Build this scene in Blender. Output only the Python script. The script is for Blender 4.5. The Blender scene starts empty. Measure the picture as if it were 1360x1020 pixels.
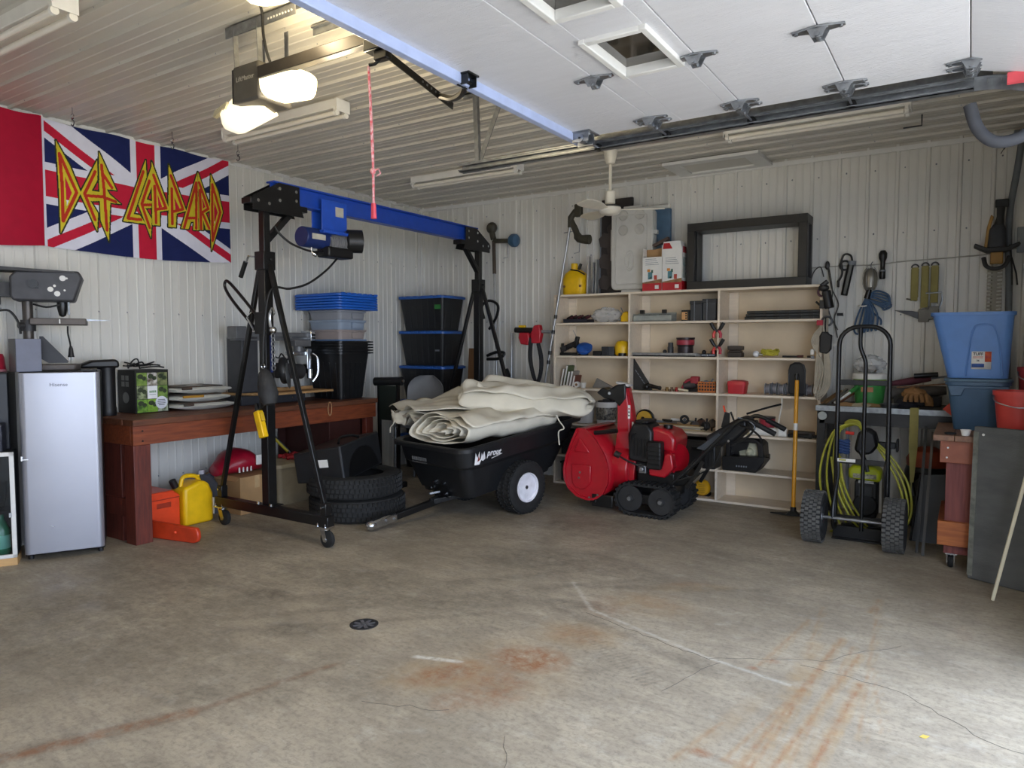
import bpy, bmesh, math, random
import numpy as np
from mathutils import Vector, Matrix, Euler
random.seed(7)
S = bpy.context.scene
C = S.collection
PI = math.pi
# ---------------------------------------------------------------- camera
cam = bpy.data.cameras.new('camera'); camo = bpy.data.objects.new('camera', cam); C.objects.link(camo)
cam.sensor_width = 36; cam.lens = 944 / 1360 * 36; cam.clip_start = .02
camo.location = (0, 0, 1.5)
camo.rotation_euler = (math.radians(90 - 3.274), 0, math.radians(32.75))
S.camera = camo
# ---------------------------------------------------------------- light
S.view_settings.view_transform = 'Standard'; S.view_settings.look = 'None'
S.view_settings.gamma = 1; S.view_settings.use_curve_mapping = False
S.view_settings.exposure = 0.40
w = bpy.data.worlds.new('sky'); S.world = w; w.use_nodes = True
bg = w.node_tree.nodes['Background']
bg.inputs[0].default_value = (.74, .87, 1.10, 1); bg.inputs[1].default_value = 5.1
def portal(name, loc, sx, sy, rot):
    l = bpy.data.lights.new(name, 'AREA'); l.shape = 'RECTANGLE'; l.size = sx; l.size_y = sy
    l.cycles.is_portal = True
    o = bpy.data.objects.new(name, l); o.location = loc; o.rotation_euler = rot; C.objects.link(o)
sun = bpy.data.lights.new('sun', 'SUN'); sun.energy = 15.0; sun.angle = .01; sun.color = (1, .95, .87)   # behind the building, lights the driveway only
suno = bpy.data.objects.new('sun', sun); C.objects.link(suno); suno.rotation_euler = (0, math.radians(-25), math.radians(12))
portal('portal_door', (.62, 2.33, 1.25), 2.5, 3.1, (0, PI/2, 0))
portal('portal_second_door', (.62, -1.2, 1.25), 2.5, 3.1, (0, PI/2, 0))
def lamp(name, loc, e, col, r):
    l = bpy.data.lights.new(name, 'POINT'); l.energy = e; l.color = col; l.shadow_soft_size = r
    o = bpy.data.objects.new(name, l); o.location = loc; C.objects.link(o)
lamp('opener_bulb', (-2.74, 2.62, 2.66), 20, (1, .84, .56), .05)
lamp('ceiling_bulb', (-2.70, 2.30, 2.99), 7, (1, .82, .52), .05)
# ---------------------------------------------------------------- helpers
def lin(h):
    h = h.lstrip('#'); r = [int(h[i:i+2], 16) / 255 for i in (0, 2, 4)]
    return tuple(c / 12.92 if c <= .04045 else ((c + .055) / 1.055) ** 2.4 for c in r)
MC = {}
def mat(name, col, rough=.5, metal=0, var=.10, scale=14, bump=0, bscale=60, stretch=None, col2=None, spec=.5, trans=0, emit=0, alpha=1, coat=0):
    if name in MC: return MC[name]
    m = bpy.data.materials.new(name); m.use_nodes = True; nt = m.node_tree; N = nt.nodes; L = nt.links
    b = N['Principled BSDF']
    c = lin(col) if isinstance(col, str) else col
    b.inputs['Roughness'].default_value = rough; b.inputs['Metallic'].default_value = metal
    b.inputs['Specular IOR Level'].default_value = spec; b.inputs['Coat Weight'].default_value = coat
    tc = N.new('ShaderNodeTexCoord'); mp = N.new('ShaderNodeMapping'); L.new(tc.outputs['Object'], mp.inputs[0])
    if stretch: mp.inputs['Scale'].default_value = stretch
    nz = N.new('ShaderNodeTexNoise'); nz.inputs['Scale'].default_value = scale; nz.inputs['Detail'].default_value = 5
    L.new(mp.outputs[0], nz.inputs['Vector'])
    cr = N.new('ShaderNodeValToRGB'); L.new(nz.outputs['Fac'], cr.inputs[0])
    c2 = lin(col2) if isinstance(col2, str) else tuple(min(1, x * (1 + var)) for x in c)
    c1 = c if col2 else tuple(x * (1 - var) for x in c)
    cr.color_ramp.elements[0].position = .35; cr.color_ramp.elements[1].position = .65
    cr.color_ramp.elements[0].color = (*c1, 1); cr.color_ramp.elements[1].color = (*c2, 1)
    L.new(cr.outputs[0], b.inputs['Base Color'])
    if bump:
        n2 = N.new('ShaderNodeTexNoise'); n2.inputs['Scale'].default_value = bscale; n2.inputs['Detail'].default_value = 4
        L.new(mp.outputs[0], n2.inputs['Vector'])
        bp = N.new('ShaderNodeBump'); bp.inputs['Strength'].default_value = bump; bp.inputs['Distance'].default_value = .01
        L.new(n2.outputs['Fac'], bp.inputs['Height']); L.new(bp.outputs[0], b.inputs['Normal'])
    if trans: b.inputs['Transmission Weight'].default_value = trans; b.inputs['IOR'].default_value = 1.3
    if emit:
        b.inputs['Emission Color'].default_value = (*c, 1); b.inputs['Emission Strength'].default_value = emit
    if alpha < 1: b.inputs['Alpha'].default_value = alpha
    MC[name] = m; return m

class M:
    def __init__(s): s.v = []; s.f = []; s.m = []
    def add(s, vs, fs, mi=0):
        n = len(s.v); s.v += [tuple(v) for v in vs]; s.f += [tuple(i + n for i in f) for f in fs]; s.m += [mi] * len(fs); return s
    def bx(s, x0, x1, y0, y1, z0, z1, mi=0):
        return s.add([(x0,y0,z0),(x1,y0,z0),(x1,y1,z0),(x0,y1,z0),(x0,y0,z1),(x1,y0,z1),(x1,y1,z1),(x0,y1,z1)],
                     [(0,3,2,1),(4,5,6,7),(0,1,5,4),(1,2,6,5),(2,3,7,6),(3,0,4,7)], mi)
    def box(s, c, d, R=(0, 0, 0), mi=0):
        e = Euler(R).to_matrix(); c = Vector(c); n = len(s.v)
        s.bx(-d[0]/2, d[0]/2, -d[1]/2, d[1]/2, -d[2]/2, d[2]/2, mi)
        for i in range(n, len(s.v)): s.v[i] = tuple(c + e @ Vector(s.v[i]))
        return s
    def bar(s, a, b, wd, ht, up=(0, 0, 1), mi=0):          # rectangular bar from a to b
        a = Vector(a); b = Vector(b); d = (b - a).normalized(); x = d.cross(Vector(up))
        if x.length < 1e-4: x = d.cross(Vector((1, 0, 0)))
        x.normalize(); z = x.cross(d); x *= wd / 2; z *= ht / 2
        return s.add([a-x-z, a+x-z, a+x+z, a-x+z, b-x-z, b+x-z, b+x+z, b-x+z],
                     [(0,1,2,3),(7,6,5,4),(0,4,5,1),(1,5,6,2),(2,6,7,3),(3,7,4,0)], mi)
    def tube(s, pts, r, n=8, closed=False, cap=True, mi=0, smooth=0):
        P = [Vector(p) for p in pts]
        if smooth:
            Q = []; m = len(P)
            for i in range(m if closed else m - 1):
                p0 = P[(i-1) % m] if closed or i > 0 else P[0]; p1 = P[i]; p2 = P[(i+1) % m]
                p3 = P[(i+2) % m] if closed or i + 2 < m else P[-1]
                for k in range(smooth):
                    t = k / smooth
                    Q.append(.5 * ((2*p1) + (p2-p0)*t + (2*p0-5*p1+4*p2-p3)*t*t + (3*p1-p0-3*p2+p3)*t**3))
            if not closed: Q.append(P[-1])
            P = Q
        m = len(P); rr = r if isinstance(r, (list, tuple)) else None
        vs = []; up = None
        for i in range(m):
            if closed: t = P[(i+1) % m] - P[i-1]
            else: t = P[min(i+1, m-1)] - P[max(i-1, 0)]
            if t.length < 1e-9: t = Vector((0, 0, 1))
            t.normalize()
            if up is None: up = t.orthogonal().normalized()
            else:
                up = up - t * up.dot(t)
                up = up.normalized() if up.length > 1e-6 else t.orthogonal().normalized()
            q = t.cross(up)
            ri = rr[int(i * (len(rr)-1) / max(1, m-1) + .5)] if rr else r
            for k in range(n):
                a = 2 * PI * k / n; vs.append(P[i] + (up * math.cos(a) + q * math.sin(a)) * ri)
        fs = []
        for i in range(m if closed else m - 1):
            j = (i + 1) % m
            for k in range(n): fs.append((i*n+k, i*n+(k+1) % n, j*n+(k+1) % n, j*n+k))
        if cap and not closed: fs += [tuple(range(n-1, -1, -1)), tuple((m-1)*n + k for k in range(n))]
        return s.add(vs, fs, mi)
    def cyl(s, a, b, r, r2=None, n=16, mi=0):
        return s.tube([a, b], [r, r if r2 is None else r2], n, mi=mi)
    def lathe(s, prof, c=(0, 0, 0), ax=(0, 0, 1), n=24, mi=0, closed=False):   # prof [(r,h)...] along ax
        ax = Vector(ax).normalized(); u = ax.orthogonal().normalized(); q = ax.cross(u); c = Vector(c); vs = []; fs = []
        for r, h in prof:
            for k in range(n):
                a = 2*PI*k/n; vs.append(c + ax*h + (u*math.cos(a) + q*math.sin(a))*r)
        m = len(prof)
        for i in range(m if closed else m-1):
            j = (i+1) % m
            for k in range(n): fs.append((i*n+k, i*n+(k+1) % n, j*n+(k+1) % n, j*n+k))
        if not closed:
            if prof[0][0] > 1e-5: fs.append(tuple(range(n-1, -1, -1)))
            if prof[-1][0] > 1e-5: fs.append(tuple((m-1)*n+k for k in range(n)))
        return s.add(vs, fs, mi)
    def sph(s, c, r, n=16, m=10, mi=0, R=None):
        r = r if isinstance(r, (tuple, list)) else (r, r, r); e = Euler(R).to_matrix() if R else Matrix.Identity(3); c = Vector(c)
        vs = []; fs = []
        for i in range(m+1):
            t = PI*i/m
            for k in range(n):
                a = 2*PI*k/n; vs.append(c + e @ Vector((r[0]*math.sin(t)*math.cos(a), r[1]*math.sin(t)*math.sin(a), r[2]*math.cos(t))))
        for i in range(m):
            for k in range(n): fs.append((i*n+k, (i+1)*n+k, (i+1)*n+(k+1) % n, i*n+(k+1) % n))
        return s.add(vs, fs, mi)
    def prism(s, poly, o, ux, uy, d, mi=0):                # polygon in plane (o,ux,uy), pushed out by vector d
        o = Vector(o); ux = Vector(ux); uy = Vector(uy); d = Vector(d); n = len(poly)
        a = [o + ux*p[0] + uy*p[1] for p in poly]; b = [v + d for v in a]
        return s.add(a + b, [tuple(range(n-1, -1, -1)), tuple(range(n, 2*n))] + [(i, (i+1) % n, n+(i+1) % n, n+i) for i in range(n)], mi)
    def loft(s, rings, cap=True, closed=True, mi=0):
        n = len(rings[0]); vs = [p for r in rings for p in r]; fs = []
        for i in range(len(rings)-1):
            for k in range(n if closed else n-1): fs.append((i*n+k, i*n+(k+1) % n, (i+1)*n+(k+1) % n, (i+1)*n+k))
        if cap: fs += [tuple(range(n-1, -1, -1)), tuple((len(rings)-1)*n+k for k in range(n))]
        return s.add(vs, fs, mi)
    def xf(s, mx, n0=0):
        for i in range(n0, len(s.v)): s.v[i] = tuple(mx @ Vector(s.v[i]))
        return s
def rrect(x0, x1, y0, y1, r, z, k=4):                      # rounded rectangle ring
    p = []
    for cx, cy, a0 in ((x1-r, y0+r, -PI/2), (x1-r, y1-r, 0), (x0+r, y1-r, PI/2), (x0+r, y0+r, PI)):
        for i in range(k+1):
            a = a0 + PI/2*i/k; p.append((cx + r*math.cos(a), cy + r*math.sin(a), z))
    return p
LOC = {}                                                   # things whose parts are given in the thing's own frame
def ob(name, m, mt, parent=None, bevel=0, seg=2, kind=None, solid=0, label=None, ang=38, loc=None):
    if isinstance(m, bpy.types.Mesh): me = m
    else:
        me = bpy.data.meshes.new(name); me.from_pydata(m.v, [], m.f)
        bm = bmesh.new(); bm.from_mesh(me); bmesh.ops.recalc_face_normals(bm, faces=bm.faces)
        for f in bm.faces: f.smooth = True
        bm.to_mesh(me); bm.free()
        for x in (mt if isinstance(mt, (list, tuple)) else [mt]): me.materials.append(x)
        if len(me.materials) > 1: me.polygons.foreach_set('material_index', m.m)
        me.set_sharp_from_angle(angle=math.radians(ang))
    o = bpy.data.objects.new(name, me); C.objects.link(o)
    if parent:
        o.parent = parent
        if parent.type == 'EMPTY' and parent.name not in LOC: o.matrix_parent_inverse = Matrix.Translation(-parent.location)
    if loc: o.location = loc
    if bevel:
        b = o.modifiers.new('bevel', 'BEVEL'); b.width = bevel; b.segments = seg; b.limit_method = 'ANGLE'; b.angle_limit = math.radians(40)
    if solid:
        b = o.modifiers.new('thick', 'SOLIDIFY'); b.thickness = solid; b.offset = 0
    if kind: o['kind'] = kind
    if label: o['label'] = label
    return o
def tag(o, label, cat, group=None):
    o['label'] = label; o['category'] = cat
    if group: o['group'] = group
    return o
def thing(name, label, cat, loc=(0, 0, 0), rz=0, group=None, local=False, rot=None):
    o = bpy.data.objects.new(name, None); C.objects.link(o); o.location = loc; o.empty_display_size = .1
    o.rotation_euler = rot or (0, 0, rz)
    if local or rz or rot: LOC[o.name] = 1
    return tag(o, label, cat, group)
def struct(name, m, mt, **k): return ob(name, m, mt, kind='structure', **k)
def dup(root, loc=None, label=None, rz=None):
    r = root.copy(); C.objects.link(r)
    if loc: r.location = loc
    if rz is not None: r.rotation_euler = (0, 0, rz)
    if label: r['label'] = label
    for ch in list(root.children):
        c = ch.copy(); C.objects.link(c); c.parent = r; c.matrix_parent_inverse = ch.matrix_parent_inverse.copy()
        for g in ch.children:
            d = g.copy(); C.objects.link(d); d.parent = c; d.matrix_parent_inverse = g.matrix_parent_inverse.copy()
    return r
def text(name, s, size, o, ux, uy, mt, parent=None, ext=.0006, sx=1, align='CENTER', shear=0, bold=0):
    cu = bpy.data.curves.new(name, 'FONT'); cu.body = s; cu.size = size; cu.extrude = ext; cu.align_x = align; cu.align_y = 'CENTER'
    cu.shear = shear; cu.offset = bold; cu.resolution_u = 3
    t = bpy.data.objects.new(name, cu); C.objects.link(t)
    dg = bpy.context.evaluated_depsgraph_get(); me = bpy.data.meshes.new_from_object(t.evaluated_get(dg))
    bpy.data.objects.remove(t)
    ux = Vector(ux).normalized(); uy = Vector(uy).normalized(); n = ux.cross(uy); o = Vector(o)
    for v in me.vertices: v.co = o + ux*v.co.x*sx + uy*v.co.y + n*(v.co.z + ext)
    me.materials.clear(); me.materials.append(mt)
    me.name = name
    return ob(name, me, mt, parent)
def arc(c, r, a0, a1, n, ux=(1, 0, 0), uy=(0, 0, 1)):
    c = Vector(c); ux = Vector(ux); uy = Vector(uy)
    return [c + ux*r*math.cos(a0 + (a1-a0)*i/n) + uy*r*math.sin(a0 + (a1-a0)*i/n) for i in range(n+1)]
def jit(a): return random.uniform(-a, a)
# ---------------------------------------------------------------- common materials
WHITE = mat('white_painted_steel', '#dbd9d2', .32, var=.03, scale=1.5)
CEILM = mat('white_ceiling_steel', '#c8c3b8', .30, var=.03, scale=1.5)
TRIMM = mat('white_trim', '#e0dfdb', .4, var=.03)
BLACK = mat('black_paint', '#101011', .35, var=.2, scale=20)
BPLAS = mat('black_plastic', '#141416', .45, var=.2, scale=10)
RUBB = mat('rubber', '#1b1b1b', .8, var=.25, scale=30, bump=.2)
STEEL = mat('galvanised_steel', '#9a9da1', .38, .9, var=.18, scale=25)
CHROME = mat('bright_zinc', '#c9ccd0', .2, 1, var=.08)
DSTEEL = mat('dark_steel', '#4a4a4c', .45, .8, var=.2)
BLUE = mat('blue_paint', '#1f4fae', .35, var=.08)
RED = mat('red_paint', '#b3121f', .3, var=.08, coat=.3)
REDP = mat('red_plastic', '#d8392c', .4, var=.08)
YEL = mat('yellow_plastic', '#e8b90f', .4, var=.06)
WPLAS = mat('white_plastic', '#e4e2dc', .45, var=.04)
PAPER = mat('white_paper', '#e8e6e0', .8, var=.03)
GREYP = mat('grey_plastic', '#7d8289', .5, var=.08)
STAIN = mat('red_stained_wood', '#6e3420', .5, scale=6, stretch=(9, 1, 9), col2='#874526', bump=.15, bscale=30)
STAINV = mat('red_stained_post', '#54251d', .5, scale=6, stretch=(9, 9, 1), col2='#6b3024', bump=.15, bscale=30)
PLY = mat('raw_plywood', '#9a7448', .65, scale=5, stretch=(6, 1, 6), col2='#b58d5c', bump=.1)
CARD = mat('cardboard', '#b08a5e', .8, var=.06, scale=8)
BROWN = mat('brown_wood', '#6d4a2c', .6, scale=6, stretch=(8, 8, 1), col2='#84603a')
CORD = mat('black_cord', '#161616', .55)
ORANGE = mat('orange_plastic', '#e0461f', .4, var=.06)
GREEN = mat('green_plastic', '#2f7d3a', .45, var=.08)
YGREEN = mat('yellow_green_plastic', '#c9cf2a', .4, var=.06)
GLASSM = mat('clear_plastic_film', '#e6e9ea', .15, var=.05, alpha=.38)
# ---------------------------------------------------------------- setting
XL, XR, YB, YF, ZC = -5.88, .5, 7.0, -3.3, 3.2
def concrete():
    m = bpy.data.materials.new('stained_concrete'); m.use_nodes = True; nt = m.node_tree; N = nt.nodes; L = nt.links; b = N['Principled BSDF']
    tc = N.new('ShaderNodeTexCoord'); O = tc.outputs['Object']
    def noise(sc, det=6, rough=.6, vec=O, dist=0):
        n = N.new('ShaderNodeTexNoise'); n.inputs['Scale'].default_value = sc; n.inputs['Detail'].default_value = det
        n.inputs['Roughness'].default_value = rough; n.inputs['Distortion'].default_value = dist; L.new(vec, n.inputs['Vector']); return n.outputs['Fac']
    def mapr(f, a, bb, c=0, d=1):
        n = N.new('ShaderNodeMapRange'); n.inputs[1].default_value = a; n.inputs[2].default_value = bb; n.inputs[3].default_value = c; n.inputs[4].default_value = d
        L.new(f, n.inputs[0]); return n.outputs[0]
    def mul(a, c):
        n = N.new('ShaderNodeMath'); n.operation = 'MULTIPLY'; L.new(a, n.inputs[0])
        if isinstance(c, (int, float)): n.inputs[1].default_value = c
        else: L.new(c, n.inputs[1])
        return n.outputs[0]
    def mix(f, a, c, mode='MIX'):
        n = N.new('ShaderNodeMix'); n.data_type = 'RGBA'; n.blend_type = mode
        if isinstance(f, (int, float)): n.inputs[0].default_value = f
        else: L.new(f, n.inputs[0])
        for s, x in ((n.inputs[6], a), (n.inputs[7], c)):
            if isinstance(x, tuple): s.default_value = (*x, 1)
            else: L.new(x, s)
        return n.outputs[2]
    mp = N.new('ShaderNodeMapping'); L.new(O, mp.inputs[0]); mp.inputs['Rotation'].default_value = (0, 0, .35); mp.inputs['Scale'].default_value = (1, 3.2, 1)
    sw = noise(3.5, 8, .65, mp.outputs[0], .6)
    c = mix(mapr(noise(1.1, 8, .62), .32, .70), lin('#918675'), lin('#beb29d'))
    c = mix(mapr(sw, .42, .72, 0, .55), c, lin('#80766a'))
    c = mix(mapr(noise(38, 6, .75), .48, .68, 0, .55), c, lin('#6a6357'))
    c = mix(mapr(noise(14, 7, .75, mp.outputs[0], .4), .50, .70, 0, .5), c, lin('#766e61'))
    c = mix(mapr(noise(5, 8, .7, mp.outputs[0], .8), .56, .76, 0, .38), c, lin('#d2c9b6'))
    c = mix(mapr(noise(7, 6, .7), .55, .75, 0, .30), c, lin('#d3cfc4'))
    at = N.new('ShaderNodeAttribute'); at.attribute_name = 'stain'
    sp = N.new('ShaderNodeSeparateColor'); L.new(at.outputs['Color'], sp.inputs[0])
    br = mapr(noise(9, 8, .7), .30, .62); fine = mapr(noise(26, 5, .7), .28, .58)
    c = mix(mul(mul(sp.outputs[1], mapr(noise(12, 8, .75), .34, .60)), .72), c, lin('#4b463f'))
    c = mix(mul(mul(at.outputs['Alpha'], br), .55), c, lin('#a98a5c'))
    c = mix(mul(mul(sp.outputs[0], mapr(noise(16, 8, .75), .36, .62)), .9), c, lin('#8f5a36'))
    c = mix(mul(mul(sp.outputs[2], fine), .8), c, lin('#d9d6cc'))
    L.new(c, b.inputs['Base Color'])
    L.new(mapr(noise(4), .3, .7, .42, .72), b.inputs['Roughness'])
    bp = N.new('ShaderNodeBump'); bp.inputs['Strength'].default_value = .25; bp.inputs['Distance'].default_value = .006
    L.new(noise(45, 8, .7), bp.inputs['Height']); L.new(bp.outputs[0], b.inputs['Normal'])
    return m
def build_floor():
    st = .0125; xs = np.arange(XL, XR + .001, st); ys = np.arange(.2, YB + .001, st)
    X, Y = np.meshgrid(xs, ys, indexing='ij')
    T4 = np.zeros_like(X); R = np.zeros_like(X); G = np.zeros_like(X); Bc = np.zeros_like(X)
    def blob(A, cx, cy, rx, ry, rot, v):
        c, s = math.cos(rot), math.sin(rot); u = ((X-cx)*c + (Y-cy)*s)/rx; t = (-(X-cx)*s + (Y-cy)*c)/ry
        np.maximum(A, v*np.clip(1.25-(u*u+t*t), 0, 1), out=A)
    def seg(A, a, b, wd, v):
        a = np.array(a); b = np.array(b); d = b-a; l2 = d@d
        t = np.clip(((X-a[0])*d[0]+(Y-a[1])*d[1])/l2, 0, 1); dist = np.hypot(X-a[0]-t*d[0], Y-a[1]-t*d[1])
        np.maximum(A, v*np.clip(1.4-dist/wd, 0, 1), out=A)
    # rust bloom in the middle of the floor
    for a in ((-1.72, 2.82, .20, .15, .4, 1), (-1.95, 2.50, .22, .11, 1.0, .75), (-1.70, 2.50, .16, .20, 0, .6), (-1.78, 2.30, .10, .10, 0, .5),
              (-1.66, 3.20, .17, .12, .3, .4), (-1.70, 3.62, .13, .20, .5, .28), (-1.48, 3.85, .16, .10, 0, .28), (-1.45, 4.25, .16, .05, .6, .3)): blob(R, *a)
    # drag scratches of rust near the door
    for a, b, wd, v in (((-.66, 2.3), (-.50, 3.88), .016, .8), ((-.62, 2.3), (-.53, 3.5), .012, .8), ((-.57, 2.3), (-.40, 3.72), .015, .8), ((-.45, 2.3), (-.36, 3.4), .022, .95), ((-.70, 2.5), (-.53, 3.45), .009, .6),
                        ((-.50, 2.5), (-.44, 3.8), .010, .5), ((-.31, 2.9), (-.40, 4.55), .008, .55), ((-.24, 3.0), (-.33, 3.6), .006, .4), ((-.42, 4.35), (-.40, 4.6), .016, .6),
                        ((-.61, 3.55), (-.66, 4.3), .008, .45), ((-.78, 3.35), (-.69, 4.05), .012, .6), ((-.86, 2.4), (-.78, 2.75), .012, .55)):
        seg(R, a, b, wd*.55, v*.8); seg(T4, a, b, wd*1.3, min(1, v*1.2)); seg(T4, (a[0]+.03, a[1]), (b[0]+.02, b[1]), wd*.6, v*.9)
    seg(T4, (-.60, 3.1), (-.60, 3.75), .04, .8)
    for a in ((-.74, 3.42, .04, .03, 0, .9), (-.79, 2.5, .05, .03, 0, .9), (-.80, 3.3, .03, .02, 0, .8), (-.66, 2.5, .06, .02, 0, .6), (.02, 4.3, .05, .12, 0, .2)): blob(R, *a)
    for a in ((-1.95, 2.50, .34, .20, .8, .8), (-1.66, 3.20, .26, .18, .3, .8), (-1.75, 2.7, .35, .40, .3, .5), (-1.5, 3.8, .28, .22, 0, .6), (-1.4, 4.2, .3, .08, .6, .5), (-.6, 3.4, .06, .3, 0, .6), (-.75, 2.8, .05, .3, -.2, .4)): blob(T4, *a)
    for a, b, wd, v in (((-2.95, 1.0), (-2.62, 1.66), .035, .8), ((-2.62, 1.66), (-2.45, 2.3), .02, .4)): seg(R, a, b, wd, v); seg(G, a, b, wd*1.6, .7)
    # tyre marks and broad dark patches further in
    for a in ((-2.5, 4.2, .55, .30, .3, .55), (-1.9, 4.35, .5, .16, -.4, .5), (-3.3, 3.2, .9, .25, .2, .5), (-2.4, 3.3, .5, .18, .9, .55), (-3.5, 2.65, .25, .15, 0, .6), (-2.95, 3.0, .35, .14, .6, .5),
              (-2.2, 2.2, .18, .16, 0, .45), (-2.55, 2.35, .12, .2, 0, .4), (-4.2, 2.6, .9, .4, 0, .55), (-3.4, 1.9, .9, .35, .2, .45), (-4.6, 3.4, .6, .7, 0, .5), (-1.55, 3.0, .12, .5, .9, .3),
              (-3.9, 4.6, .7, .8, 0, .5), (-2.9, 5.4, .9, .6, 0, .5), (-1.9, 3.55, .3, .08, .3, .6), (-1.3, 5.0, .7, .1, -.3, .3), (-2.2, 1.3, .5, .2, .2, .3), (-3.52, 2.72, .20, .10, .3, .95), (-2.95, 2.45, .25, .10, .5, .8), (-2.45, 1.95, .12, .10, 0, .6), (-2.75, 1.75, .2, .1, .8, .6), (-3.9, 1.9, .8, .6, 0, .55)): blob(G, *a)
    for a, b, wd in (((-3.6, 2.4), (-1.9, 4.4), .05), ((-3.4, 2.3), (-1.7, 4.2), .04), ((-2.0, 3.5), (-.95, 3.15), .05), ((-2.1, 3.8), (-1.0, 4.4), .04), ((-3.9, 1.6), (-2.2, 3.2), .03)): seg(G, a, b, wd, .5)
    for i in range(26):                                    # tread bars in the tyre marks
        t = i/25; x = -1.75 + t*.62; y = 3.28 - t*.36; seg(G, (x-.03, y-.05), (x+.03, y+.05), .010, .55)
        x = -2.5 + t*.8; y = 4.05 + t*.18; seg(G, (x-.03, y-.06), (x+.02, y+.06), .010, .5)
    seg(Bc, (-2.19, 2.55), (-1.98, 2.62), .016, 1)           # pale scrape
    for a, b in (((-1.75, 3.55), (-1.02, 3.30)), ((-1.02, 3.30), (-.62, 3.22)), ((-2.05, 3.9), (-1.75, 3.55))): seg(Bc, a, b, .012, .6)
    nx, ny = X.shape; n = nx*ny
    co = np.stack([X, Y, np.zeros_like(X)], -1).reshape(-1, 3)
    idx = np.arange(n).reshape(nx, ny); q = np.stack([idx[:-1, :-1], idx[1:, :-1], idx[1:, 1:], idx[:-1, 1:]], -1).reshape(-1, 4)
    me = bpy.data.meshes.new('floor'); me.vertices.add(n); me.vertices.foreach_set('co', co.ravel())
    me.loops.add(q.size); me.loops.foreach_set('vertex_index', q.ravel().astype(np.int32))
    me.polygons.add(len(q)); me.polygons.foreach_set('loop_start', np.arange(0, q.size, 4, dtype=np.int32))
    me.update(calc_edges=True)
    ca = me.color_attributes.new('stain', 'FLOAT_COLOR', 'POINT')
    ca.data.foreach_set('color', np.stack([R, G, Bc, T4], -1).reshape(-1).astype(np.float32))
    cm = concrete(); me.materials.append(cm)
    o = bpy.data.objects.new('floor', me); C.objects.link(o); o['kind'] = 'structure'
    b = M().bx(XL-.1, XR+.1, YF-.1, YB+.1, -.15, -.004); ob('floor_slab', b, cm, o)
    b = M().bx(XL, XR, YF, .2, -.004, 0); ob('floor_front', b, cm, o)
    ck = mat('crack_dark', '#6b665d', .9)                   # hairline cracks and the sawn joint
    for pts in ([(-1.75, 3.5), (-1.3, 3.36), (-.95, 3.27)], [(-1.0, 3.30), (-.55, 3.55), (-.2, 4.0)], [(-.62, 3.45), (-.2, 3.42), (.1, 3.15), (.45, 3.1)], [(-1.45, 2.2), (-1.2, 1.8), (-1.1, 1.5)], [(-2.1, 2.1), (-1.7, 2.25)], [(-.95, 3.27), (-1.1, 2.8)]):
        cb = M(); p = [Vector((x, y, .0008)) for x, y in pts]; fine = []
        for i in range(len(p)-1):
            for k in range(8): fine.append(p[i].lerp(p[i+1], k/8) + Vector((jit(.012), jit(.012), 0)))
        for i in range(len(fine)-1): cb.bar(fine[i], fine[i+1], .0022, .0008)
        ob('crack', cb, ck, o)
    return o
FL = build_floor()
struct('driveway_slab', M().bx(XR, 16, -14, 18, -.14, -.006), mat('driveway_concrete', '#b5b1a8', .8, var=.08, scale=3))  # driveway outside the doors, out of view; bounces daylight into the room
def sheet(W, H, n_hat, ph=0):
    pr = [(0, 0)]
    k = 0
    while k*.2286 < W + .01:
        u = k*.2286
        for du, d in ((.0, 0), (.007, .017), (.027, .017), (.036, 0), (.088, 0), (.093, .004), (.101, .004), (.106, 0), (.158, 0), (.163, .004), (.171, .004), (.176, 0)):
            if u + du > W: break
            if u + du > pr[-1][0] + 1e-6: pr.append((u + du, d))
        k += 1
    if pr[-1][0] < W - 1e-4: pr.append((W, 0))
    m = M(); n = len(pr)
    m.add([(u, 0, d) for u, d in pr] + [(u, H, d) for u, d in pr], [(i, i+1, n+i+1, n+i) for i in range(n-1)])
    m.xf(n_hat)
    return m
def clad(root, name, mt, start, end, H, frame):             # frame(u) -> matrix (u,w,d)->world with the sheet's origin at u
    u = start; me = None
    while u < end - .02:
        W = min(.9144, end - u)
        if W < .91: ob(name, sheet(W, H, Matrix.Identity(4)), mt, root).matrix_local = frame(u)
        else:
            if me is None: o = ob(name, sheet(.9144, H, Matrix.Identity(4)), mt, root); me = o.data
            else: o = ob(name, me, mt, root)
            o.matrix_local = frame(u)
        u += .9144
WL = struct('wall_left', M().bx(XL-.12, XL-.004, YF-.1, YB+.12, 0, ZC+.1), TRIMM)
clad(WL, 'wall_panel', WHITE, 2.56 - .9144*6, YB-.002, ZC, lambda u: Matrix(((0, 0, 1, XL), (1, 0, 0, u), (0, 1, 0, 0), (0, 0, 0, 1))))
WB = struct('wall_back', M().bx(XL-.12, XR+.12, YB+.004, YB+.12, 0, ZC+.1), TRIMM)
clad(WB, 'wall_panel', WHITE, -2.005 - .2286*16 - .18, XR-.002, ZC, lambda u: Matrix(((1, 0, 0, u), (0, 0, -1, YB), (0, 1, 0, 0), (0, 0, 0, 1))))
CE = struct('ceiling', M().bx(XL-.1, XR+.1, YF-.1, YB+.1, ZC+.004, ZC+.12), TRIMM)
clad(CE, 'ceiling_panel', CEILM, 3.56 - .9144*7, YB-.002, XR-XL, lambda u: Matrix(((0, 1, 0, XL), (1, 0, 0, u), (0, 0, -1, ZC), (0, 0, 0, 1))))
m = M().bx(XR, XR+.15, 3.9, YB+.1, 0, ZC+.1).bx(XR, XR+.15, .35, .78, 0, ZC+.1).bx(XR, XR+.15, YF-.1, -2.75, 0, ZC+.1).bx(XR, XR+.15, .78, 3.9, 2.52, ZC+.1).bx(XR, XR+.15, -2.75, .35, 2.52, ZC+.1)
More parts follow.
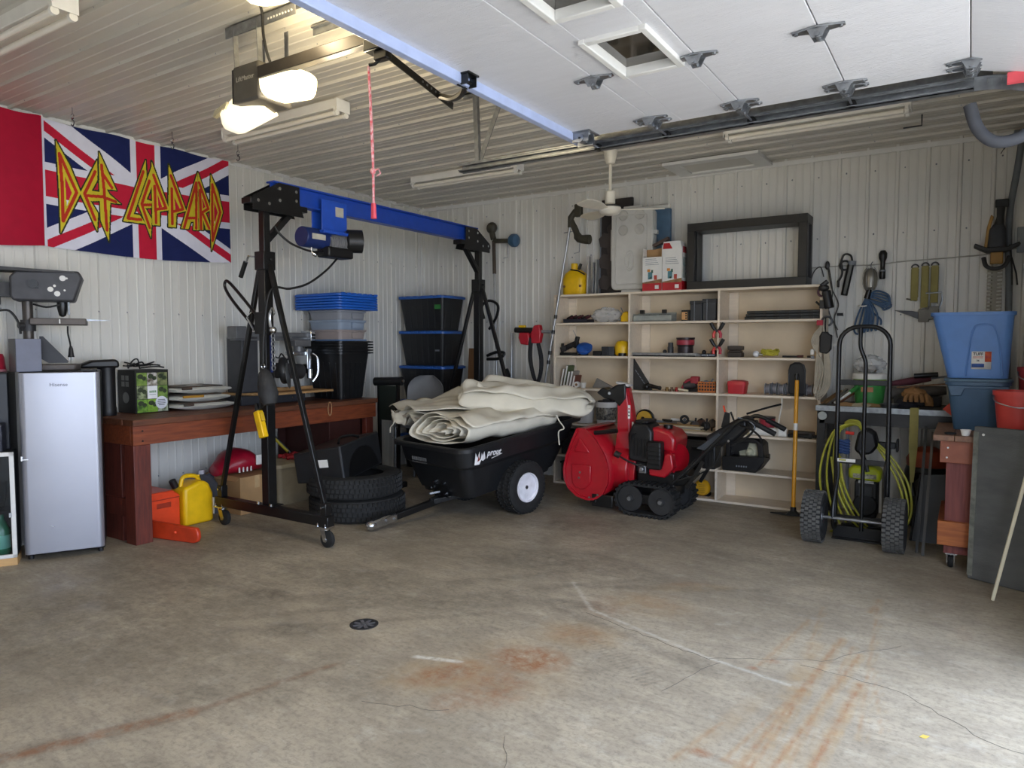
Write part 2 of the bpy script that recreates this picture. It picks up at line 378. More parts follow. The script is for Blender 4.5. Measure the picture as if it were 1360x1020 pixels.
struct('wall_right', m, WHITE)
struct('wall_front', M().bx(XL-.12, XR+.12, YF-.12, YF, 0, ZC+.1), WHITE)
struct('trim_1', M().bx(XL+.001, XL+.02, YF, YB, ZC-.03, ZC-.001), TRIMM)
struct('trim_2', M().bx(XL, XR, YB-.022, YB-.001, ZC-.06, ZC-.02), TRIMM)
struct('trim_3', M().bx(XL+.001, XL+.045, YB-.045, YB-.001, 0, ZC-.06), TRIMM)
sc = M()                                                    # screw heads of the cladding
for i in range(27):
    for zz in (.35, 1.05, 1.75, 2.45, 3.0): sc.cyl((XL, 1.3+i*.2286+.12, zz+jit(.01)), (XL+.007, 1.3+i*.2286+.12, zz), .006, n=6)
for i in range(26):
    for zz in (.35, 1.05, 1.75, 2.45, 3.0): sc.cyl((-5.6+i*.2286+.06, YB, zz+jit(.01)), (-5.6+i*.2286+.06, YB-.007, zz), .006, n=6)
ob('screw_heads', sc, GREYP, WB, kind='stuff')
sc = M()
for i in range(24):
    for j in range(10): sc.cyl((-5.6+j*.61+jit(.015), 1.45+i*.2286+.06, ZC), (-5.6+j*.61, 1.45+i*.2286+.06, ZC-.007), .007, n=6)
ob('screw_heads', sc, STEEL, CE, kind='stuff')
# ---------------------------------------------------------------- overhead door
DOORM = mat('embossed_white_door_skin', '#dcdce0', .42, var=.02, scale=3, bump=.55, bscale=26, stretch=(1.2, 9, 1))
DOORE = mat('pale_blue_edge_strip', '#a9b6d8', .35, var=.05)
D = M().bx(-1.96, -.035, .81, 3.84, 2.752, 2.762)
door = struct('door_1', D, TRIMM)
DY0, DY1, DZ = .80, 3.80, 2.705
def dsec(x0, x1, win=None):
    m = M()
    if not win: m.bx(x0+.002, x1-.002, DY0, DY1, DZ, 2.75)
    else:                                                  # ring around the panes
        xs0, xs1, ys = win; m.bx(x0+.002, xs0, DY0, DY1, DZ, 2.75); m.bx(xs1, x1-.002, DY0, DY1, DZ, 2.75)
        y = DY0
        for a, b in ys: m.bx(xs0, xs1, y, a, DZ, 2.75); y = b
        m.bx(xs0, xs1, y, DY1, DZ, 2.75)
    return m
WINS = [(2.60, 3.02), (1.95, 2.37), (1.30, 1.72)]
for x0, x1, wn in ((-1.95, -1.475, None), (-1.475, -1.005, (-1.345, -1.075, WINS[::-1])), (-1.005, -.525, None), (-.525, -.035, None)):
    ob('door_panel', dsec(x0, x1, wn), DOORM, door, bevel=.003)
pm = M().bx(0, .49, DY0, DY1, -.0225, .0225)
mx = Matrix.Translation((-.028, 0, 2.727)) @ Matrix.Rotation(math.radians(15), 4, 'Y'); pm.xf(mx)
ob('door_panel', pm, DOORM, door, bevel=.003)
PANE = mat('door_window_glass', '#39342c', .06, var=.35, scale=2.5, stretch=(1, 3, 1), spec=.6, coat=.3)
for a, b in WINS:
    f = M()
    for q in ((-1.355, -1.325, a-.012, b+.012), (-1.095, -1.065, a-.012, b+.012), (-1.325, -1.095, a-.012, a+.02), (-1.325, -1.095, b-.02, b+.012)): f.bx(*q, DZ-.018, DZ+.03)
    wf = ob('window_frame', f, TRIMM, door, bevel=.004)
    ob('pane', M().bx(-1.33, -1.09, a+.01, b-.01, DZ+.022, DZ+.026), PANE, wf)
ob('edge_strut', M().bx(-1.985, -1.945, DY0, DY1+.02, 2.66, 2.72).bx(-2.0, -1.945, DY0, DY1+.02, 2.715, 2.755), DOORE, door, bevel=.004)
def hinge_bm(x, y, roller):
    m = M(); z = DZ - .002
    for s in (-1, 1):                                       # two tapering leaves and the barrel
        m.prism([(0, -.034), (.055, -.020), (.095, -.010), (.095, .010), (.055, .020), (0, .034)], (x, y, z), (s, 0, 0), (0, 1, 0), (0, 0, -.007))
        m.cyl((x+s*.080, y, z-.007), (x+s*.080, y, z-.013), .008, n=6); m.cyl((x+s*.030, y-.018, z-.007), (x+s*.030, y-.018, z-.013), .008, n=6)
    m.prism([(-.04, 0), (.04, 0), (.018, -.042), (-.018, -.042)], (x, y-.026, z), (1, 0, 0), (0, 0, 1), (0, .005, 0))
    m.prism([(-.04, 0), (.04, 0), (.018, -.042), (-.018, -.042)], (x, y+.021, z), (1, 0, 0), (0, 0, 1), (0, .005, 0))
    m.cyl((x, y-.035, z-.03), (x, y+.035, z-.03), .010, n=10)
    if roller: m.cyl((x, y, z-.03), (x, y+.17, z-.03), .006, n=8)
    return m
h0 = None
for x in (-1.475, -1.005, -.525):
    for y in (2.98, 1.85): ob('hinge', hinge_bm(x, y, False), STEEL, door)
    ob('hinge', hinge_bm(x, 3.66, False), STEEL, door)
    h = ob('roller_hinge', hinge_bm(x, 3.72, True), STEEL, door)
    ob('roller', M().lathe([(.008, -.012), (.022, -.012), (.022, -.005), (.018, 0), (.022, .005), (.022, .012), (.008, .012)], (x, 3.905, DZ-.032), (0, 1, 0), 16), BLACK, h)
for x, y in ((-.03, 3.66), (-.03, 3.74), (-.03, 2.3)): ob('hinge', hinge_bm(x, y, False), STEEL, door)
m = M().bx(-1.95, -1.84, 3.66, 3.80, DZ-.006, DZ).bx(-1.95, -1.85, 3.735, 3.75, DZ-.07, DZ).bx(-1.95, -1.85, 3.67, 3.68, DZ-.06, DZ).cyl((-1.9, 3.66, DZ-.04), (-1.9, 3.91, DZ-.04), .008, n=8).cyl((-1.9, 3.66, DZ-.04), (-1.9, 3.72, DZ-.04), .025, n=12)
for i in range(4): m.cyl((-1.93+.02*i, 3.69+.03*(i % 2), DZ-.006), (-1.93+.02*i, 3.69+.03*(i % 2), DZ-.016), .008, n=6)
ob('top_bracket', m, STEEL, door)
ob('roller', M().lathe([(.008, -.012), (.022, -.012), (.022, 0), (.022, .012), (.008, .012)], (-1.9, 3.905, DZ-.04), (0, 1, 0), 16), BLACK, door)
ob('red_tape', M().bx(.10, .27, 3.78, 3.812, 2.618, 2.662), mat('red_tape', '#d8505a', .6), door, label='strip of red tape')
def opener_bracket():
    m = M().bx(-1.97, -1.90, 2.60, 2.68, DZ-.008, DZ).bx(-1.97, -1.962, 2.605, 2.675, DZ-.05, DZ).cyl((-1.94, 2.61, DZ-.03), (-1.94, 2.67, DZ-.03), .008, n=8)
    m.bx(-1.95, -1.91, 2.605, 2.612, DZ-.05, DZ).bx(-1.95, -1.91, 2.668, 2.675, DZ-.05, DZ)
    return m
# ---------------------------------------------------------------- track
tr = thing('door_track', 'galvanised horizontal steel track the overhead door rolls in', 'track', (-2.93, 3.92, 2.62))
def channel(x0, x1):
    m = M()
    pts = [(3.885, 2.660), (3.885, 2.70), (3.925, 2.712), (3.935, 2.70), (3.935, 2.665), (3.925, 2.655), (3.885, 2.65)]
    for i in range(len(pts)-1): m.bar((x0, *pts[i]), (x1, *pts[i]), .004, .004)
    m.bx(x0, x1, 3.932, 3.936, 2.652, 2.706).bx(x0, x1, 3.893, 3.936, 2.703, 2.708).bx(x0, x1, 3.893, 3.936, 2.650, 2.655).bx(x0, x1, 3.893, 3.897, 2.69, 2.705).bx(x0, x1, 3.893, 3.897, 2.65, 2.662)
    return m
ob('track_channel', channel(-2.93, -.02), STEEL, tr)
m = M(); cs = arc((-.02, 0, 2.17), .535, PI/2, PI/2-.75, 8)
for i in range(8): m.bar((cs[i].x, 3.934, cs[i].z-.027), (cs[i+1].x, 3.934, cs[i+1].z-.027), .004, .055); m.bar((cs[i].x, 3.915, cs[i].z-.002), (cs[i+1].x, 3.915, cs[i+1].z-.002), .04, .004)
ob('track_curve', m, STEEL, tr)
ob('reinforcing_angle', M().bx(-2.0, .05, 3.937, 3.942, 2.70, 2.765).bx(-2.0, .05, 3.937, 3.975, 2.76, 2.765), STEEL, tr)
br = thing('track_hanger', 'grey punched angle hanger holding the track end below the ceiling', 'bracket', (-2.7, 3.96, 3.2))
ob('ceiling_angle', M().bx(-2.93, -2.45, 3.945, 3.98, 3.17, 3.182).bx(-2.93, -2.45, 3.945, 3.951, 3.145, 3.182), STEEL, br)
ob('hanger_post', M().bar((-2.82, 3.955, 3.17), (-2.80, 3.955, 2.70), .03, .006).bar((-2.84, 3.95, 3.17), (-2.82, 3.95, 2.70), .004, .03), STEEL, br)
ob('diagonal_brace', M().bar((-2.60, 3.96, 3.165), (-2.80, 3.96, 2.73), .005, .035), STEEL, br)
ob('foot_angle', M().bx(-2.93, -2.55, 3.940, 3.946, 2.648, 2.70), STEEL, br)
m = M().tube([(-.035, 4.02, 2.615), (0, 4.02, 2.50), (.07, 4.02, 2.43), (.17, 4.02, 2.44), (.245, 4.02, 2.52), (.285, 4.02, 2.64)], .028, 10, smooth=6)
tag(ob('cable_sleeve', m, mat('dark_grey_foam', '#45474d', .8)), 'dark grey padded loop hanging beside the door track bend', 'sleeve')
# ---------------------------------------------------------------- fluorescent fixtures
TUBE = mat('unlit_fluorescent_tube', '#e9e3d6', .25, var=.02)
FIXM = mat('white_fixture_enamel', '#e3e0d8', .35, var=.03)
def fixture(label, x0, y, ln=1.27):
    t = thing('fluorescent_light', label, 'ceiling light', (x0, y, 3.19), group='fluorescent strip lights')
    ob('housing', M().prism([(-.065, 0), (.065, 0), (.055, -.06), (-.055, -.06)], (x0, y, 3.183), (0, 1, 0), (0, 0, 1), (ln, 0, 0)), FIXM, t, bevel=.004)
    for s in (-1, 1):
        tb = ob('tube', M().cyl((x0+.04, y+s*.043, 3.092), (x0+ln-.04, y+s*.043, 3.092), .0165, n=12), TUBE, t)
        for x in (x0+.012, x0+ln-.035): ob('lamp_holder', M().cyl((x, y+s*.043, 3.092), (x+.024, y+s*.043, 3.092), .021, n=12).bx(x, x+.022, y+s*.043-.016, y+s*.043+.016, 3.09, 3.13), FIXM, t)
    for x in (x0-.004, x0+ln-.001): ob('end_plate', M().bx(x, x+.005, y-.062, y+.062, 3.10, 3.186), TRIMM, t, bevel=.002)
    return t
fixture('unlit twin tube strip light on ceiling above the patterned flag', -4.98, 3.60)
fixture('unlit twin tube strip light on ceiling above the blue gantry beam end', -4.82, 5.66)
fixture('unlit twin tube strip light on ceiling beside the attic hatch, beyond the door track', -1.66, 5.68)
fixture('unlit strip light at the top left corner with capped tube ends', -4.99, 1.80)
# ---------------------------------------------------------------- opener
DK = mat('dark_grey_housing', '#4b4843', .5, var=.12)
LENS = mat('lit_opal_lens', '#fff0c4', .4, emit=1.5, var=.02); LENS2 = mat('lit_opal_lens_dim', '#fff0cf', .4, emit=.75, var=.02)
op = thing('door_opener', 'grey garage door opener with two opal lamp covers hung below the ceiling', 'door opener', (-3.22, 2.52, 2.80))
ob('motor_housing', M().bx(-3.335, -3.12, 2.44, 2.66, 2.765, 2.96), DK, op, bevel=.015)
text('lettering', 'LiftMaster', .036, (-3.228, 2.4395, 2.885), (1, 0, 0), (0, 0, 1), mat('pale_print', '#9a968e', .6), op)
ob('rear_plate', M().bx(-3.35, -3.335, 2.45, 2.65, 2.775, 2.95), BLACK, op)
def lens(c, ln, mt_, rot):
    rings = []
    for i in range(10):
        t = i/9; k_ = 1-.30*t if t < .75 else (1-.30*t)*math.sqrt(max(.05, 1-((t-.75)/.26)**2)); rings.append([])
        for q in range(20):
            a = 2*PI*q/20; ca, sa = math.cos(a), math.sin(a)
            rings[-1].append((ln*t, .105*k_*math.copysign(abs(ca)**.55, ca), .088*k_*math.copysign(abs(sa)**.55, sa)))
    m = M().loft(rings); m.xf(Matrix.Translation(c) @ Euler(rot).to_matrix().to_4x4())
    return ob('lamp_cover', m, mt_, op)
lens((-3.12, 2.55, 2.865), .30, LENS, (0, .22, -.10))
l2 = lens((-3.28, 2.60, 2.83), .27, LENS2, (0, .55, PI+.45))
for i in range(8): ob('vent_slot', M().box((-3.40-.020*i, 2.455+.004*i, 2.775-.002*i), (.007, .03, .04), (0, .4, .2)), mat('warm_grey', '#bdb292', .6), l2)
ob('ceiling_strap', M().bx(-3.40, -2.85, 2.46, 2.50, 3.172, 3.18).bx(-3.40, -2.85, 2.452, 2.458, 3.125, 3.18), STEEL, op)
for x in (-3.33, -3.14):
    ob('hanging_strap', M().bar((x, 2.46, 3.17), (x, 2.47, 2.94), .004, .03), STEEL, op)
    ob('hanging_strap', M().bar((x, 2.64, 3.17), (x, 2.64, 2.94), .004, .03), STEEL, op)
st = M().bx(-3.00, -2.52, 2.70, 2.705, 3.14, 3.18).bx(-3.00, -2.52, 2.685, 2.705, 3.175, 3.18)
ob('perforated_angle', st, STEEL, op)
st = M()
for i in range(9): st.cyl((-3.05+.022*i, 2.45, 3.148), (-3.05+.022*i, 2.4585, 3.148), .006, n=6)
ob('strap_hole', st, TRIMM, op, kind='stuff')
ob('power_cord', M().tube([(-3.10, 2.50, 2.955), (-3.09, 2.47, 3.0), (-3.05, 2.42, 3.06), (-2.98, 2.36, 3.12), (-2.95, 2.32, 3.15)], .007, 6, smooth=5), CORD, op)
ob('rail', M().bx(-3.12, .42, 2.43, 2.475, 2.86, 2.92), mat('dark_rail', '#3a3632', .45, .5), op, bevel=.004)
tro = ob('trolley', M().bx(-2.36, -2.20, 2.415, 2.49, 2.82, 2.875).bx(-2.31, -2.23, 2.43, 2.47, 2.775, 2.82), BLACK, op, bevel=.006)
ob('release_arm', M().tube([(-2.27, 2.45, 2.79), (-2.31, 2.44, 2.765), (-2.335, 2.43, 2.762)], .008, 8), BLACK, tro)
arm = M().bar((-2.25, 2.46, 2.80), (-2.28, 2.98, 2.72), .006, .035, up=(0, 0, 1))
da = ob('door_arm', arm, mat('dark_arm', '#2c2a28', .45, .6), op)
st = M()
for i in range(7): st.cyl((-2.268-.0018*i-.004, 2.72+.035*i, 2.762-.0054*i), (-2.268-.0018*i+.008, 2.72+.035*i, 2.762-.0054*i), .006, n=6)
ob('arm_hole', st, STEEL, da, kind='stuff')
ob('curved_arm', M().tube([(-2.27, 2.86, 2.735), (-2.18, 2.84, 2.70), (-2.05, 2.75, 2.675), (-1.955, 2.65, 2.675)], .016, 8, smooth=5), mat('dark_arm', '#2c2a28'), op)
ob('door_bracket', opener_bracket(), BLACK, op)
ROPE = mat('red_white_rope', '#c9353f', .8, scale=60, col2='#e2b9b9')
rp = thing('release_rope', 'red and white emergency release cord hanging from the opener trolley', 'rope', (-2.335, 2.43, 2.755))
ob('rope', M().tube([(-2.338, 2.43, 2.752), (-2.338, 2.44, 2.58), (-2.338, 2.45, 2.4), (-2.336, 2.45, 2.13)], .006, 6, smooth=4), ROPE, rp)
ob('rope', M().tube([(-2.328, 2.418, 2.752), (-2.332, 2.43, 2.58), (-2.336, 2.445, 2.34)], .004, 6, smooth=4), ROPE, rp)
ob('knot', M().sph((-2.336, 2.448, 2.29), .014, 10, 8).tube([(-2.336, 2.448, 2.29), (-2.31, 2.458, 2.30), (-2.30, 2.46, 2.28), (-2.32, 2.458, 2.27)], .004, 6), ROPE, rp)
ob('handle', M().cyl((-2.336, 2.45, 2.145), (-2.335, 2.45, 2.075), .011, .013, 10), mat('red_pull', '#c8414e', .5), rp)
# ceiling lamp at the top edge
t = thing('ceiling_lamp', 'glowing oval ceiling lamp at the top edge beside the door', 'ceiling light', (-2.70, 2.24, 3.18))
ob('base', M().bx(-2.92, -2.48, 2.16, 2.32, 3.14, 3.184), TRIMM, t, bevel=.01)
m = M(); rings = []
for i in range(7):
    a = PI/2*i/6; rings.append([(-2.70+.24*math.cos(a)*math.cos(q), 2.24+.085*math.cos(a)*math.sin(q), 3.14-.075*math.sin(a)) for q in [2*PI*k/20 for k in range(20)]])
ob('lens', m.loft(rings), LENS, t)
# ---------------------------------------------------------------- hatch, hooks
t = struct('trim_4', M().bx(-2.36, -1.72, 6.53, 6.93, 3.172, 3.185), CEILM)
m = M().bx(-2.48, -1.60, 6.45, 6.55, 3.155, 3.185).bx(-2.48, -1.60, 6.90, 6.985, 3.155, 3.185).bx(-2.48, -2.34, 6.55, 6.90, 3.155, 3.185).bx(-1.74, -1.60, 6.55, 6.90, 3.155, 3.185)
ob('hatch_frame', m, TRIMM, t, bevel=.004)
def hook(x, y, lab):
    t = thing('ceiling_hook', lab, 'hook', (x, y, 3.18))
    ob('eye', M().cyl((x, y, 3.19), (x, y, 3.14), .004, n=6).tube(arc((x, y, 3.12), .018, 0, 2*PI*.9, 12), .004, 6), CHROME, t)
    ob('hook_wire', M().tube(arc((x, y, 3.075), .02, PI*.6, -PI*.9, 10), .004, 6).tube([(x, y, 3.11), (x-.006, y, 3.094)], .004, 6), DSTEEL, t)
hook(-5.45, 2.66, 'metal ceiling hook above the left end of the patterned flag')
hook(-5.42, 3.40, 'metal ceiling hook above the middle of the patterned flag')
hook(-5.30, 3.92, 'metal ceiling hook above the right end of the patterned flag')
m = M().tube([(-.35, 6.15, 3.19), (-.35, 6.15, 3.11), (-.47, 6.15, 3.11)], .006, 6)
tag(ob('ceiling_hook', m, DSTEEL), 'small dark right angle hook in ceiling right of strip light', 'hook')
# ---------------------------------------------------------------- ceiling fan
FANM = mat('cream_fan_enamel', '#e6dfcf', .35, var=.03)
fx, fy = -2.68, 5.75
t = thing('ceiling_fan', 'cream three blade ceiling fan on a long down rod', 'fan', (fx, fy, 3.18))
ob('canopy', M().lathe([(.045, 3.183), (.062, 3.17), (.05, 3.10), (.035, 3.06), (.012, 3.05)], (fx, fy, 0)), FANM, t)
ob('down_rod', M().cyl((fx, fy, 3.06), (fx, fy, 2.78), .013), FANM, t)
ob('coupling', M().lathe([(.016, 2.83), (.045, 2.82), (.045, 2.72), (.03, 2.71)], (fx, fy, 0)), FANM, t)
mo = ob('motor', M().lathe([(.03, 2.71), (.075, 2.70), (.095, 2.68), (.097, 2.655), (.078, 2.63), (.04, 2.618), (0, 2.616)], (fx, fy, 0), n=32), FANM, t)
ob('vent_ring', M().lathe([(.084, 2.697), (.090, 2.692), (.095, 2.684), (.088, 2.69)], (fx, fy, 0), n=32), DSTEEL, mo)
for a in (math.radians(25), math.radians(145), math.radians(265)):
    m = M(); top = []; bot = []
    for i in range(9):
        u = .08 + .385*i/8; w_ = .025 + .045*math.sin(min(1, i/5)*PI/2); w_ *= 1 if i < 7 else (.93 if i == 7 else .70)
        tw = .22
        top.append([(u, -w_, -w_*tw + .004), (u, w_, w_*tw + .004), (u, w_, w_*tw - .004), (u, -w_, -w_*tw - .004)])
    m.loft(top); m.xf(Matrix.Translation((fx, fy, 2.665)) @ Matrix.Rotation(a, 4, 'Z')); ob('blade', m, FANM, t)
# ---------------------------------------------------------------- flags
def cloth_wave(y, z):
    return .010*math.sin(y*7.3+z*1.6) + .006*math.sin(y*17+1.3) * (1 if z < 2.9 else .4)
def flag(name, label, y0, y1, zt0, zt1, zb0, zb1, nx, ny, colour, mats, seed=0, amp=1, extra=None):
    s = np.linspace(0, 1, nx+1); t = np.linspace(0, 1, ny+1); Sg, T = np.meshgrid(s, t, indexing='ij')
    Y = y0 + (y1-y0)*Sg; top = zt0 + (zt1-zt0)*Sg - .012*np.sin(Sg*PI*3)**2; bot = zb0 + (zb1-zb0)*Sg - .03*np.sin(Sg*PI)
    Z = top + (bot-top)*T
    X = XL + .042 + amp*(.009*np.sin(Y*7.3+Z*1.6+seed) + .005*np.sin(Y*15+Z*3+seed))*(.25+.75*T)
    if extra is not None: X = X + extra(Sg, T)
    co = np.stack([X, Y, Z], -1).reshape(-1, 3); n = len(co)
    idx = np.arange(n).reshape(nx+1, ny+1); q = np.stack([idx[:-1, :-1], idx[1:, :-1], idx[1:, 1:], idx[:-1, 1:]], -1).reshape(-1, 4)
    me = bpy.data.meshes.new(name); me.vertices.add(n); me.vertices.foreach_set('co', co.ravel())
    me.loops.add(q.size); me.loops.foreach_set('vertex_index', q.ravel().astype(np.int32))
    me.polygons.add(len(q)); me.polygons.foreach_set('loop_start', np.arange(0, q.size, 4, dtype=np.int32)); me.update(calc_edges=True)
    me.polygons.foreach_set('use_smooth', np.ones(len(q), bool))
    for x in mats: me.materials.append(x)
    if colour is not None:
        sc = (Sg[:-1, :-1] + Sg[1:, 1:])/2; tc = (T[:-1, :-1] + T[1:, 1:])/2
        me.polygons.foreach_set('material_index', colour(sc, tc).ravel().astype(np.int32))
    o = bpy.data.objects.new(name, me); C.objects.link(o); return tag(o, label, 'flag')
FN = mat('navy_flag_cloth', '#1c2557', .75, var=.06, spec=.2); FW = mat('white_flag_cloth', '#dcdbe8', .75, var=.03, spec=.2)
FR = mat('red_flag_cloth', '#c01f3a', .75, var=.05, spec=.2); FY = mat('yellow_flag_print', '#cdbb2e', .75, var=.08, spec=.2); FO = mat('red_letter_print', '#b8341f', .75, var=.06, spec=.2); FG = mat('dark_letter_shadow', '#2c3324', .75, spec=.2)
# the lettering, traced as points across (0..1) and down (0..1) the flag
QU = [(208, 98), (1210, 345), (1226, 882), (240, 795)]
def uv(p):                                                 # inverse bilinear of the flag's outline
    s, t = .5, .5; A, Bq, Cq, Dq = [np.array(q, float) for q in QU]
    for _ in range(12):
        f = (1-s)*(1-t)*A + s*(1-t)*Bq + s*t*Cq + (1-s)*t*Dq - np.array(p)
        ds = (1-t)*(Bq-A) + t*(Cq-Dq); dt = (1-s)*(Dq-A) + s*(Cq-Bq)
        d = np.linalg.solve(np.stack([ds, dt], 1), -f); s += d[0]; t += d[1]
    return s*1.67, t                                       # in units of the flag's height
LET = [([(275, 215), (338, 345), (390, 490), (308, 718), (296, 500)], [(318, 405), (350, 492), (330, 570)], [[(292, 285), (371, 490), (317, 650), (309, 470), (292, 285)]]),
 ([(466, 312), (386, 493), (468, 697), (472, 600), (436, 535), (505, 532), (505, 488), (440, 478), (468, 420)], None, [[(456, 375), (407, 495), (458, 635)], [(410, 505), (495, 510)]]),
 ([(474, 270), (562, 475), (515, 470), (528, 497), (586, 548), (532, 542), (527, 750), (486, 640), (478, 480)], None, [[(487, 340), (502, 480), (517, 690)], [(492, 385), (540, 462)], [(497, 512), (560, 536)]]),
 ([(714, 308), (598, 638), (718, 650), (684, 603), (652, 598), (720, 400)], None, [[(702, 370), (622, 622), (692, 628)]]),
 ([(747, 345), (676, 545), (747, 726), (752, 625), (715, 565), (748, 565), (752, 530), (722, 518), (750, 450)], None, [[(736, 420), (695, 545), (740, 670)], [(700, 548), (746, 548)]]),
 ([(745, 316), (848, 582), (796, 586), (797, 660), (755, 657), (750, 470)], [(780, 490), (808, 562), (788, 566)], [[(757, 390), (828, 570), (782, 573)], [(765, 450), (776, 645)]]),
 ([(839, 340), (942, 590), (886, 602), (884, 675), (843, 670), (840, 480)], [(872, 515), (905, 580), (880, 584)], [[(852, 400), (922, 580), (872, 590)], [(857, 470), (864, 655)]]),
 ([(1011, 384), (912, 680), (955, 686), (969, 648), (986, 648), (983, 692), (1017, 694)], None, [[(1003, 440), (930, 676)], [(1004, 440), (1002, 684)], [(945, 628), (1003, 628)]]),
 ([(1013, 384), (1096, 590), (1062, 604), (1102, 698), (1064, 694), (1046, 640), (1048, 694), (1020, 692)], [(1040, 520), (1060, 572), (1044, 580)], [[(1021, 440), (1078, 582), (1040, 600), (1084, 688)], [(1026, 480), (1033, 688)]]),
 ([(1093, 400), (1142, 500), (1172, 610), (1099, 810), (1088, 600)], [(1114, 540), (1138, 607), (1117, 665)], [[(1103, 455), (1155, 608), (1106, 755), (1103, 600), (1103, 455)]])]
LET = [([uv(p) for p in a], [uv(p) for p in b] if b else None, [[uv(p) for p in s] for s in c]) for a, b, c in LET]
def inside(P, x, y):
    r = np.zeros(x.shape, bool); n = len(P)
    for i in range(n):
        x1, y1 = P[i]; x2, y2 = P[(i+1) % n]
        if y1 == y2: continue
        r ^= ((y1 > y) != (y2 > y)) & (x < (x2-x1)*(y-y1)/(y2-y1)+x1)
    return r
def sdist(P, x, y, close=False):
    d = np.full(x.shape, 9.)
    for i in range(len(P) - (0 if close else 1)):
        a = np.array(P[i]); b = np.array(P[(i+1) % len(P)]); e = b-a; t = np.clip(((x-a[0])*e[0]+(y-a[1])*e[1])/(e@e), 0, 1)
        d = np.minimum(d, np.hypot(x-a[0]-t*e[0], y-a[1]-t*e[1]))
    return d
def union(s, t):
    x = s*1.67; y = t; r = np.zeros(s.shape, int)           # 0 navy 1 white 2 red 3 yellow 4 letter red 5 dark
    W_, Hh = 1.67, 1.0
    for sg in (1, -1):
        yy = y if sg == 1 else 1-y
        d = (yy - x/W_)*W_/math.hypot(W_, 1)               # signed distance to the diagonal
        r[np.abs(d) < .115] = 1
    for sg in (1, -1):
        yy = y if sg == 1 else 1-y
        d = (yy - x/W_)*W_/math.hypot(W_, 1); left = x < W_/2
        red = np.where(left, (d > 0.0) & (d < .07), (d < 0.0) & (d > -.07)) if sg == 1 else np.where(left, (d > -.035) & (d < .035), (d > -.035) & (d < .035))
        r[red] = 2
    r[(np.abs(x-W_/2) < .135) | (np.abs(y-.5) < .165)] = 1
    r[(np.abs(x-W_/2) < .082) | (np.abs(y-.5) < .105)] = 2
    r[x < .022] = 1
    sh = np.zeros(s.shape, bool); ye = sh.copy(); rd = sh.copy()
    for a, b, c in LET:
        i = inside(a, x, y); o = sdist(a, x, y, True) < .012
        hole = inside(b, x, y) if b else np.zeros(s.shape, bool)
        sh |= (i | o) & ~hole; ye |= i & ~hole; ye &= ~hole
        for q in c: rd |= (sdist(q, x, y) < .0125) & i
    r[sh] = 5; r[ye] = 3; r[rd] = 4
    return r
flag('band_flag', 'red white and blue union flag with jagged yellow lettering on left wall', 2.625, 4.215, 3.168, 3.185, 2.228, 2.252, 480, 280, union, [FN, FW, FR, FY, FO, FG], .5)
flag('plain_flag', 'plain dark red flag at the left edge beside the patterned one', 1.75, 2.615, 3.165, 3.175, 2.22, 2.228, 90, 60, None, [mat('crimson_flag_cloth', '#a80f30', .7, var=.05, spec=.2)], 2,
     extra=lambda s, t: .018+.022*np.sin((s*9 + t*2.2*(1-s)))*(1-t*.4))
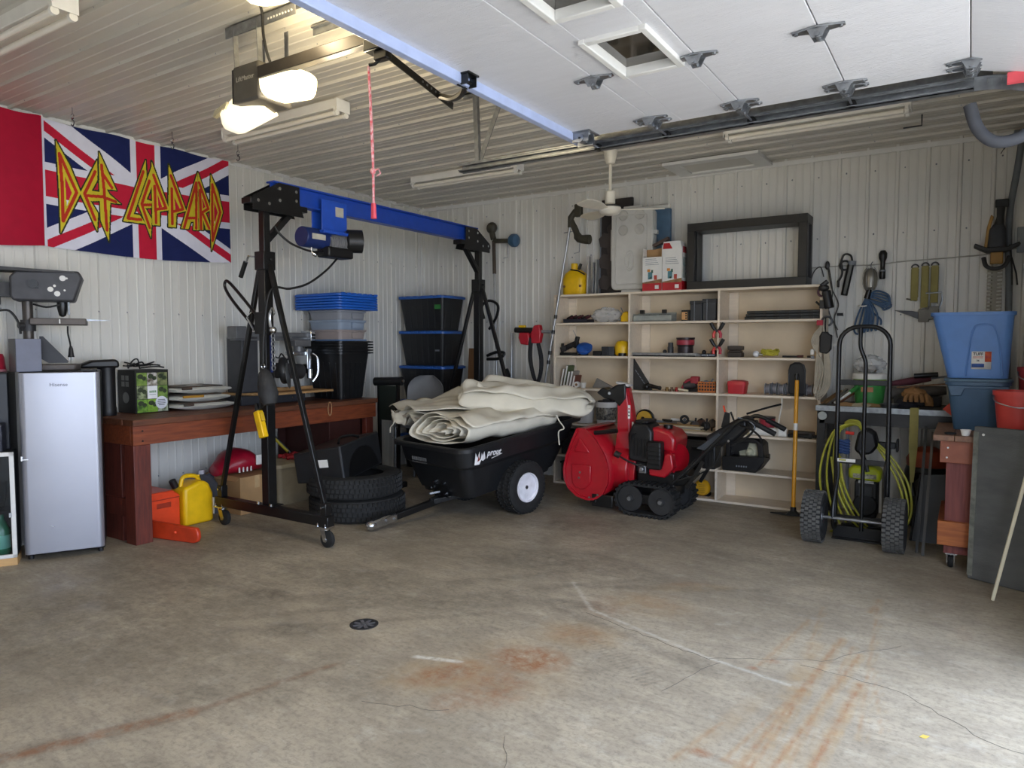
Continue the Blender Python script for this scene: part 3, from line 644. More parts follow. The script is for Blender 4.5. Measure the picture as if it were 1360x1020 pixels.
# ---------------------------------------------------------------- gantry crane
g = thing('gantry_crane', 'black wheeled gantry crane with a blue I beam in front of the workbench', 'gantry crane', (-4.57, 5.0, 0))
def gpost(y, s):
    po = ob('post', M().bx(-4.61, -4.53, y-.04, y+.04, .232, 2.10), BLACK, g, bevel=.006)
    ob('inner_post', M().bx(-4.60, -4.54, y-.03, y+.03, 2.0, 2.56), BLACK, g, bevel=.005)
    ob('collar', M().bx(-4.625, -4.515, y-.055, y+.055, 2.06, 2.20).cyl((-4.515, y, 2.14), (-4.49, y, 2.14), .012, n=8), BLACK, g, bevel=.006)
    ob('base_beam', M().bx(-5.22, -3.89, y-.035, y+.035, .158, .235), BLACK, g, bevel=.005)
    fp = ob('foot_plate', M().bx(-4.66, -4.48, y-.06, y+.06, .235, .245), BLACK, g)
    for x in (-4.645, -4.495): ob('bolt', M().cyl((x, y-.045, .245), (x, y-.045, .262), .012, n=6), CHROME, fp)
    for x0, x1 in ((-4.625, -5.165), (-4.515, -3.945)):
        ob('brace', M().bar((x0, y, 2.10), (x1, y, .29), .034, .034), BLACK, g, bevel=.004)
        ob('brace_lug', M().bx(x1-.03, x1+.03, y-.028, y+.028, .235, .33), BLACK, g, bevel=.004)
        ob('pin', M().cyl((x1, y-.045, .30), (x1, y+.045, .30), .009, n=8), CHROME, g)
    for x in (-5.17, -3.955):
        c = ob('caster', M().bx(x-.055, x+.055, y-.045, y+.045, .146, .158).cyl((x, y, .13), (x, y, .15), .035, n=14), CHROME, g)
        for k in (-1, 1):
            ob('fork', M().prism([(-.024, 0), (.024, 0), (.048, -.075), (.04, -.09), (.012, -.09)], (x, y+k*.026-.0025, .135), (1, 0, 0), (0, 0, 1), (0, .005, 0)), CHROME if x > -5 else mat('brass_zinc', '#b9a75a', .3, .9), c)
        ob('wheel', M().lathe([(.012, -.02), (.044, -.02), (.062, -.014), (.064, 0), (.062, .014), (.044, .02), (.012, .02)], (x+.028, y, .064), (0, 1, 0), 24), RUBB, c)
        ob('hub', M().cyl((x+.028, y-.03, .064), (x+.028, y+.03, .064), .014, n=12), CHROME, c)
        for k in (-.04, .04): ob('bolt', M().cyl((x+k, y-.03, .158), (x+k, y-.03, .180), .008, n=6), CHROME, c)
    # head plates and the knee brace
    for dx in (-.056, .050):
        pl = ob('end_plate', M().prism([(-.14, 2.50), (-.14, 2.60), (.10, 2.735), (.30, 2.735), (.30, 2.60), (.34, 2.50)], (-4.57+dx, y, 0), (0, s, 0), (0, 0, 1), (.006, 0, 0)), BLACK, g)
        for a, b in ((-.10, 2.57), (.10, 2.69), (.26, 2.69), (.10, 2.60), (.26, 2.62), (.0, 2.56)): ob('bolt', M().cyl((-4.57+dx-.006, y+s*a, b), (-4.57+dx+.016, y+s*a, b), .013, n=8), CHROME, pl)
    ob('top_channel', M().bx(-4.625, -4.515, min(y-s*.16, y+s*.38), max(y-s*.16, y+s*.38), 2.545, 2.59), BLACK, g, bevel=.004)
    ob('knee_brace', M().bar((-4.57, y+s*.02, 2.29), (-4.57, y+s*.27, 2.55), .05, .045), BLACK, g, bevel=.004)
gpost(3.60, 1); gpost(6.42, -1)
m = M().bx(-4.615, -4.525, 3.66, 6.36, 2.735, 2.748).bx(-4.615, -4.525, 3.66, 6.36, 2.592, 2.605).bx(-4.576, -4.564, 3.66, 6.36, 2.60, 2.74)
ob('i_beam', m, mat('gantry_blue', '#1d46a8', .35, var=.06), g, bevel=.002)
m = M().tube([(-4.61, 3.56, 1.70), (-4.80, 3.56, 1.86), (-4.94, 3.56, 1.97), (-5.0, 3.56, 1.995), (-5.01, 3.56, 1.94), (-4.9, 3.56, 1.82), (-4.63, 3.56, 1.60)], .012, 8, smooth=5)
ob('jack_handle', m, BLACK, g); ob('jack_bracket', M().bx(-4.64, -4.50, 3.545, 3.57, 1.57, 1.74), BLACK, g, bevel=.004)
ob('lever', M().tube([(-4.62, 3.55, 2.16), (-4.70, 3.55, 2.17), (-4.735, 3.55, 2.12)], .008, 8), CHROME, g)
ob('lever_grip', M().cyl((-4.735, 3.55, 2.13), (-4.80, 3.55, 2.015), .018, n=10), BLACK, g)
ob('crank_rod', M().tube([(-4.64, 3.54, 1.60), (-4.72, 3.54, 1.70), (-4.66, 3.54, 1.74)], .007, 6), CHROME, g)
ob('winch_strap', M().bx(-4.47, -4.455, 3.55, 3.565, 1.28, 1.56), mat('navy_strap', '#1c2f66', .7), g)
# hook and chain hanging on the post
t = thing('chain_hook', 'bright hook with a short chain hanging on the near gantry post', 'hook', (-4.41, 3.53, 1.75))
ob('hook', M().tube([(-4.43, 3.53, 1.62), (-4.44, 3.53, 1.70), (-4.41, 3.53, 1.765), (-4.385, 3.53, 1.73), (-4.40, 3.53, 1.705)], [.012, .011, .009, .007, .004], 8, smooth=4).sph((-4.405, 3.53, 1.60), .028, 12, 8), CHROME, t)
for i in range(9):
    z = 1.555 - i*.030; m = M().tube(arc((-4.405, 3.53, z), .016, 0, 2*PI, 10, (1, 0, 0) if i % 2 else (0, 1, 0), (0, 0, 1.2))[:-1], .0045, 6, closed=True)
    ob('chain_link', m, STEEL, t)
# hoist
h = thing('electric_hoist', 'blue and black electric hoist on a trolley under the blue beam', 'hoist', (-4.57, 4.25, 2.6))
bl = mat('hoist_blue', '#2450b8', .35, var=.06)
for dx in (-.062, .056):
    p = ob('trolley_plate', M().bx(-4.57+dx, -4.57+dx+.008, 4.12, 4.40, 2.42, 2.685), bl, h, bevel=.003)
    for y in (4.19, 4.33): ob('trolley_wheel', M().cyl((-4.57+(-.05 if dx < 0 else .018), y, 2.628), (-4.57+(-.018 if dx < 0 else .05), y, 2.628), .022, n=14), STEEL, p)
ob('label_plate', M().bx(-4.5055, -4.504, 4.27, 4.36, 2.56, 2.64), mat('worn_label', '#b7b3a6', .6), h)
ob('cross_bracket', M().bx(-4.66, -4.44, 4.08, 4.46, 2.40, 2.425), bl, h, bevel=.003)
ob('drum_cover', M().cyl((-4.55, 3.94, 2.36), (-4.55, 4.20, 2.36), .082, n=24), mat('hoist_navy', '#1b2d63', .4), h, bevel=.006)
ob('drum_label', M().bx(-4.467, -4.464, 3.98, 4.12, 2.34, 2.385), mat('worn_label'  , '#b7b3a6'), h)
ob('motor', M().cyl((-4.53, 4.18, 2.33), (-4.53, 4.46, 2.36), .078, n=24), mat('cast_grey', '#85868a', .5, .3), h)
m = M()
for i in range(10): m.cyl((-4.53, 4.20+i*.02, 2.333+.002*i), (-4.53, 4.206+i*.02, 2.333+.002*i), .086, n=24)
ob('cooling_fins', m, mat('cast_grey', '#85868a'), h, kind='stuff')
fc = ob('fan_cover', M().lathe([(.0, -.0), (.07, 0), (.098, .02), (.098, .14), (.06, .15)], (-4.51, 4.38, 2.37), (.55, .80, .02), 24), BPLAS, h)
m = M()
for r in (.03, .055, .078): m.tube(arc((-4.508, 4.377, 2.37), r, 0, 2*PI, 24, (.82, -.57, 0), (0, 0, 1))[:-1], .004, 5, closed=True)
ob('grille_ring', m, STEEL, fc, kind='stuff')
ob('control_box', M().bx(-4.60, -4.45, 4.14, 4.42, 2.215, 2.30), BPLAS, h, bevel=.015)
ob('cable_hook', M().tube([(-4.52, 4.02, 2.28), (-4.52, 4.02, 2.24), (-4.50, 4.04, 2.22), (-4.52, 4.06, 2.21), (-4.54, 4.04, 2.225)], .007, 6, smooth=3), CHROME, h)
ob('cable_gland', M().cyl((-4.53, 4.14, 2.25), (-4.53, 4.08, 2.24), .02, n=10), BPLAS, h)
ob('supply_cable', M().tube([(-4.53, 4.10, 2.245), (-4.52, 3.97, 2.25), (-4.50, 3.80, 2.28), (-4.51, 3.70, 2.34), (-4.52, 3.655, 2.40)], .009, 8, smooth=6), CORD, h)
ob('pendant_cable', M().tube([(-4.52, 4.30, 2.22), (-4.50, 4.15, 2.10), (-4.49, 3.95, 1.98), (-4.47, 3.75, 1.925), (-4.455, 3.555, 1.90), (-4.47, 3.50, 1.6), (-4.50, 3.50, 1.2), (-4.54, 3.50, 1.0)], .009, 8, smooth=6), CORD, h)
pd = thing('hoist_pendant', 'yellow two button hoist control hanging low on the black gantry post', 'control', (-4.53, 3.50, .9))
mx = Matrix.Translation((-4.52, 3.49, .90)) @ Euler((0, -.32, 0)).to_matrix().to_4x4()
ob('body', M().bx(-.03, .03, -.025, .025, -.12, .09).xf(mx), YEL, pd, bevel=.008)
ob('button', M().bx(.028, .046, -.015, .015, .0, .07).xf(mx), mat('button_yellow', '#c7a21a', .5), pd, bevel=.004)
ob('cable_boot', M().cyl((0, 0, .09), (0, 0, .15), .022, .012, 10).xf(mx), BPLAS, pd)
m = M().prism([(-.035, -.11), (.03, -.11), (.075, -.02), (.05, .09), (.0, .12), (-.03, .08)], (0, 0, 0), (1, 0, 0), (0, 0, 1), (0, .07, 0))
t = thing('chain_bag', 'worn black hook block hanging beside the yellow hoist control', 'hook block', (-4.42, 3.48, 1.15))
ob('block', M().lathe([(.0, -.14), (.05, -.13), (.075, -.06), (.065, .04), (.045, .11), (.02, .14), (0, .145)], (-4.435, 3.49, 1.17), (-.25, 0, 1), 16), mat('worn_rubber', '#2a2a2b', .7, var=.3, bump=.2), t)
ob('eye', M().tube(arc((-4.475, 3.49, 1.325), .018, 0, 2*PI, 12)[:-1], .006, 6, closed=True), CHROME, t)
ob('tail', M().sph((-4.56, 3.49, .93), (.022, .022, .055), 10, 8), BPLAS, t)
ob('tail_cord', M().tube([(-4.46, 3.49, 1.04), (-4.52, 3.49, 1.0), (-4.56, 3.49, .975)], .006, 6), CORD, t)
# ---------------------------------------------------------------- fridge and what is around it
FZ = math.atan2(.872, .489)
f = thing('fridge', 'silver single door fridge with black sides at the left', 'fridge', (-5.272, 2.427, 0), FZ)
SILV = mat('silver_fridge_door', '#a6a7b0', .33, .55, var=.03, scale=2)
ob('cabinet', M().bx(-.24, .24, .055, .40, .03, 1.305), mat('black_cabinet', '#17181b', .4), f, bevel=.008)
d = ob('door', M().loft([[(x, y, z) for x, y, _ in rrect(-.24, .24, 0, .09, .04, 0, 6)] for z in (.05, 1.30)]), SILV, f, bevel=.004)
for v in (0,):
    text('lettering', 'Hisense', .034, (-.005, -.001, 1.215), (1, 0, 0), (0, 0, 1), mat('dark_print', '#3c3d44', .4), d)
ob('handle_notch', M().bx(-.236, -.195, -.004, .006, .705, .715).bx(-.238, -.226, -.006, .02, .70, .735), CHROME, d, bevel=.002)
ob('dent', M().box((-.07, -.001, .235), (.03, .003, .006), (0, .5, 0)), CHROME, d)
ob('hinge_cap', M().bx(.12, .225, .01, .12, 1.303, 1.318), BPLAS, f, bevel=.005)
for x in (-.21, .21): ob('foot', M().cyl((x, .10, 0), (x, .10, .04), .018, n=10), BPLAS, f)
ob('foot', M().cyl((0, .38, 0), (0, .38, .04), .018, n=10), BPLAS, f)
# drill press on top of it
dp = thing('drill_press', 'dark grey bench drill press standing on the fridge top', 'drill press', (-5.63, 2.40, 1.306), FZ)
IRON = mat('dark_grey_iron', '#3a393a', .5, .3, var=.15)
ob('base', M().prism([(-.10, -.09), (.28, -.09), (.31, -.05), (.31, .05), (.28, .09), (-.10, .09)], (0, 0, 0), (1, 0, 0), (0, 1, 0), (0, 0, .045)), mat('warm_iron', '#5b5450', .5, .3), dp, bevel=.008)
ob('column', M().cyl((0, 0, .04), (0, 0, .50), .033, n=18), mat('column_iron', '#55504c', .4, .6), dp)
ob('table_collar', M().cyl((0, 0, .28), (0, 0, .36), .048, n=16).cyl((-.05, -.05, .32), (-.02, -.03, .32), .022, n=10), IRON, dp)
ob('table', M().bx(.02, .36, -.11, .11, .325, .372), mat('warm_iron', '#5b5450'), dp, bevel=.006)
ob('table_slot', M().bx(.195, .203, -.1115, -.109, .335, .365), TRIMM, dp)
ob('fence_bar', M().prism([(.34, .372), (.52, .362), (.34, .356)], (0, -.02, 0), (1, 0, 0), (0, 0, 1), (0, .02, 0)), STEEL, dp)
hd = ob('head', M().prism([(-.09, .52), (-.07, .49), (.29, .49), (.345, .66), (.325, .71), (-.05, .70), (-.09, .66)], (0, -.10, 0), (1, 0, 0), (0, 0, 1), (0, .20, 0)), mat('worn_grey_cover', '#434347', .5, .2, var=.12), dp, bevel=.015)
ob('lid_edge', M().prism([(-.42, .735), (.30, .705), (.30, .695), (-.42, .70)], (0, -.11, 0), (1, 0, 0), (0, 0, 1), (0, .22, 0)), IRON, dp)
for x, z, r in ((.225, .655, .020), (.15, .575, .018), (.19, .545, .019), (.175, .60, .009), (.25, .655, .007), (.235, .57, .007)): ob('worn_spot', M().cyl((x, -.1045, z), (x, -.099, z), r, n=14), TRIMM, hd)
ob('handle_boss', M().cyl((.05, -.12, .61), (.05, -.09, .61), .03, n=12).bar((.03, -.12, .63), (.08, -.12, .58), .012, .012), BLACK, hd)
ob('motor', M().cyl((-.24, 0, .46), (-.24, 0, .66), .085, n=20), IRON, dp, bevel=.01)
ob('motor_mount', M().bx(-.17, -.07, -.05, .05, .52, .62), IRON, dp)
ob('chuck', M().lathe([(.034, .49), (.034, .45), (.028, .42), (.022, .395), (.008, .385), (0, .384)], (.21, 0, 0)), BLACK, dp)
ob('depth_rod', M().cyl((.25, -.03, .40), (.25, -.03, .50), .008, n=8), STEEL, dp)
ob('motor_cord', M().tube([(-.24, -.06, .46), (-.18, -.08, .42), (-.10, -.07, .42), (-.05, -.06, .34), (-.04, -.05, .26)], .008, 6, smooth=5).tube([(.04, -.06, .47), (.12, -.07, .45), (.2, -.06, .47)], .007, 6, smooth=4), CORD, dp)
t = thing('power_plug', 'black power plug dangling on its lead below the drill press table', 'plug', (-5.50, 2.60, 1.47), FZ)
ob('lead', M().tube([(0, .02, .155), (0, .02, .10), (.012, .015, .03), (.016, .01, -.02)], .006, 6, smooth=4), CORD, t)
ob('plug_body', M().lathe([(.008, .03), (.014, .01), (.018, -.03), (.022, -.05), (.0, -.052)], (.016, .01, -.02), n=10), BPLAS, t)
for k in (-.008, .008): ob('prong', M().bx(.016+k-.0015, .016+k+.0015, .006, .014, -.09, -.07), STEEL, t)
t = thing('speaker_box', 'slate grey box with a black side on the left front of the fridge top', 'box', (-5.472, 2.312, 1.306), FZ + .35)
ob('case', M().bx(-.075, .075, -.07, .09, 0, .225), mat('slate_grey', '#6a6e80', .5, var=.05), t, bevel=.003)
ob('side_panel', M().bx(-.079, -.0752, -.072, .09, 0, .226), BPLAS, t)
t = tag(ob('angle_bracket', M().prism([(0, .24), (.02, .24), (.17, .06), (.165, .05), (.05, .05), (0, .085)], (-5.52, 2.42, 1.31), (.489, .872, 0), (0, 0, 1), (-.02, .012, 0)), mat('dark_sheet_metal', '#2c2d33', .5)), 'dark triangular sheet metal chute behind the slate grey box', 'bracket')
# cabinet and things left of the fridge
t = thing('black_cabinet', 'tall black cabinet at the left edge beside the fridge', 'cabinet', (-5.272, 2.427, 0), FZ)
ob('body', M().bx(-.80, -.315, .20, .55, 0, 1.30), BPLAS, t, bevel=.006)
ob('door', M().bx(-.79, -.40, .185, .199, .80, 1.29), mat('pale_grey_panel', '#9a9ba0', .5), t, bevel=.003)
ob('frame_strip', M().bx(-.399, -.32, .185, .199, .02, 1.29), mat('navy_black', '#14161f', .35), t, bevel=.003)
t = thing('red_cup', 'red plastic cup upside down on the black cabinet top', 'cup', (-5.272, 2.427, 1.30), FZ)
ob('cup', M().lathe([(.050, 0), (.048, .008), (.040, .10), (.032, .125), (0, .128)], (-.385, .30, .001)), mat('dark_red_plastic', '#b02038', .35), t)
ob('rim', M().lathe([(.05, .0), (.053, .004), (.053, .014), (.049, .018)], (-.385, .30, .001)), mat('clear_rim', '#c9848c', .3), t)
t = thing('display_cabinet', 'low white framed glass door cabinet at the left edge', 'cabinet', (-5.272, 2.427, 0), FZ)
ob('plinth', M().bx(-.85, -.275, -.02, .17, 0, .05), mat('pale_pine', '#c9a06a', .6, scale=5, stretch=(1, 8, 8)), t)
ob('box', M().bx(-.85, -.845, 0, .17, .05, .77).bx(-.285, -.28, 0, .17, .05, .77).bx(-.85, -.28, .165, .17, .05, .77).bx(-.85, -.28, 0, .17, .765, .77).bx(-.85, -.28, 0, .17, .05, .055), mat('dark_interior', '#2c2f33', .6), t)
fr = ob('door_frame', M().bx(-.85, -.82, -.02, 0, .05, .77).bx(-.302, -.275, -.02, 0, .05, .77).bx(-.85, -.275, -.02, 0, .742, .77).bx(-.85, -.275, -.02, 0, .05, .075), TRIMM, t, bevel=.003)
ob('pane', M().bx(-.82, -.302, -.012, -.008, .075, .742), mat('cabinet_glass', '#e8eef0', .05, trans=1, var=.01), fr)
ob('latch', M().bx(-.312, -.296, -.03, -.02, .33, .36), CHROME, fr)
t = thing('green_bottle', 'green bottle standing inside the white framed cabinet', 'bottle', (-5.272, 2.427, .056), FZ)
ob('bottle', M().lathe([(.05, 0), (.055, .02), (.055, .17), (.03, .23), (.02, .25), (.02, .28), (0, .281)], (-.375, .08, 0)), mat('dark_green_glass', '#1f6b4c', .2), t)
ob('label', M().lathe([(.0555, .05), (.0558, .06), (.0558, .13), (.0555, .14)], (-.375, .08, 0)), mat('pale_teal', '#6fae9c', .5), t)
t = thing('glass_bowl', 'clear glass bowl on a rack above the green bottle', 'bowl', (-5.272, 2.427, .37), FZ)
ob('bowl', M().lathe([(.03, 0), (.05, .01), (.065, .10), (.068, .18), (.064, .18), (.06, .10), (.045, .014), (0, .012)], (-.40, .085, .006)), mat('cabinet_glass', '#e8eef0'), t)
ob('rack', M().bx(-.845, -.285, .0, .165, 0, .006), mat('cabinet_glass', '#e8eef0'), t)
tag(ob('grey_case', M().bx(-.80, -.335, -.01, .16, .772, .955).xf(Matrix.Translation((-5.272, 2.427, 0)) @ Matrix.Rotation(FZ, 4, 'Z')), mat('charcoal_case', '#2b2d38', .5), bevel=.008), 'charcoal storage case lying on the white framed cabinet', 'case')
# ---------------------------------------------------------------- workbench along the left wall
BT = .935
b = thing('workbench', 'long red stained timber workbench along the left wall', 'workbench', (-5.5, 4.1, 0))
WTOP = mat('worn_bench_top', '#54301f', .55, scale=5, stretch=(9, 1, 9), col2='#6d4029', bump=.1)
for i in range(5): ob('plank', M().bx(-5.855+i*.145, -5.855+i*.145+.142, 2.852+jit(.004), 5.42+jit(.01), .89, BT), WTOP, b, bevel=.004)
ob('front_apron', M().bx(-5.185, -5.148, 2.86, 5.40, .745, .889), STAIN, b, bevel=.003)
ob('back_apron', M().bx(-5.855, -5.82, 2.86, 5.40, .745, .889), STAIN, b, bevel=.003)
for y in (2.86, 5.365): ob('end_apron', M().bx(-5.82, -5.186, y, y+.036, .745, .889), STAIN, b, bevel=.003)
for y0, y1 in ((2.81+.09, 2.99), (4.10, 4.22), (5.26, 5.36)):
    if y0 == 4.10: continue
    ob('leg', M().bx(-5.28, -5.15, y0-.04 if y0 < 3 else y0, y1, 0, .744), STAINV, b, bevel=.004)
    ob('leg', M().bx(-5.84, -5.36 if y0 < 3 else -5.70, y0-.02, y1-.05, 0, .744), STAINV, b, bevel=.004)
ob('lower_rail', M().bx(-5.83, -5.285, 2.868, 2.90, .20, .335), STAINV, b, bevel=.003)
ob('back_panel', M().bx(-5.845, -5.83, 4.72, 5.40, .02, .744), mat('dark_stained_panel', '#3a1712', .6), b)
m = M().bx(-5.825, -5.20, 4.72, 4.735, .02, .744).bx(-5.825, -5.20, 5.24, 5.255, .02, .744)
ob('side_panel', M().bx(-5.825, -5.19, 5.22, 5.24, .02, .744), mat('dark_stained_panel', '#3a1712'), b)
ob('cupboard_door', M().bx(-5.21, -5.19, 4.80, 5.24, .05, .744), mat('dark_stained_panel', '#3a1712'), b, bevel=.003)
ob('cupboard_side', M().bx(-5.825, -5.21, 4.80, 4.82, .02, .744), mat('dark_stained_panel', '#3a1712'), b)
for y in (2.93,):
    for z in (.775, .85): ob('screw', M().cyl((-5.149, y, z), (-5.144, y, z), .007, n=6), BLACK, b)
ob('apron_splice', M().bx(-5.149, -5.138, 3.70, 3.80, .76, .87), STAIN, b, bevel=.003)
tag(ob('wire_loop', M().tube(arc((-5.135, 4.76, .875), .05, 0, 2*PI, 20, (0, .45, 0), (0, 0, 1.3))[:-1], .004, 5, closed=True), mat('tan_cord', '#b08a62', .7)), 'tan cord loop hanging on the bench front below the black bins', 'cord')
# black hooded cylinder
t = thing('hooded_canister', 'tall black plastic canister with a slanted hood beside the fridge', 'canister', (-5.67, 2.955, BT))
ob('canister', M().lathe([(.062, 0), (.066, .02), (.064, .06), (.06, .07), (.062, .36), (.068, .395), (0, .396)], (-5.67, 2.955, BT)), BPLAS, t)
ob('hood', M().prism([(-.20, .375), (-.17, .405), (-.10, .435), (.06, .440), (.085, .425), (.085, .375)], (-5.67, 2.955, BT), (.35, .94, 0), (0, 0, 1), (-.14, .05, 0)).xf(Matrix.Translation((.07, -.03, 0))), BPLAS, t, bevel=.02)
# photo covered box
t = thing('lawn_mower_box', 'black carton covered in garden photographs on the workbench', 'box', (-5.73, 3.28, BT))
ob('carton', M().bx(-5.855, -5.60, 3.14, 3.42, BT+.001, 1.285), mat('black_card', '#161614', .6), t, bevel=.002)
def scene(name, g1, g2, sky):
    return mat(name, g1, .5, scale=30, col2=g2, var=.3)
cols = [('#54752f', '#8aa34a'), ('#5a4a3c', '#d8d4cc'), ('#3a4a26', '#8a8f60'), ('#2f3a22', '#a9b48a'), ('#e8e8ea', '#f2f2f4'), ('#4a6a2a', '#7c9a48'), ('#3c5a24', '#7fae3e'), ('#6f9a2e', '#95b84a'), ('#4b5a3a', '#bcc4b0')]
fx0 = -5.5995
for k in range(9):
    r, c_ = divmod(k, 3); y0 = 3.152+c_*.0865; z1 = 1.262-r*.108
    pr = ob('photo_print', M().bx(fx0, fx0+.001, y0, y0+.084, z1-.104, z1), mat('garden_print_%s' % 'abcdefghi'[k], cols[k][0], .45, scale=28, col2=cols[k][1]), t)
    if k not in (4,):
        ob('dark_tree', M().sph((fx0+.0015, y0+.03, z1-.03), (.0008, .026, .020), 10, 6).sph((fx0+.0015, y0+.06, z1-.045), (.0008, .02, .018), 10, 6), mat('dark_foliage_print', '#20281a', .5, scale=50, col2='#3c4a2a'), pr, kind='stuff')
ob('round_badge', M().cyl((fx0+.001, 3.355, 1.015), (fx0+.003, 3.355, 1.015), .052, n=28), mat('pale_badge', '#d9dbe6', .5), t)
gp = mat('green_print', '#5d8a5a', .5); dpn = mat('dark_print', '#3c3d44')
for i in range(5): ob('print_mark', M().bx(fx0+.001, fx0+.002, 3.255+.012*i, 3.263+.012*i, 1.098, 1.116), gp, t)
ob('print_line', M().bx(fx0+.001, fx0+.002, 3.255, 3.31, 1.083, 1.087), GREYP, t)
for i, wd in enumerate((.06, .07, .066, .05)): ob('print_line', M().bx(fx0+.0032, fx0+.0038, 3.355-wd/2, 3.355+wd/2, 1.035-.014*i, 1.040-.014*i), dpn, t)
ob('side_print', M().cyl((-5.74, 3.1395, 1.06), (-5.74, 3.138, 1.06), .045, n=20), mat('grey_print', '#6c6c68', .6), t)
for i in range(4): ob('side_print', M().bx(-5.80+.06*(i % 2), -5.755+.06*(i % 2), 3.1385, 3.1397, 1.15+.05*(i//2), 1.19+.05*(i//2)), mat('grey_print', '#6c6c68'), t)
m = M()
for k in range(4):
    a = [Vector((-5.75+jit(.06), 3.16+.055*i+jit(.03), 1.30+abs(jit(.05)))) for i in range(5)]; m.tube(a, .006, 6, smooth=5)
m.tube([(-5.70, 3.14, 1.297), (-5.68, 3.17, 1.36), (-5.66, 3.20, 1.37), (-5.67, 3.22, 1.30), (-5.72, 3.27, 1.30), (-5.65, 3.34, 1.31), (-5.66, 3.42, 1.30)], .006, 6, smooth=5)
tag(ob('cable_coil', m, CORD), 'tangle of black cable on top of the photo covered carton', 'cable')
# three flat bags
def bag(name, x0, x1, y0, y1, z, h, mt_):
    rings = []
    for i in range(9):
        s = i/8; k = math.sin(PI*min(max(s, .02), .98))**.45; y = y0 + (y1-y0)*s; hh = h*k; q = .025*(1-k)
        rings.append([(x0+q, y, z+h*.5-hh*.45), (x0+.03, y, z+h*.5+hh*.4), ((x0+x1)/2, y, z+h*.5+hh*.5+jit(.004)), (x1-.03, y, z+h*.5+hh*.4), (x1-q+jit(.004), y, z+h*.5+jit(.004)), (x1-.03, y, z+h*.5-hh*.5), ((x0+x1)/2, y, z+h*.5-hh*.5), (x0+.03, y, z+h*.5-hh*.5)])
    m = M().loft(rings); n = 8
    return m
BAGW = mat('white_bag_film', '#d9d8cf', .45, var=.06, bump=.3, bscale=25); BAGD = mat('dark_bag_print', '#3b3a36', .5, var=.2, bump=.3, bscale=25, scale=8, col2='#59463a'); BAGO = mat('ochre_bag_print', '#b8862e', .5)
for i, (lb, dx, dy) in enumerate((('white and dark film bag, lowest of three beside the carton', .01, .05), ('white and ochre film bag, middle of three beside the carton', 0, 0), ('white and dark film bag, topmost of three beside the carton', -.01, .02))):
    t = thing('flat_bag', lb, 'bag', (-5.62, 3.68, BT+.002+i*.068), group='bags stacked on the workbench')
    z = BT+.002+i*.068
    ob('bag', bag('bag', -5.83+dx, -5.47+dx, 3.43, 3.93+dy, z, .068, BAGW), BAGW, t, ang=60)
    rg = []
    pm = M().bx(-5.80+dx, -5.485+dx, 3.47, 3.84+dy, z+.056, z+.066)
    ob('printed_panel', pm, BAGD, t, bevel=.008)
    ob('front_print', M().bx(-5.486+dx, -5.4675+dx, 3.47, 3.56 if i != 1 else 3.66, z+.038, z+.058), BAGO if i == 1 else BAGD, t, bevel=.006)
# radial arm saw
r = thing('radial_arm_saw', 'old grey radial arm saw on a wooden table on the workbench', 'saw', (-5.55, 4.5, BT))
ob('base_box', M().bx(-5.83, -5.50, 4.05, 4.78, BT+.001, 1.02), mat('dark_blue_grey_steel', '#2e3036', .5), r, bevel=.004)
ob('bolt', M().cyl((-5.50, 4.62, .98), (-5.492, 4.62, .98), .01, n=8), CHROME, r)
ob('table_board', M().prism([(-5.84, 4.02), (-5.36, 4.26), (-5.36, 5.02), (-5.72, 4.97), (-5.84, 4.97)], (0, 0, 1.021), (1, 0, 0), (0, 1, 0), (0, 0, .022)), PLY, r, bevel=.002)
ob('fence', M().bx(-5.80, -5.62, 4.55, 4.58, 1.043, 1.075).bx(-5.60, -5.58, 4.45, 4.95, 1.043, 1.075), PLY, r)
ob('column', M().bx(-5.80, -5.58, 4.12, 4.30, 1.043, 1.56), mat('dark_saw_grey', '#3d3e42', .5), r, bevel=.01)
ARM = mat('saw_grey', '#6f7072', .45, .3, var=.1)
ob('arm', M().bx(-5.66, -5.58, 4.06, 4.92, 1.56, 1.605).bx(-5.67, -5.57, 4.06, 4.92, 1.525, 1.54).bx(-5.64, -5.60, 4.06, 4.92, 1.53, 1.57), ARM, r, bevel=.004)
ob('arm_cap', M().bx(-5.69, -5.55, 4.05, 4.16, 1.54, 1.655), ARM, r, bevel=.006)
ep = ob('end_plate', M().bx(-5.69, -5.54, 4.90, 4.96, 1.52, 1.625), CHROME, r, bevel=.006)
ob('slot', M().bx(-5.541, -5.538, 4.905, 4.955, 1.575, 1.595), BLACK, ep); ob('slot', M().bx(-5.541, -5.538, 4.905, 4.955, 1.545, 1.56), BLACK, ep)
ob('carriage', M().bx(-5.68, -5.54, 4.70, 4.90, 1.47, 1.53).cyl((-5.61, 4.80, 1.38), (-5.61, 4.80, 1.48), .05, n=14), ARM, r, bevel=.004)
ob('yoke', M().bx(-5.69, -5.53, 4.84, 4.90, 1.20, 1.45).bx(-5.67, -5.55, 4.68, 4.90, 1.38, 1.42).cyl((-5.53, 4.87, 1.15), (-5.53, 4.87, 1.25), .03, n=12), CHROME, r, bevel=.006)
mo = ob('motor', M().cyl((-5.60, 4.52, 1.24), (-5.60, 4.82, 1.22), .075, n=20), IRON, r, bevel=.008)
ob('blade_guard', M().lathe([(0, -.03), (.12, -.03), (.13, -.015), (.13, .015), (.12, .03), (0, .03)], (-5.54, 4.56, 1.24), (.75, .66, .1), 24), mat('black_guard', '#222325', .45), r)
ob('blade', M().lathe([(0, -.002), (.125, -.002), (.125, .002), (0, .002)], (-5.50, 4.575, 1.19), (.75, .66, .1), 36), STEEL, r)
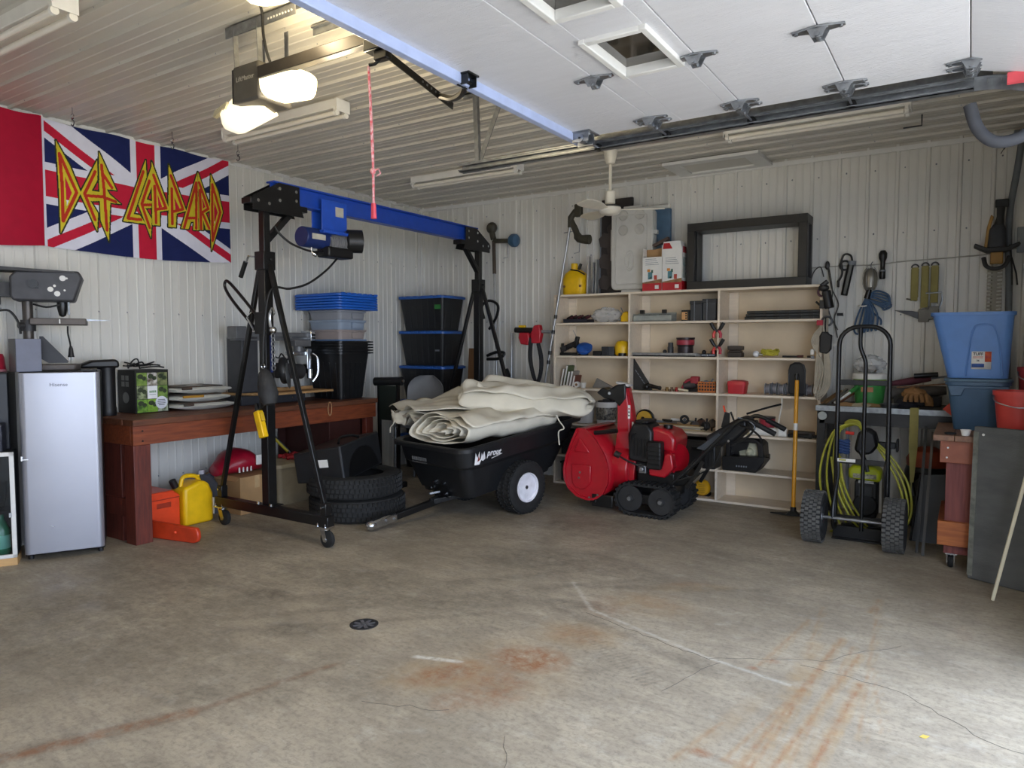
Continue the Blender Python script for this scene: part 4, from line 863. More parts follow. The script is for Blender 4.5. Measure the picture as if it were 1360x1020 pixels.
ob('handle', M().tube([(-5.52, 4.90, 1.40), (-5.48, 4.93, 1.35), (-5.47, 4.92, 1.20), (-5.50, 4.88, 1.12)], .012, 8, smooth=5), CHROME, r)
ob('cord', M().tube([(-5.58, 4.35, 1.53), (-5.56, 4.42, 1.42), (-5.55, 4.50, 1.36), (-5.56, 4.55, 1.40), (-5.55, 4.60, 1.34), (-5.57, 4.64, 1.36)], .007, 6, smooth=5), CORD, r)
# nested bins, totes and lids at the bench end
def tote(name, lab, cat, x0, x1, y0, y1, z, h, mt_, rim=.012, taper=.05, ribs=0, group=None, wall=True, rr=.04, rimh=.02, parent=None):
    t = parent or thing(name, lab, cat, ((x0+x1)/2, (y0+y1)/2, z), group=group)
    rg = []
    for s in (0, .5, 1):
        k = taper*(1-s); rg.append(rrect(x0+k, x1-k, y0+k, y1-k, rr, z+h*s))
    m = M().loft(rg, cap=False); n = len(rg[0])
    rg2 = [rg[-1]] + [rrect(x0+.008+taper*(1-s), x1-.008-taper*(1-s), y0+.008+taper*(1-s), y1-.008-taper*(1-s), rr, z+.008+(h-.008)*s) for s in (1, .5, 0)]
    m.loft(rg2, cap=False); m.add(rg[0], [tuple(range(n))]); m.add(rg2[-1], [tuple(range(n))])
    ob('body', m, mt_, t)
    if rim:
        a = rrect(x0-rim, x1+rim, y0-rim, y1+rim, rr+rim, z+h-rimh); bq = rrect(x0-rim, x1+rim, y0-rim, y1+rim, rr+rim, z+h); cq = rrect(x0+.002, x1-.002, y0+.002, y1-.002, rr, z+h); dq = rrect(x0-.002, x1+.002, y0-.002, y1+.002, rr, z+h-rimh)
        ob('rim', M().loft([dq, a, bq, cq], cap=False), mt_, t)
    return t
BIN = mat('black_bin', '#17181a', .4, var=.15)
for i in range(5):
    t = tote('nested_bin', ('black ribbed storage bin, %s of five nested on the bench end' % ('lowest', 'second from bottom', 'middle one', 'second from top', 'topmost')[i]), 'bin', -5.74, -5.24, 5.0, 5.42, BT+.001+i*.028, .475, BIN, rim=.022, taper=.05, group='nested black bins', rimh=.018)
    if i == 0:
        for k in range(5):
            ob('rib', M().bar((-5.285, 5.10+k*.06, BT+.02), (-5.245, 5.09+k*.065, BT+.37), .012, .008, up=(1, 0, 0)), BIN, t)
            ob('rib', M().bar((-5.65+k*.08, 5.045, BT+.02), (-5.67+k*.09, 5.005, BT+.37), .008, .012, up=(1, 0, 0)), BIN, t)
    ob('lid_tab', M().bx(-5.222, -5.205, 5.36, 5.43, BT+.46+i*.028, BT+.474+i*.028), BIN, t)
TZ = BT+.001+4*.028+.476
cl = [('#9a8f8c', 'tan grey storage box, lowest of three on the black bins'), ('#8f9db0', 'blue grey storage box, middle of three on the black bins'), ('#8d9097', 'light grey storage box, uppermost of three under the blue lids')]
ob_lid = None
tag(ob('blue_sheet', M().loft([rrect(-5.72, -5.25, 5.02, 5.40, .03, TZ+.001), rrect(-5.72, -5.25, 5.02, 5.40, .03, TZ+.014)]), mat('slate_blue', '#5b7fae', .5)), 'thin pale blue lid between black bins and grey boxes', 'lid')
for i, (c_, lb) in enumerate(cl):
    z = TZ+.016+i*.098
    t = thing('storage_box', lb, 'box', (-5.48, 5.2, z), group='grey boxes under the blue lids')
    mt_ = mat('box_'+('tan', 'blue_grey', 'light_grey')[i], c_, .45, var=.04)
    ob('body', M().loft([rrect(-5.70, -5.27, 5.03, 5.38, .04, z), rrect(-5.71, -5.26, 5.02, 5.39, .04, z+.075)]), mt_, t)
    ob('rim', M().loft([rrect(-5.72, -5.25, 5.01, 5.40, .045, z+.075), rrect(-5.725, -5.245, 5.005, 5.405, .045, z+.097)]), mt_, t, bevel=.003)
    ob('latch', M().bx(-5.262, -5.243, 5.18, 5.31, z+.012, z+.072).bx(-5.262, -5.247, 5.20, 5.29, z+.02, z+.06), mt_, t, bevel=.004)
LB = mat('bright_blue_lid', '#1f63c6', .4, var=.04)
for i in range(6):
    z = TZ+.312+i*.027
    t = thing('tote_lid', 'bright blue tote lid, %s of six stacked on grey boxes' % ('lowest', 'second', 'third', 'fourth', 'fifth', 'topmost')[i], 'lid', (-5.50, 5.2, z), group='stacked blue lids')
    o = jit(.003)
    ob('lid', M().loft([rrect(-5.835+o, -5.165+o, 4.93, 5.49, .05, z), rrect(-5.835+o, -5.165+o, 4.93, 5.49, .05, z+.016), rrect(-5.825+o, -5.175+o, 4.94, 5.48, .05, z+.0255)]), LB, t)
    if i == 5:
        for k in range(7): ob('lid_tab', M().bx(-5.19, -5.166, 4.97+k*.075, 5.015+k*.075, z+.014, z+.03), LB, t, bevel=.003)
# tall stack of black totes with blue lids in the corner
TB = mat('tote_black', '#1c1d1f', .42, var=.12); TL = mat('tote_lid_blue', '#2c5fae', .4, var=.06)
for i in range(5):
    z = .001+i*.412
    t = tote('lidded_tote', 'black ribbed tote with blue lid, %s of five in the corner stack' % ('lowest', 'second from the floor', 'middle one', 'second from top', 'topmost')[i], 'tote', -5.80, -5.13, 6.50, 6.92, z, .382, TB, rim=0, taper=.045, group='lidded totes in the corner')
    ob('lid', M().loft([rrect(-5.815, -5.105, 6.475, 6.945, .06, z+.375), rrect(-5.815, -5.105, 6.475, 6.945, .06, z+.40), rrect(-5.79, -5.13, 6.50, 6.92, .05, z+.411)]), TL, t)
    for k in range(7):
        x = -5.74+k*.095; ob('rib', M().bar((x+.02*(3-k)/3, 6.538, z+.03), (x, 6.506, z+.365), .008, .014, up=(1, 0, 0)), mat('tote_rib', '#2c2d2f', .4), t)
    for k in range(3):
        y = 6.58+k*.12; ob('rib', M().bar((-5.172, y, z+.03), (-5.138, y, z+.365), .014, .008, up=(1, 0, 0)), mat('tote_rib', '#2c2d2f'), t)
    for k in range(6): ob('lid_tab', M().bx(-5.78+k*.115, -5.72+k*.115, 6.47, 6.50, z+.385, z+.408), TL, t, bevel=.003)
    if i == 4: ob('green_label', M().bx(-5.25, -5.17, 6.496, 6.506, z+.25, z+.30), GREEN, t)
    if i == 3: ob('pale_print', M().bx(-5.26, -5.20, 6.512, 6.52, z+.17, z+.19), GREYP, t)
# ---------------------------------------------------------------- below the bench
t = thing('orange_case', 'orange hard plastic chainsaw case under the bench by its leg', 'case', (-5.55, 3.2, 0))
ob('shell', M().prism([(3.04, .001), (3.36, .001), (3.36, .27), (3.30, .315), (3.04, .315)], (-5.74, 0, 0), (0, 1, 0), (0, 0, 1), (.36, 0, 0)), ORANGE, t, bevel=.012)
ob('lid_seam', M().bx(-5.383, -5.376, 3.05, 3.355, .252, .258), mat('dark_orange', '#9c2c10', .5), t)
ob('grip_recess', M().bx(-5.382, -5.377, 3.16, 3.28, .185, .225), mat('dark_orange', '#9c2c10'), t, bevel=.002)
ob('saw_handle', M().tube([(-5.60, 3.08, .315), (-5.60, 3.10, .36), (-5.56, 3.16, .355), (-5.54, 3.17, .315)], .012, 8, smooth=4), BLACK, t)
m = M().prism([(-.30, 0), (.20, 0), (.235, .012), (.25, .045), (.245, .09), (.225, .118), (-.30, .135)], (0, 0, 0), (1, 0, 0), (0, 0, 1), (0, .035, 0)).xf(Matrix.Translation((-5.05, 3.085, .001)) @ Matrix.Rotation(.2, 4, 'Z'))
t = thing('bar_cover', 'orange chainsaw bar scabbard lying on the floor before the bench leg', 'scabbard', (-5.05, 3.05, 0))
ob('sleeve', m, mat('orange_red_plastic', '#c43c1c', .4), t, bevel=.008)
ob('lug', M().sph((-5.02, 3.088, .07), .012, 8, 6), ORANGE, t)
t = thing('jerry_can', 'yellow plastic fuel can under the workbench', 'fuel can', (-5.42, 3.5, 0))
ob('can', M().prism([(3.37, .001), (3.64, .001), (3.64, .24), (3.60, .335), (3.53, .365), (3.37, .315)], (-5.54, 0, 0), (0, 1, 0), (0, 0, 1), (.20, 0, 0)), YEL, t, bevel=.028, seg=4)
ob('handle', M().tube([(-5.44, 3.40, .31), (-5.44, 3.42, .385), (-5.44, 3.47, .40), (-5.44, 3.54, .385), (-5.44, 3.57, .345)], .018, 10, smooth=5), YEL, t)
ob('spout_cap', M().cyl((-5.44, 3.36, .32), (-5.44, 3.33, .385), .028, n=14), BPLAS, t, bevel=.004)
ob('vent_cap', M().cyl((-5.44, 3.56, .36), (-5.44, 3.565, .395), .013, n=10), YEL, t)
ob('side_label', M().bx(-5.36, -5.338, 3.635, 3.641, .06, .20), PAPER, t)
t = thing('grey_jug', 'dark grey oil jug with pale cap behind the yellow fuel can', 'jug', (-5.60, 3.72, 0))
ob('jug', M().loft([rrect(-5.69, -5.55, 3.64, 3.84, .03, .001), rrect(-5.69, -5.55, 3.64, 3.84, .03, .26), rrect(-5.66, -5.58, 3.68, 3.80, .03, .33), rrect(-5.64, -5.60, 3.69, 3.735, .018, .36)]), mat('grey_jug_plastic', '#4b4f57', .4), t)
ob('cap', M().cyl((-5.62, 3.712, .36), (-5.62, 3.712, .395), .027, n=14), mat('pale_cap', '#c8c8d2', .5), t)
ob('jug_handle', M().tube([(-5.62, 3.75, .33), (-5.62, 3.80, .34), (-5.62, 3.83, .29), (-5.62, 3.835, .2)], .014, 8, smooth=4), mat('grey_jug_plastic', '#4b4f57'), t)
t = thing('cardboard_carton', 'plain brown cardboard carton under the bench behind the gantry base', 'carton', (-5.52, 4.02, 0))
ob('carton', M().bx(-5.78, -5.30, 3.87, 4.24, .001, .33), CARD, t, bevel=.003)
ob('tape', M().bx(-5.301, -5.2985, 4.02, 4.07, .22, .33), mat('packing_tape', '#c9a77a', .4), t)
ob('flap', M().box((-5.54, 3.85, .318), (.48, .06, .004), (.5, 0, 0)), CARD, t)
t = thing('red_sack', 'crimson plastic sack with white print on the cardboard carton', 'sack', (-5.54, 4.08, .332))
rings = []
for i in range(9):
    s = i/8; k = math.sin(PI*min(max(s, .06), .94))**.5; rings.append([(-5.54+.19*k*math.cos(a)*(1+jit(.04)), 3.79+.45*s, .332+.115*k+.113*k*math.sin(a)*(1+jit(.04))) for a in [2*PI*q/14 for q in range(14)]])
ob('sack', M().loft(rings), mat('crimson_film', '#a3142e', .35, bump=.5, bscale=12, var=.12), t, ang=70)
ob('white_print', M().bx(-5.365, -5.345, 4.08, 4.20, .41, .50), PAPER, t, bevel=.008)
for k in range(4): ob('print_line', M().box((-5.375, 3.92+.04*k, .385), (.008, .012, .045), (0, 0, .1)), PAPER, t)
t = tote('beige_bin', 'beige storage bin with lid under the bench behind the gantry post', 'bin', -5.72, -5.28, 4.27, 4.74, .001, .365, mat('beige_plastic', '#9c9078', .5, var=.05), rim=0, taper=.03)
ob('lid', M().loft([rrect(-5.74, -5.26, 4.25, 4.76, .05, .352), rrect(-5.74, -5.26, 4.25, 4.76, .05, .385), rrect(-5.71, -5.29, 4.28, 4.73, .04, .398)]), mat('beige_lid', '#b3a78c', .5), t)
t = thing('pole_tool', 'yellow and black striped pole leaning on the wall under the bench', 'pole', (-5.80, 4.52, .4))
ob('pole', M().cyl((-5.60, 4.66, .42), (-5.82, 4.46, .735), .014, n=8), mat('yellow_pole', '#c5ae22', .5), t)
ob('black_stripe', M().cyl((-5.593, 4.672, .43), (-5.815, 4.472, .745), .008, n=6), BLACK, t)
ob('grip', M().cyl((-5.58, 4.678, .402), (-5.61, 4.652, .44), .02, n=8), BLACK, t)
m = M()
for i in range(4):
    m.tube([(-5.35-.05*i+jit(.02), 4.46+.04*k+jit(.01), .412+abs(jit(.025))) for k in range(7)], .018, 7, smooth=4)
t = thing('red_strap', 'crumpled red strap on the beige bin lid', 'strap', (-5.45, 4.6, .4))
ob('strap', m, mat('red_webbing', '#9d1c22', .7), t)
ob('buckle', M().bx(-5.36, -5.32, 4.69, 4.73, .40, .425), mat('orange_buckle', '#d07a3a', .5), t, bevel=.004)
# ---------------------------------------------------------------- tyres
def tyre(name, lab, c, r, w_, z0, mt_, group):
    t = thing(name, lab, 'tyre', (c[0], c[1], z0), group=group)
    ri = r*.62; h = w_
    prof = [(ri, .02), (ri+.02, .004), (r-.05, 0), (r-.015, .012), (r, .04), (r, h-.04), (r-.015, h-.012), (r-.05, h), (ri+.02, h-.004), (ri, h-.02), (ri+.012, h-.03), (r-.04, h-.04), (r-.03, h/2), (r-.04, .04), (ri+.012, .03)]
    ob('carcass', M().lathe(prof, (c[0], c[1], z0+.001), n=48, closed=True), RUBB, t)
    m = M()
    for k in range(64):
        a = 2*PI*k/64
        for rowz, da in ((.045, 0), (.085, .03), (.125, 0), (.16, .03)):
            if rowz > h-.02: continue
            p = Vector((c[0]+r*math.cos(a+da), c[1]+r*math.sin(a+da), z0+rowz)); m.box(p, (.012, .026, .028), (0, 0, a+da+.35))
    ob('tread', m, RUBB, t, kind='stuff')
    return t
tyre('tyre', 'black car tyre, lower one of the pair on the floor', (-4.49, 4.47), .405, .195, 0, RUBB, 'stacked tyres')
tyre('tyre', 'black car tyre, upper one of the pair holding a black box', (-4.50, 4.45), .40, .19, .196, RUBB, 'stacked tyres')
t = thing('black_crate', 'black moulded plastic box tilted on top of the tyres', 'box', (-4.5, 4.5, .39))
mx = Matrix.Translation((-4.33, 4.16, .352)) @ Euler((.10, -.08, 0)).to_matrix().to_4x4() @ Matrix.Rotation(.25, 4, 'Z')
ob('shell', M().prism([(-.46, .0), (0, 0), (.0, .30), (-.46, .26)], (0, 0, 0), (1, 0, 0), (0, 0, 1), (0, .66, 0)).xf(mx), mat('black_box', '#1d1e20', .45, var=.15), t, bevel=.012)
ob('edge_bead', M().bar((.003, .0, .0), (.003, .0, .30), .012, .012).xf(mx), mat('grey_edge', '#4a4c50', .4), t)
ob('arch_recess', M().prism([(.08, .02)] + [(.33+.25*math.cos(a), .02+.21*math.sin(a)) for a in [PI - PI*k/14 for k in range(15)]], (.001, 0, 0), (0, 1, 0), (0, 0, 1), (.006, 0, 0)).xf(mx), BLACK, t)
lb = ob('paper_label', M().bx(-.24, -.13, -.004, -.001, .13, .195).xf(mx), PAPER, t)
ob('handle_strap', M().tube([(-.1, .15, .30), (-.12, .22, .335), (-.08, .32, .335), (-.05, .4, .305)], .012, 8, smooth=4).xf(mx), BLACK, t)
# ---------------------------------------------------------------- dump cart
CPHI = math.radians(12)
MXC = Matrix.Translation((-3.70, 5.39, 0)) @ Matrix.Rotation(-CPHI, 4, 'Z')
ct = thing('dump_cart', 'black poly dump cart loaded with cream canvas, tow bar on the floor', 'cart', (-3.70, 5.39, 0), -CPHI)
TILT = Matrix.Translation((0, 0, .23)) @ Matrix.Rotation(math.radians(6), 4, 'X') @ Matrix.Translation((0, 0, -.23))
def crect(w0, w1, y0, y1, r, z, k=5):                       # rounded outline, half width w0 at front (y0) and w1 at rear (y1)
    p = []
    for cx, cy, a0 in ((w0-r, y0+r, -PI/2), (w1-r, y1-r, 0), (-w1+r, y1-r, PI/2), (-w0+r, y0+r, PI)):
        for i in range(k+1):
            a = a0 + PI/2*i/k; p.append((cx+r*math.cos(a), cy+r*math.sin(a), z))
    return p
CARTP = mat('cart_poly', '#1a1b1d', .42, var=.12, scale=12)
o_ = [crect(.33, .30, -.56, .52, .10, .25), crect(.37, .34, -.60, .60, .11, .40), crect(.40, .37, -.63, .66, .11, .50), crect(.44, .41, -.68, .74, .12, .545), crect(.455, .42, -.70, .80, .12, .68), crect(.50, .46, -.745, .88, .13, .685), crect(.50, .46, -.745, .88, .13, .715), crect(.49, .45, -.735, .87, .12, .725), crect(.44, .41, -.685, .80, .11, .715), crect(.42, .39, -.66, .72, .10, .55), crect(.35, .32, -.58, .56, .09, .29)]
m = M().loft(o_); m.xf(TILT); ob('tub', m, CARTP, ct, ang=30)
ob('axle', M().cyl((-.36, 0, .23), (.36, 0, .23), .014), STEEL, ct)
for s in (-1, 1):
    wh = ob('wheel', M().lathe([(.13, -.085), (.16, -.098), (.20, -.10), (.225, -.085), (.232, -.05), (.234, 0), (.232, .05), (.225, .085), (.20, .10), (.16, .098), (.13, .085), (.125, .06), (.125, -.06)], (s*.385, 0, .232), (s, 0, 0), 44, closed=True), RUBB, ct)
    tr_ = M()
    for k in range(40):
        a = 2*PI*k/40
        for j in range(5):
            x = s*.385 + (j-2)*.034; aa = a + (.05 if j % 2 else 0); tr_.box((x, .233*math.cos(aa), .232+.233*math.sin(aa)), (.030, .022, .010), (aa-PI/2, 0, .25*(1 if j % 2 else -1)))
    ob('tread', tr_, RUBB, wh, kind='stuff')
    ob('rim', M().lathe([(.135, .075), (.130, .096), (.120, .094), (.112, .04), (.10, .0), (.07, -.012), (.045, -.01), (.04, .02), (.028, .025), (.028, .06), (.012, .065), (0, .065)], (s*.385, 0, .232), (s, 0, 0), 36), mat('white_rim', '#e9e8ee', .35), wh)
    ob('hub_nut', M().cyl((s*.44, 0, .232), (s*.462, 0, .232), .018, n=8), DSTEEL, wh)
    ob('valve', M().cyl((s*.40, -.075, .17), (s*.45, -.08, .165), .006, n=6), BLACK, wh)
    ob('wheel_bracket', M().prism([(-.10, .20), (.10, .20), (.24, .46), (.20, .46)], (s*.27, 0, 0), (0, 1, 0), (0, 0, 1), (.006, 0, 0)), BLACK, ct)
tb = ob('tow_bar', M().bar((0, -.10, .215), (0, -1.12, .075), .05, .05).bar((-.20, -.05, .22), (-.02, -.70, .145), .03, .04).bar((.20, -.05, .22), (.02, -.70, .145), .03, .04), BLACK, ct, bevel=.003)
ob('coupler', M().prism([(-1.34, .028), (-1.32, .012), (-1.08, .045), (-1.08, .115), (-1.20, .105), (-1.31, .085), (-1.345, .055)], (-.034, 0, 0), (0, 1, 0), (0, 0, 1), (.068, 0, 0)), CHROME, ct, bevel=.012)
ob('coupler_ball_cup', M().sph((0, -1.315, .048), (.045, .05, .042), 14, 10), CHROME, ct)
for y in (-1.12, -1.20): ob('bolt', M().cyl((.034, y, .075), (.042, y, .075), .009, n=6), STEEL, ct)
lt = ob('release_latch', M().bx(-.045, .045, -.56, -.48, .20, .235).bar((.0, -.52, .22), (-.06, -.68, .20), .025, .02).cyl((-.05, -.52, .24), (.05, -.52, .24), .022, n=10).cyl((-.05, -.47, .225), (.05, -.47, .225), .02, n=10), STEEL, ct, bevel=.004)
ob('front_plate', M().bx(-.09, .09, -.595, -.585, .23, .40).xf(TILT), BLACK, ct)
for x, z in ((-.06, .36), (.06, .36), (-.12, .30), (.07, .27)): ob('bolt', M().cyl((x, -.615, z), (x, -.58, z), .011, n=6).xf(TILT), CHROME, ct)
fg_ = mat('faint_grey_print', '#6a6b6d', .5)
for k in range(8): ob('print_mark', M().bx(-.235+.026*k, -.216+.026*k, -.699, -.6965, .562, .592).xf(TILT), fg_, ct)
ob('print_line', M().bx(-.235, -.03, -.699, -.6965, .545, .550).xf(TILT), fg_, ct)
ux = (0, 1, 0)
lw = mat('white_print', '#e6e3e2', .5); lr = mat('red_brown_print', '#8a3a30', .5)
ob('underline', M().prism([(-.40, .583), (-.27, .598), (-.27, .602), (-.40, .588)], (.4555, 0, 0), (-.025, 1, 0), (0, 0, 1), (.0015, 0, 0)).xf(TILT), lw, ct)
text('lettering', 'prout', .075, TILT @ Vector((.4535, -.355, .625)), (-.025, 1, 0), (.1, 0, 1), lw, ct, sx=.95, shear=.25, bold=.002)
m = M(); rx = .4555
for pts in ([(-.60, .57), (-.575, .665), (-.56, .62), (-.53, .67), (-.535, .60), (-.50, .62), (-.545, .565)], [(-.525, .60), (-.505, .655), (-.50, .625), (-.475, .66), (-.47, .60), (-.50, .585)]):
    m.prism(pts, (rx, 0, 0), (-.025, 1, 0), (0, 0, 1), (.0015, 0, 0))
ob('flame_emblem', m.xf(TILT), lw, ct)
m = M().prism([(-.565, .59), (-.545, .64), (-.535, .60)], (rx+.0012, 0, 0), (-.025, 1, 0), (0, 0, 1), (.0012, 0, 0)); ob('flame_emblem', m.xf(TILT), lr, ct)
# ---------------------------------------------------------------- canvas
CANV = mat('cream_canvas', '#ddd6c4', .85, var=.06, scale=5, bump=.35, bscale=9)
def fold_roll(a, b, width, height, turns, seed, nL=34, sag=.0, flat=2.6, skew=.0, k0=.12, droop=0, cap_end=False):
    rnd = random.Random(seed); a = Vector(a); b = Vector(b); d = (b-a).normalized(); sx_ = Vector((d.y, -d.x, 0)).normalized(); up = sx_.cross(d).normalized()
    if up.z < 0: up = -up
    nS = int(40*turns); m = M(); vs = []; ph = [rnd.uniform(0, 6) for _ in range(8)]
    for i in range(nL+1):
        t = i/nL; p = a.lerp(b, t)
        for j in range(nS+1):
            q = j/nS; ang = 2*PI*turns*q + .4; k = (1 - (1-k0)*q)*(1 if not cap_end or t < .88 else max(.06, 1-((t-.88)/.12)**2)**.5)
            ca, sa = math.cos(ang), math.sin(ang)
            x = math.copysign(abs(ca)**(2/flat), ca)*width/2*k; z = math.copysign(abs(sa)**(2/flat), sa)*height/2*(k*.9+.1*k)
            wr = .016*math.sin(9*t+ph[0]+3*x/width*4)*math.sin(5*q*turns+ph[1]) + .008*math.sin(23*t+ph[2]+7*ang*.3) + .010*max(0, math.sin(17*t+6*x/width+ph[6]))**4 + .006*math.sin(14*x/width+ph[3]+8*t)
            endw = (.5-abs(t-.5))*2; e = (1-min(1, endw*5))
            off = d*(e*.03*math.sin(ang*2+ph[4]) + .02*e*math.sin(ang*5+ph[5]))*1.0
            vs.append(p + sx_*(x + wr*.6 + skew*z) + up*(z + wr - droop*(x/width)**2*4) + off - Vector((0, 0, sag*math.sin(PI*t))))
    fs = [(i*(nS+1)+j, i*(nS+1)+j+1, (i+1)*(nS+1)+j+1, (i+1)*(nS+1)+j) for i in range(nL) for j in range(nS)]
    m.add(vs, fs); return m
def tarp(lab, a, b, w_, h, turns, seed, **k):
    t = thing('canvas_tarp', lab, 'tarp', ((a[0]+b[0])/2, (a[1]+b[1])/2, min(a[2], b[2])-h/2), group='folded canvas tarps in the cart')
    ob('cloth', fold_roll(a, b, w_, h, turns, seed, **k), CANV, t, solid=.006, ang=55)
    return t
def cw(x, y, z): return tuple(MXC @ Vector((x, y, z)))
t1 = tarp('cream folded canvas with open layered end at the front of the black cart', cw(.10, -.67, .765), cw(.08, .45, .80), .84, .27, 4.2, 3, skew=.3)
def patch(A, B, Cc, Dd, nu, nv, bulge, rip, seed, edge=.05):
    rnd = random.Random(seed); ph = [rnd.uniform(0, 6) for _ in range(6)]; A, B, Cc, Dd = map(Vector, (A, B, Cc, Dd)); vs = []
    for i in range(nu+1):
        for j in range(nv+1):
            s, t = i/nu, j/nv; q = A.lerp(Dd, t).lerp(B.lerp(Cc, t), s)
            z = bulge*math.sin(PI*s)*math.sin(PI*t) + rip*math.sin(11*s+5*t+ph[0]) + rip*.6*math.sin(19*t-7*s+ph[1]) + .5*rip*max(0, math.sin(13*t+9*s+ph[4]))**3
            z += edge*(1-t)**4*math.sin(7*s+ph[2]) + edge*.8*(1-s)**5*math.sin(9*t+ph[3])
            vs.append(q + Vector((rip*math.sin(9*t+ph[5]), rip*math.sin(8*s+ph[2]), z)))
    return M().add(vs, [(i*(nv+1)+j, i*(nv+1)+j+1, (i+1)*(nv+1)+j+1, (i+1)*(nv+1)+j) for i in range(nu) for j in range(nv)])
t2 = thing('canvas_tarp', 'flatter cream canvas sheet draped over the left front side of the cart', 'tarp', cw(-.4, -.2, .75), group='folded canvas tarps in the cart')
ob('cloth', patch(cw(-1.0, -.42, .86), cw(-.50, .05, 1.06), cw(.42, .18, .90), cw(-.24, -.70, .925), 34, 30, .03, .008, 2, .035), CANV, t2, solid=.006, ang=60)
for k in range(3): ob('under_fold', patch(cw(-.98+.03*k, -.40, .835-.03*k), cw(-.48, .05, 1.0-.04*k), cw(.2, .1, .82-.03*k), cw(-.34, -.62, .86-.03*k), 26, 20, .01, .007, 5+k, .05), CANV, t2, solid=.006, ang=60)
ob('hanging_corner', patch(cw(-.80, -.55, .86), cw(-.60, -.46, .87), cw(-.62, -.52, .74), cw(-.72, -.58, .76), 8, 10, .02, .006, 3, .02), CANV, t2, solid=.006, ang=60)
t3 = tarp('uppermost cream canvas bundle lying across the rear of the cart', (-3.88, 5.20, 1.02), (-2.96, 5.95, .935), .52, .27, 4.2, 5, skew=-.5, droop=.02, cap_end=True)
ob('loose_fold', patch((-3.86, 5.36, 1.10), (-3.84, 5.62, 1.20), (-3.05, 6.05, 1.05), (-3.10, 5.82, 1.05), 14, 26, .03, .006, 6, .02), CANV, t3, solid=.006, ang=60)
ob('loose_fold', patch((-3.80, 5.10, 1.00), (-3.74, 5.24, 1.09), (-3.42, 5.42, 1.04), (-3.46, 5.28, .96), 10, 16, .03, .010, 9, .05), CANV, t3, solid=.006, ang=60)
ob('tie_cord', M().tube([cw(-.70, -.56, .80), cw(-.72, -.58, .74), cw(-.76, -.58, .71), cw(-.75, -.59, .66)], .006, 6, smooth=5), CANV, t2)
ob('tie_cord', M().tube([cw(.50, .34, .86), cw(.52, .36, .80), cw(.58, .36, .735), cw(.53, .345, .70), cw(.535, .35, .58)], .006, 6, smooth=5), CANV, t3)
# ---------------------------------------------------------------- snow blower
sb = thing('snow_blower', 'red tracked snow blower with black engine and handlebars before the shelves', 'snow blower', (-2.35, 6.0, 0))
SRED = mat('snow_blower_red', '#a90f20', .3, var=.06, coat=.4)
PROF = [(-2.925, .735), (-2.975, .63), (-3.03, .49), (-3.058, .37), (-3.05, .28), (-3.01, .20), (-2.93, .14), (-2.83, .115), (-2.75, .125), (-2.68, .18), (-2.635, .28), (-2.63, .40), (-2.67, .52), (-2.76, .65), (-2.86, .735)]
NY, FY_ = 5.64, 6.24
for y in (NY, FY_): ob('side_plate', M().prism(PROF, (0, y, 0), (1, 0, 0), (0, 0, 1), (0, .018, 0)), SRED, sb, bevel=.007)
def emb(pts): return ob('embossed_panel', M().prism(pts, (0, NY, 0), (1, 0, 0), (0, 0, 1), (0, -.016, 0)), SRED, sb, bevel=.008)
emb([(-2.90, .66), (-2.96, .53), (-2.80, .53)])
emb([(-2.985, .42), (-2.79, .42), (-2.79, .27)] + [(-2.89+.095*math.cos(a), .29+.095*math.sin(a)) for a in [-.5, -1.0, -1.6, -2.2, -2.7]])
m = M(); rim = PROF
for i in range(len(rim)): m.bar((rim[i][0], NY-.004, rim[i][1]), (rim[(i+1) % len(rim)][0], NY-.004, rim[(i+1) % len(rim)][1]), .022, .024, up=(0, 1, 0))
ob('plate_rim', m, SRED, sb)
for x, z in ((-2.895, .35), (-2.905, .30), (-2.80, .135), (-2.72, .165)): ob('bolt', M().cyl((x, NY-.01, z), (x, NY-.02, z), .010, n=8), CHROME, sb)
back = PROF[8:]; rr = [[(x, y, z) for x, z in back] for y in (NY+.01, FY_)]
m = M(); n = len(back); m.add(rr[0]+rr[1], [(i, i+1, n+i+1, n+i) for i in range(n-1)])
ob('housing_shell', m, SRED, sb, solid=.008)
ob('housing_lip', M().bx(-2.93, -2.84, NY, FY_+.018, .73, .745), SRED, sb, bevel=.004)
m = M(); sp = []
for i in range(49):
    a = i*.55; sp.append((-2.83+.17*math.cos(a), NY+.04+.52*i/48, .36+.17*math.sin(a)))
m.tube(sp, .014, 6); m.cyl((-2.83, NY, .36), (-2.83, FY_, .36), .03)
ob('auger', m, SRED, sb)
ob('impeller_housing', M().cyl((-2.66, 5.94, .38), (-2.50, 5.94, .38), .20, n=28), SRED, sb, bevel=.01)
ob('side_brace', M().prism([(-2.60, .16), (-2.47, .16), (-2.44, .50), (-2.56, .50)], (0, 5.80, 0), (1, 0, 0), (0, 0, 1), (0, .03, 0)), SRED, sb, bevel=.004)
ob('skid', M().bx(-2.78, -2.58, NY-.012, NY, .06, .17).cyl((-2.74, NY-.03, .11), (-2.74, NY, .11), .016, n=8), BLACK, sb, bevel=.006)
ob('scraper', M().bx(-2.80, -2.74, NY, FY_, .085, .115), BLACK, sb)
ob('tool_rod', M().tube([(-2.80, 5.72, .70), (-2.72, 5.72, .71), (-2.58, 5.72, .735)], .02, 8), BLACK, sb)
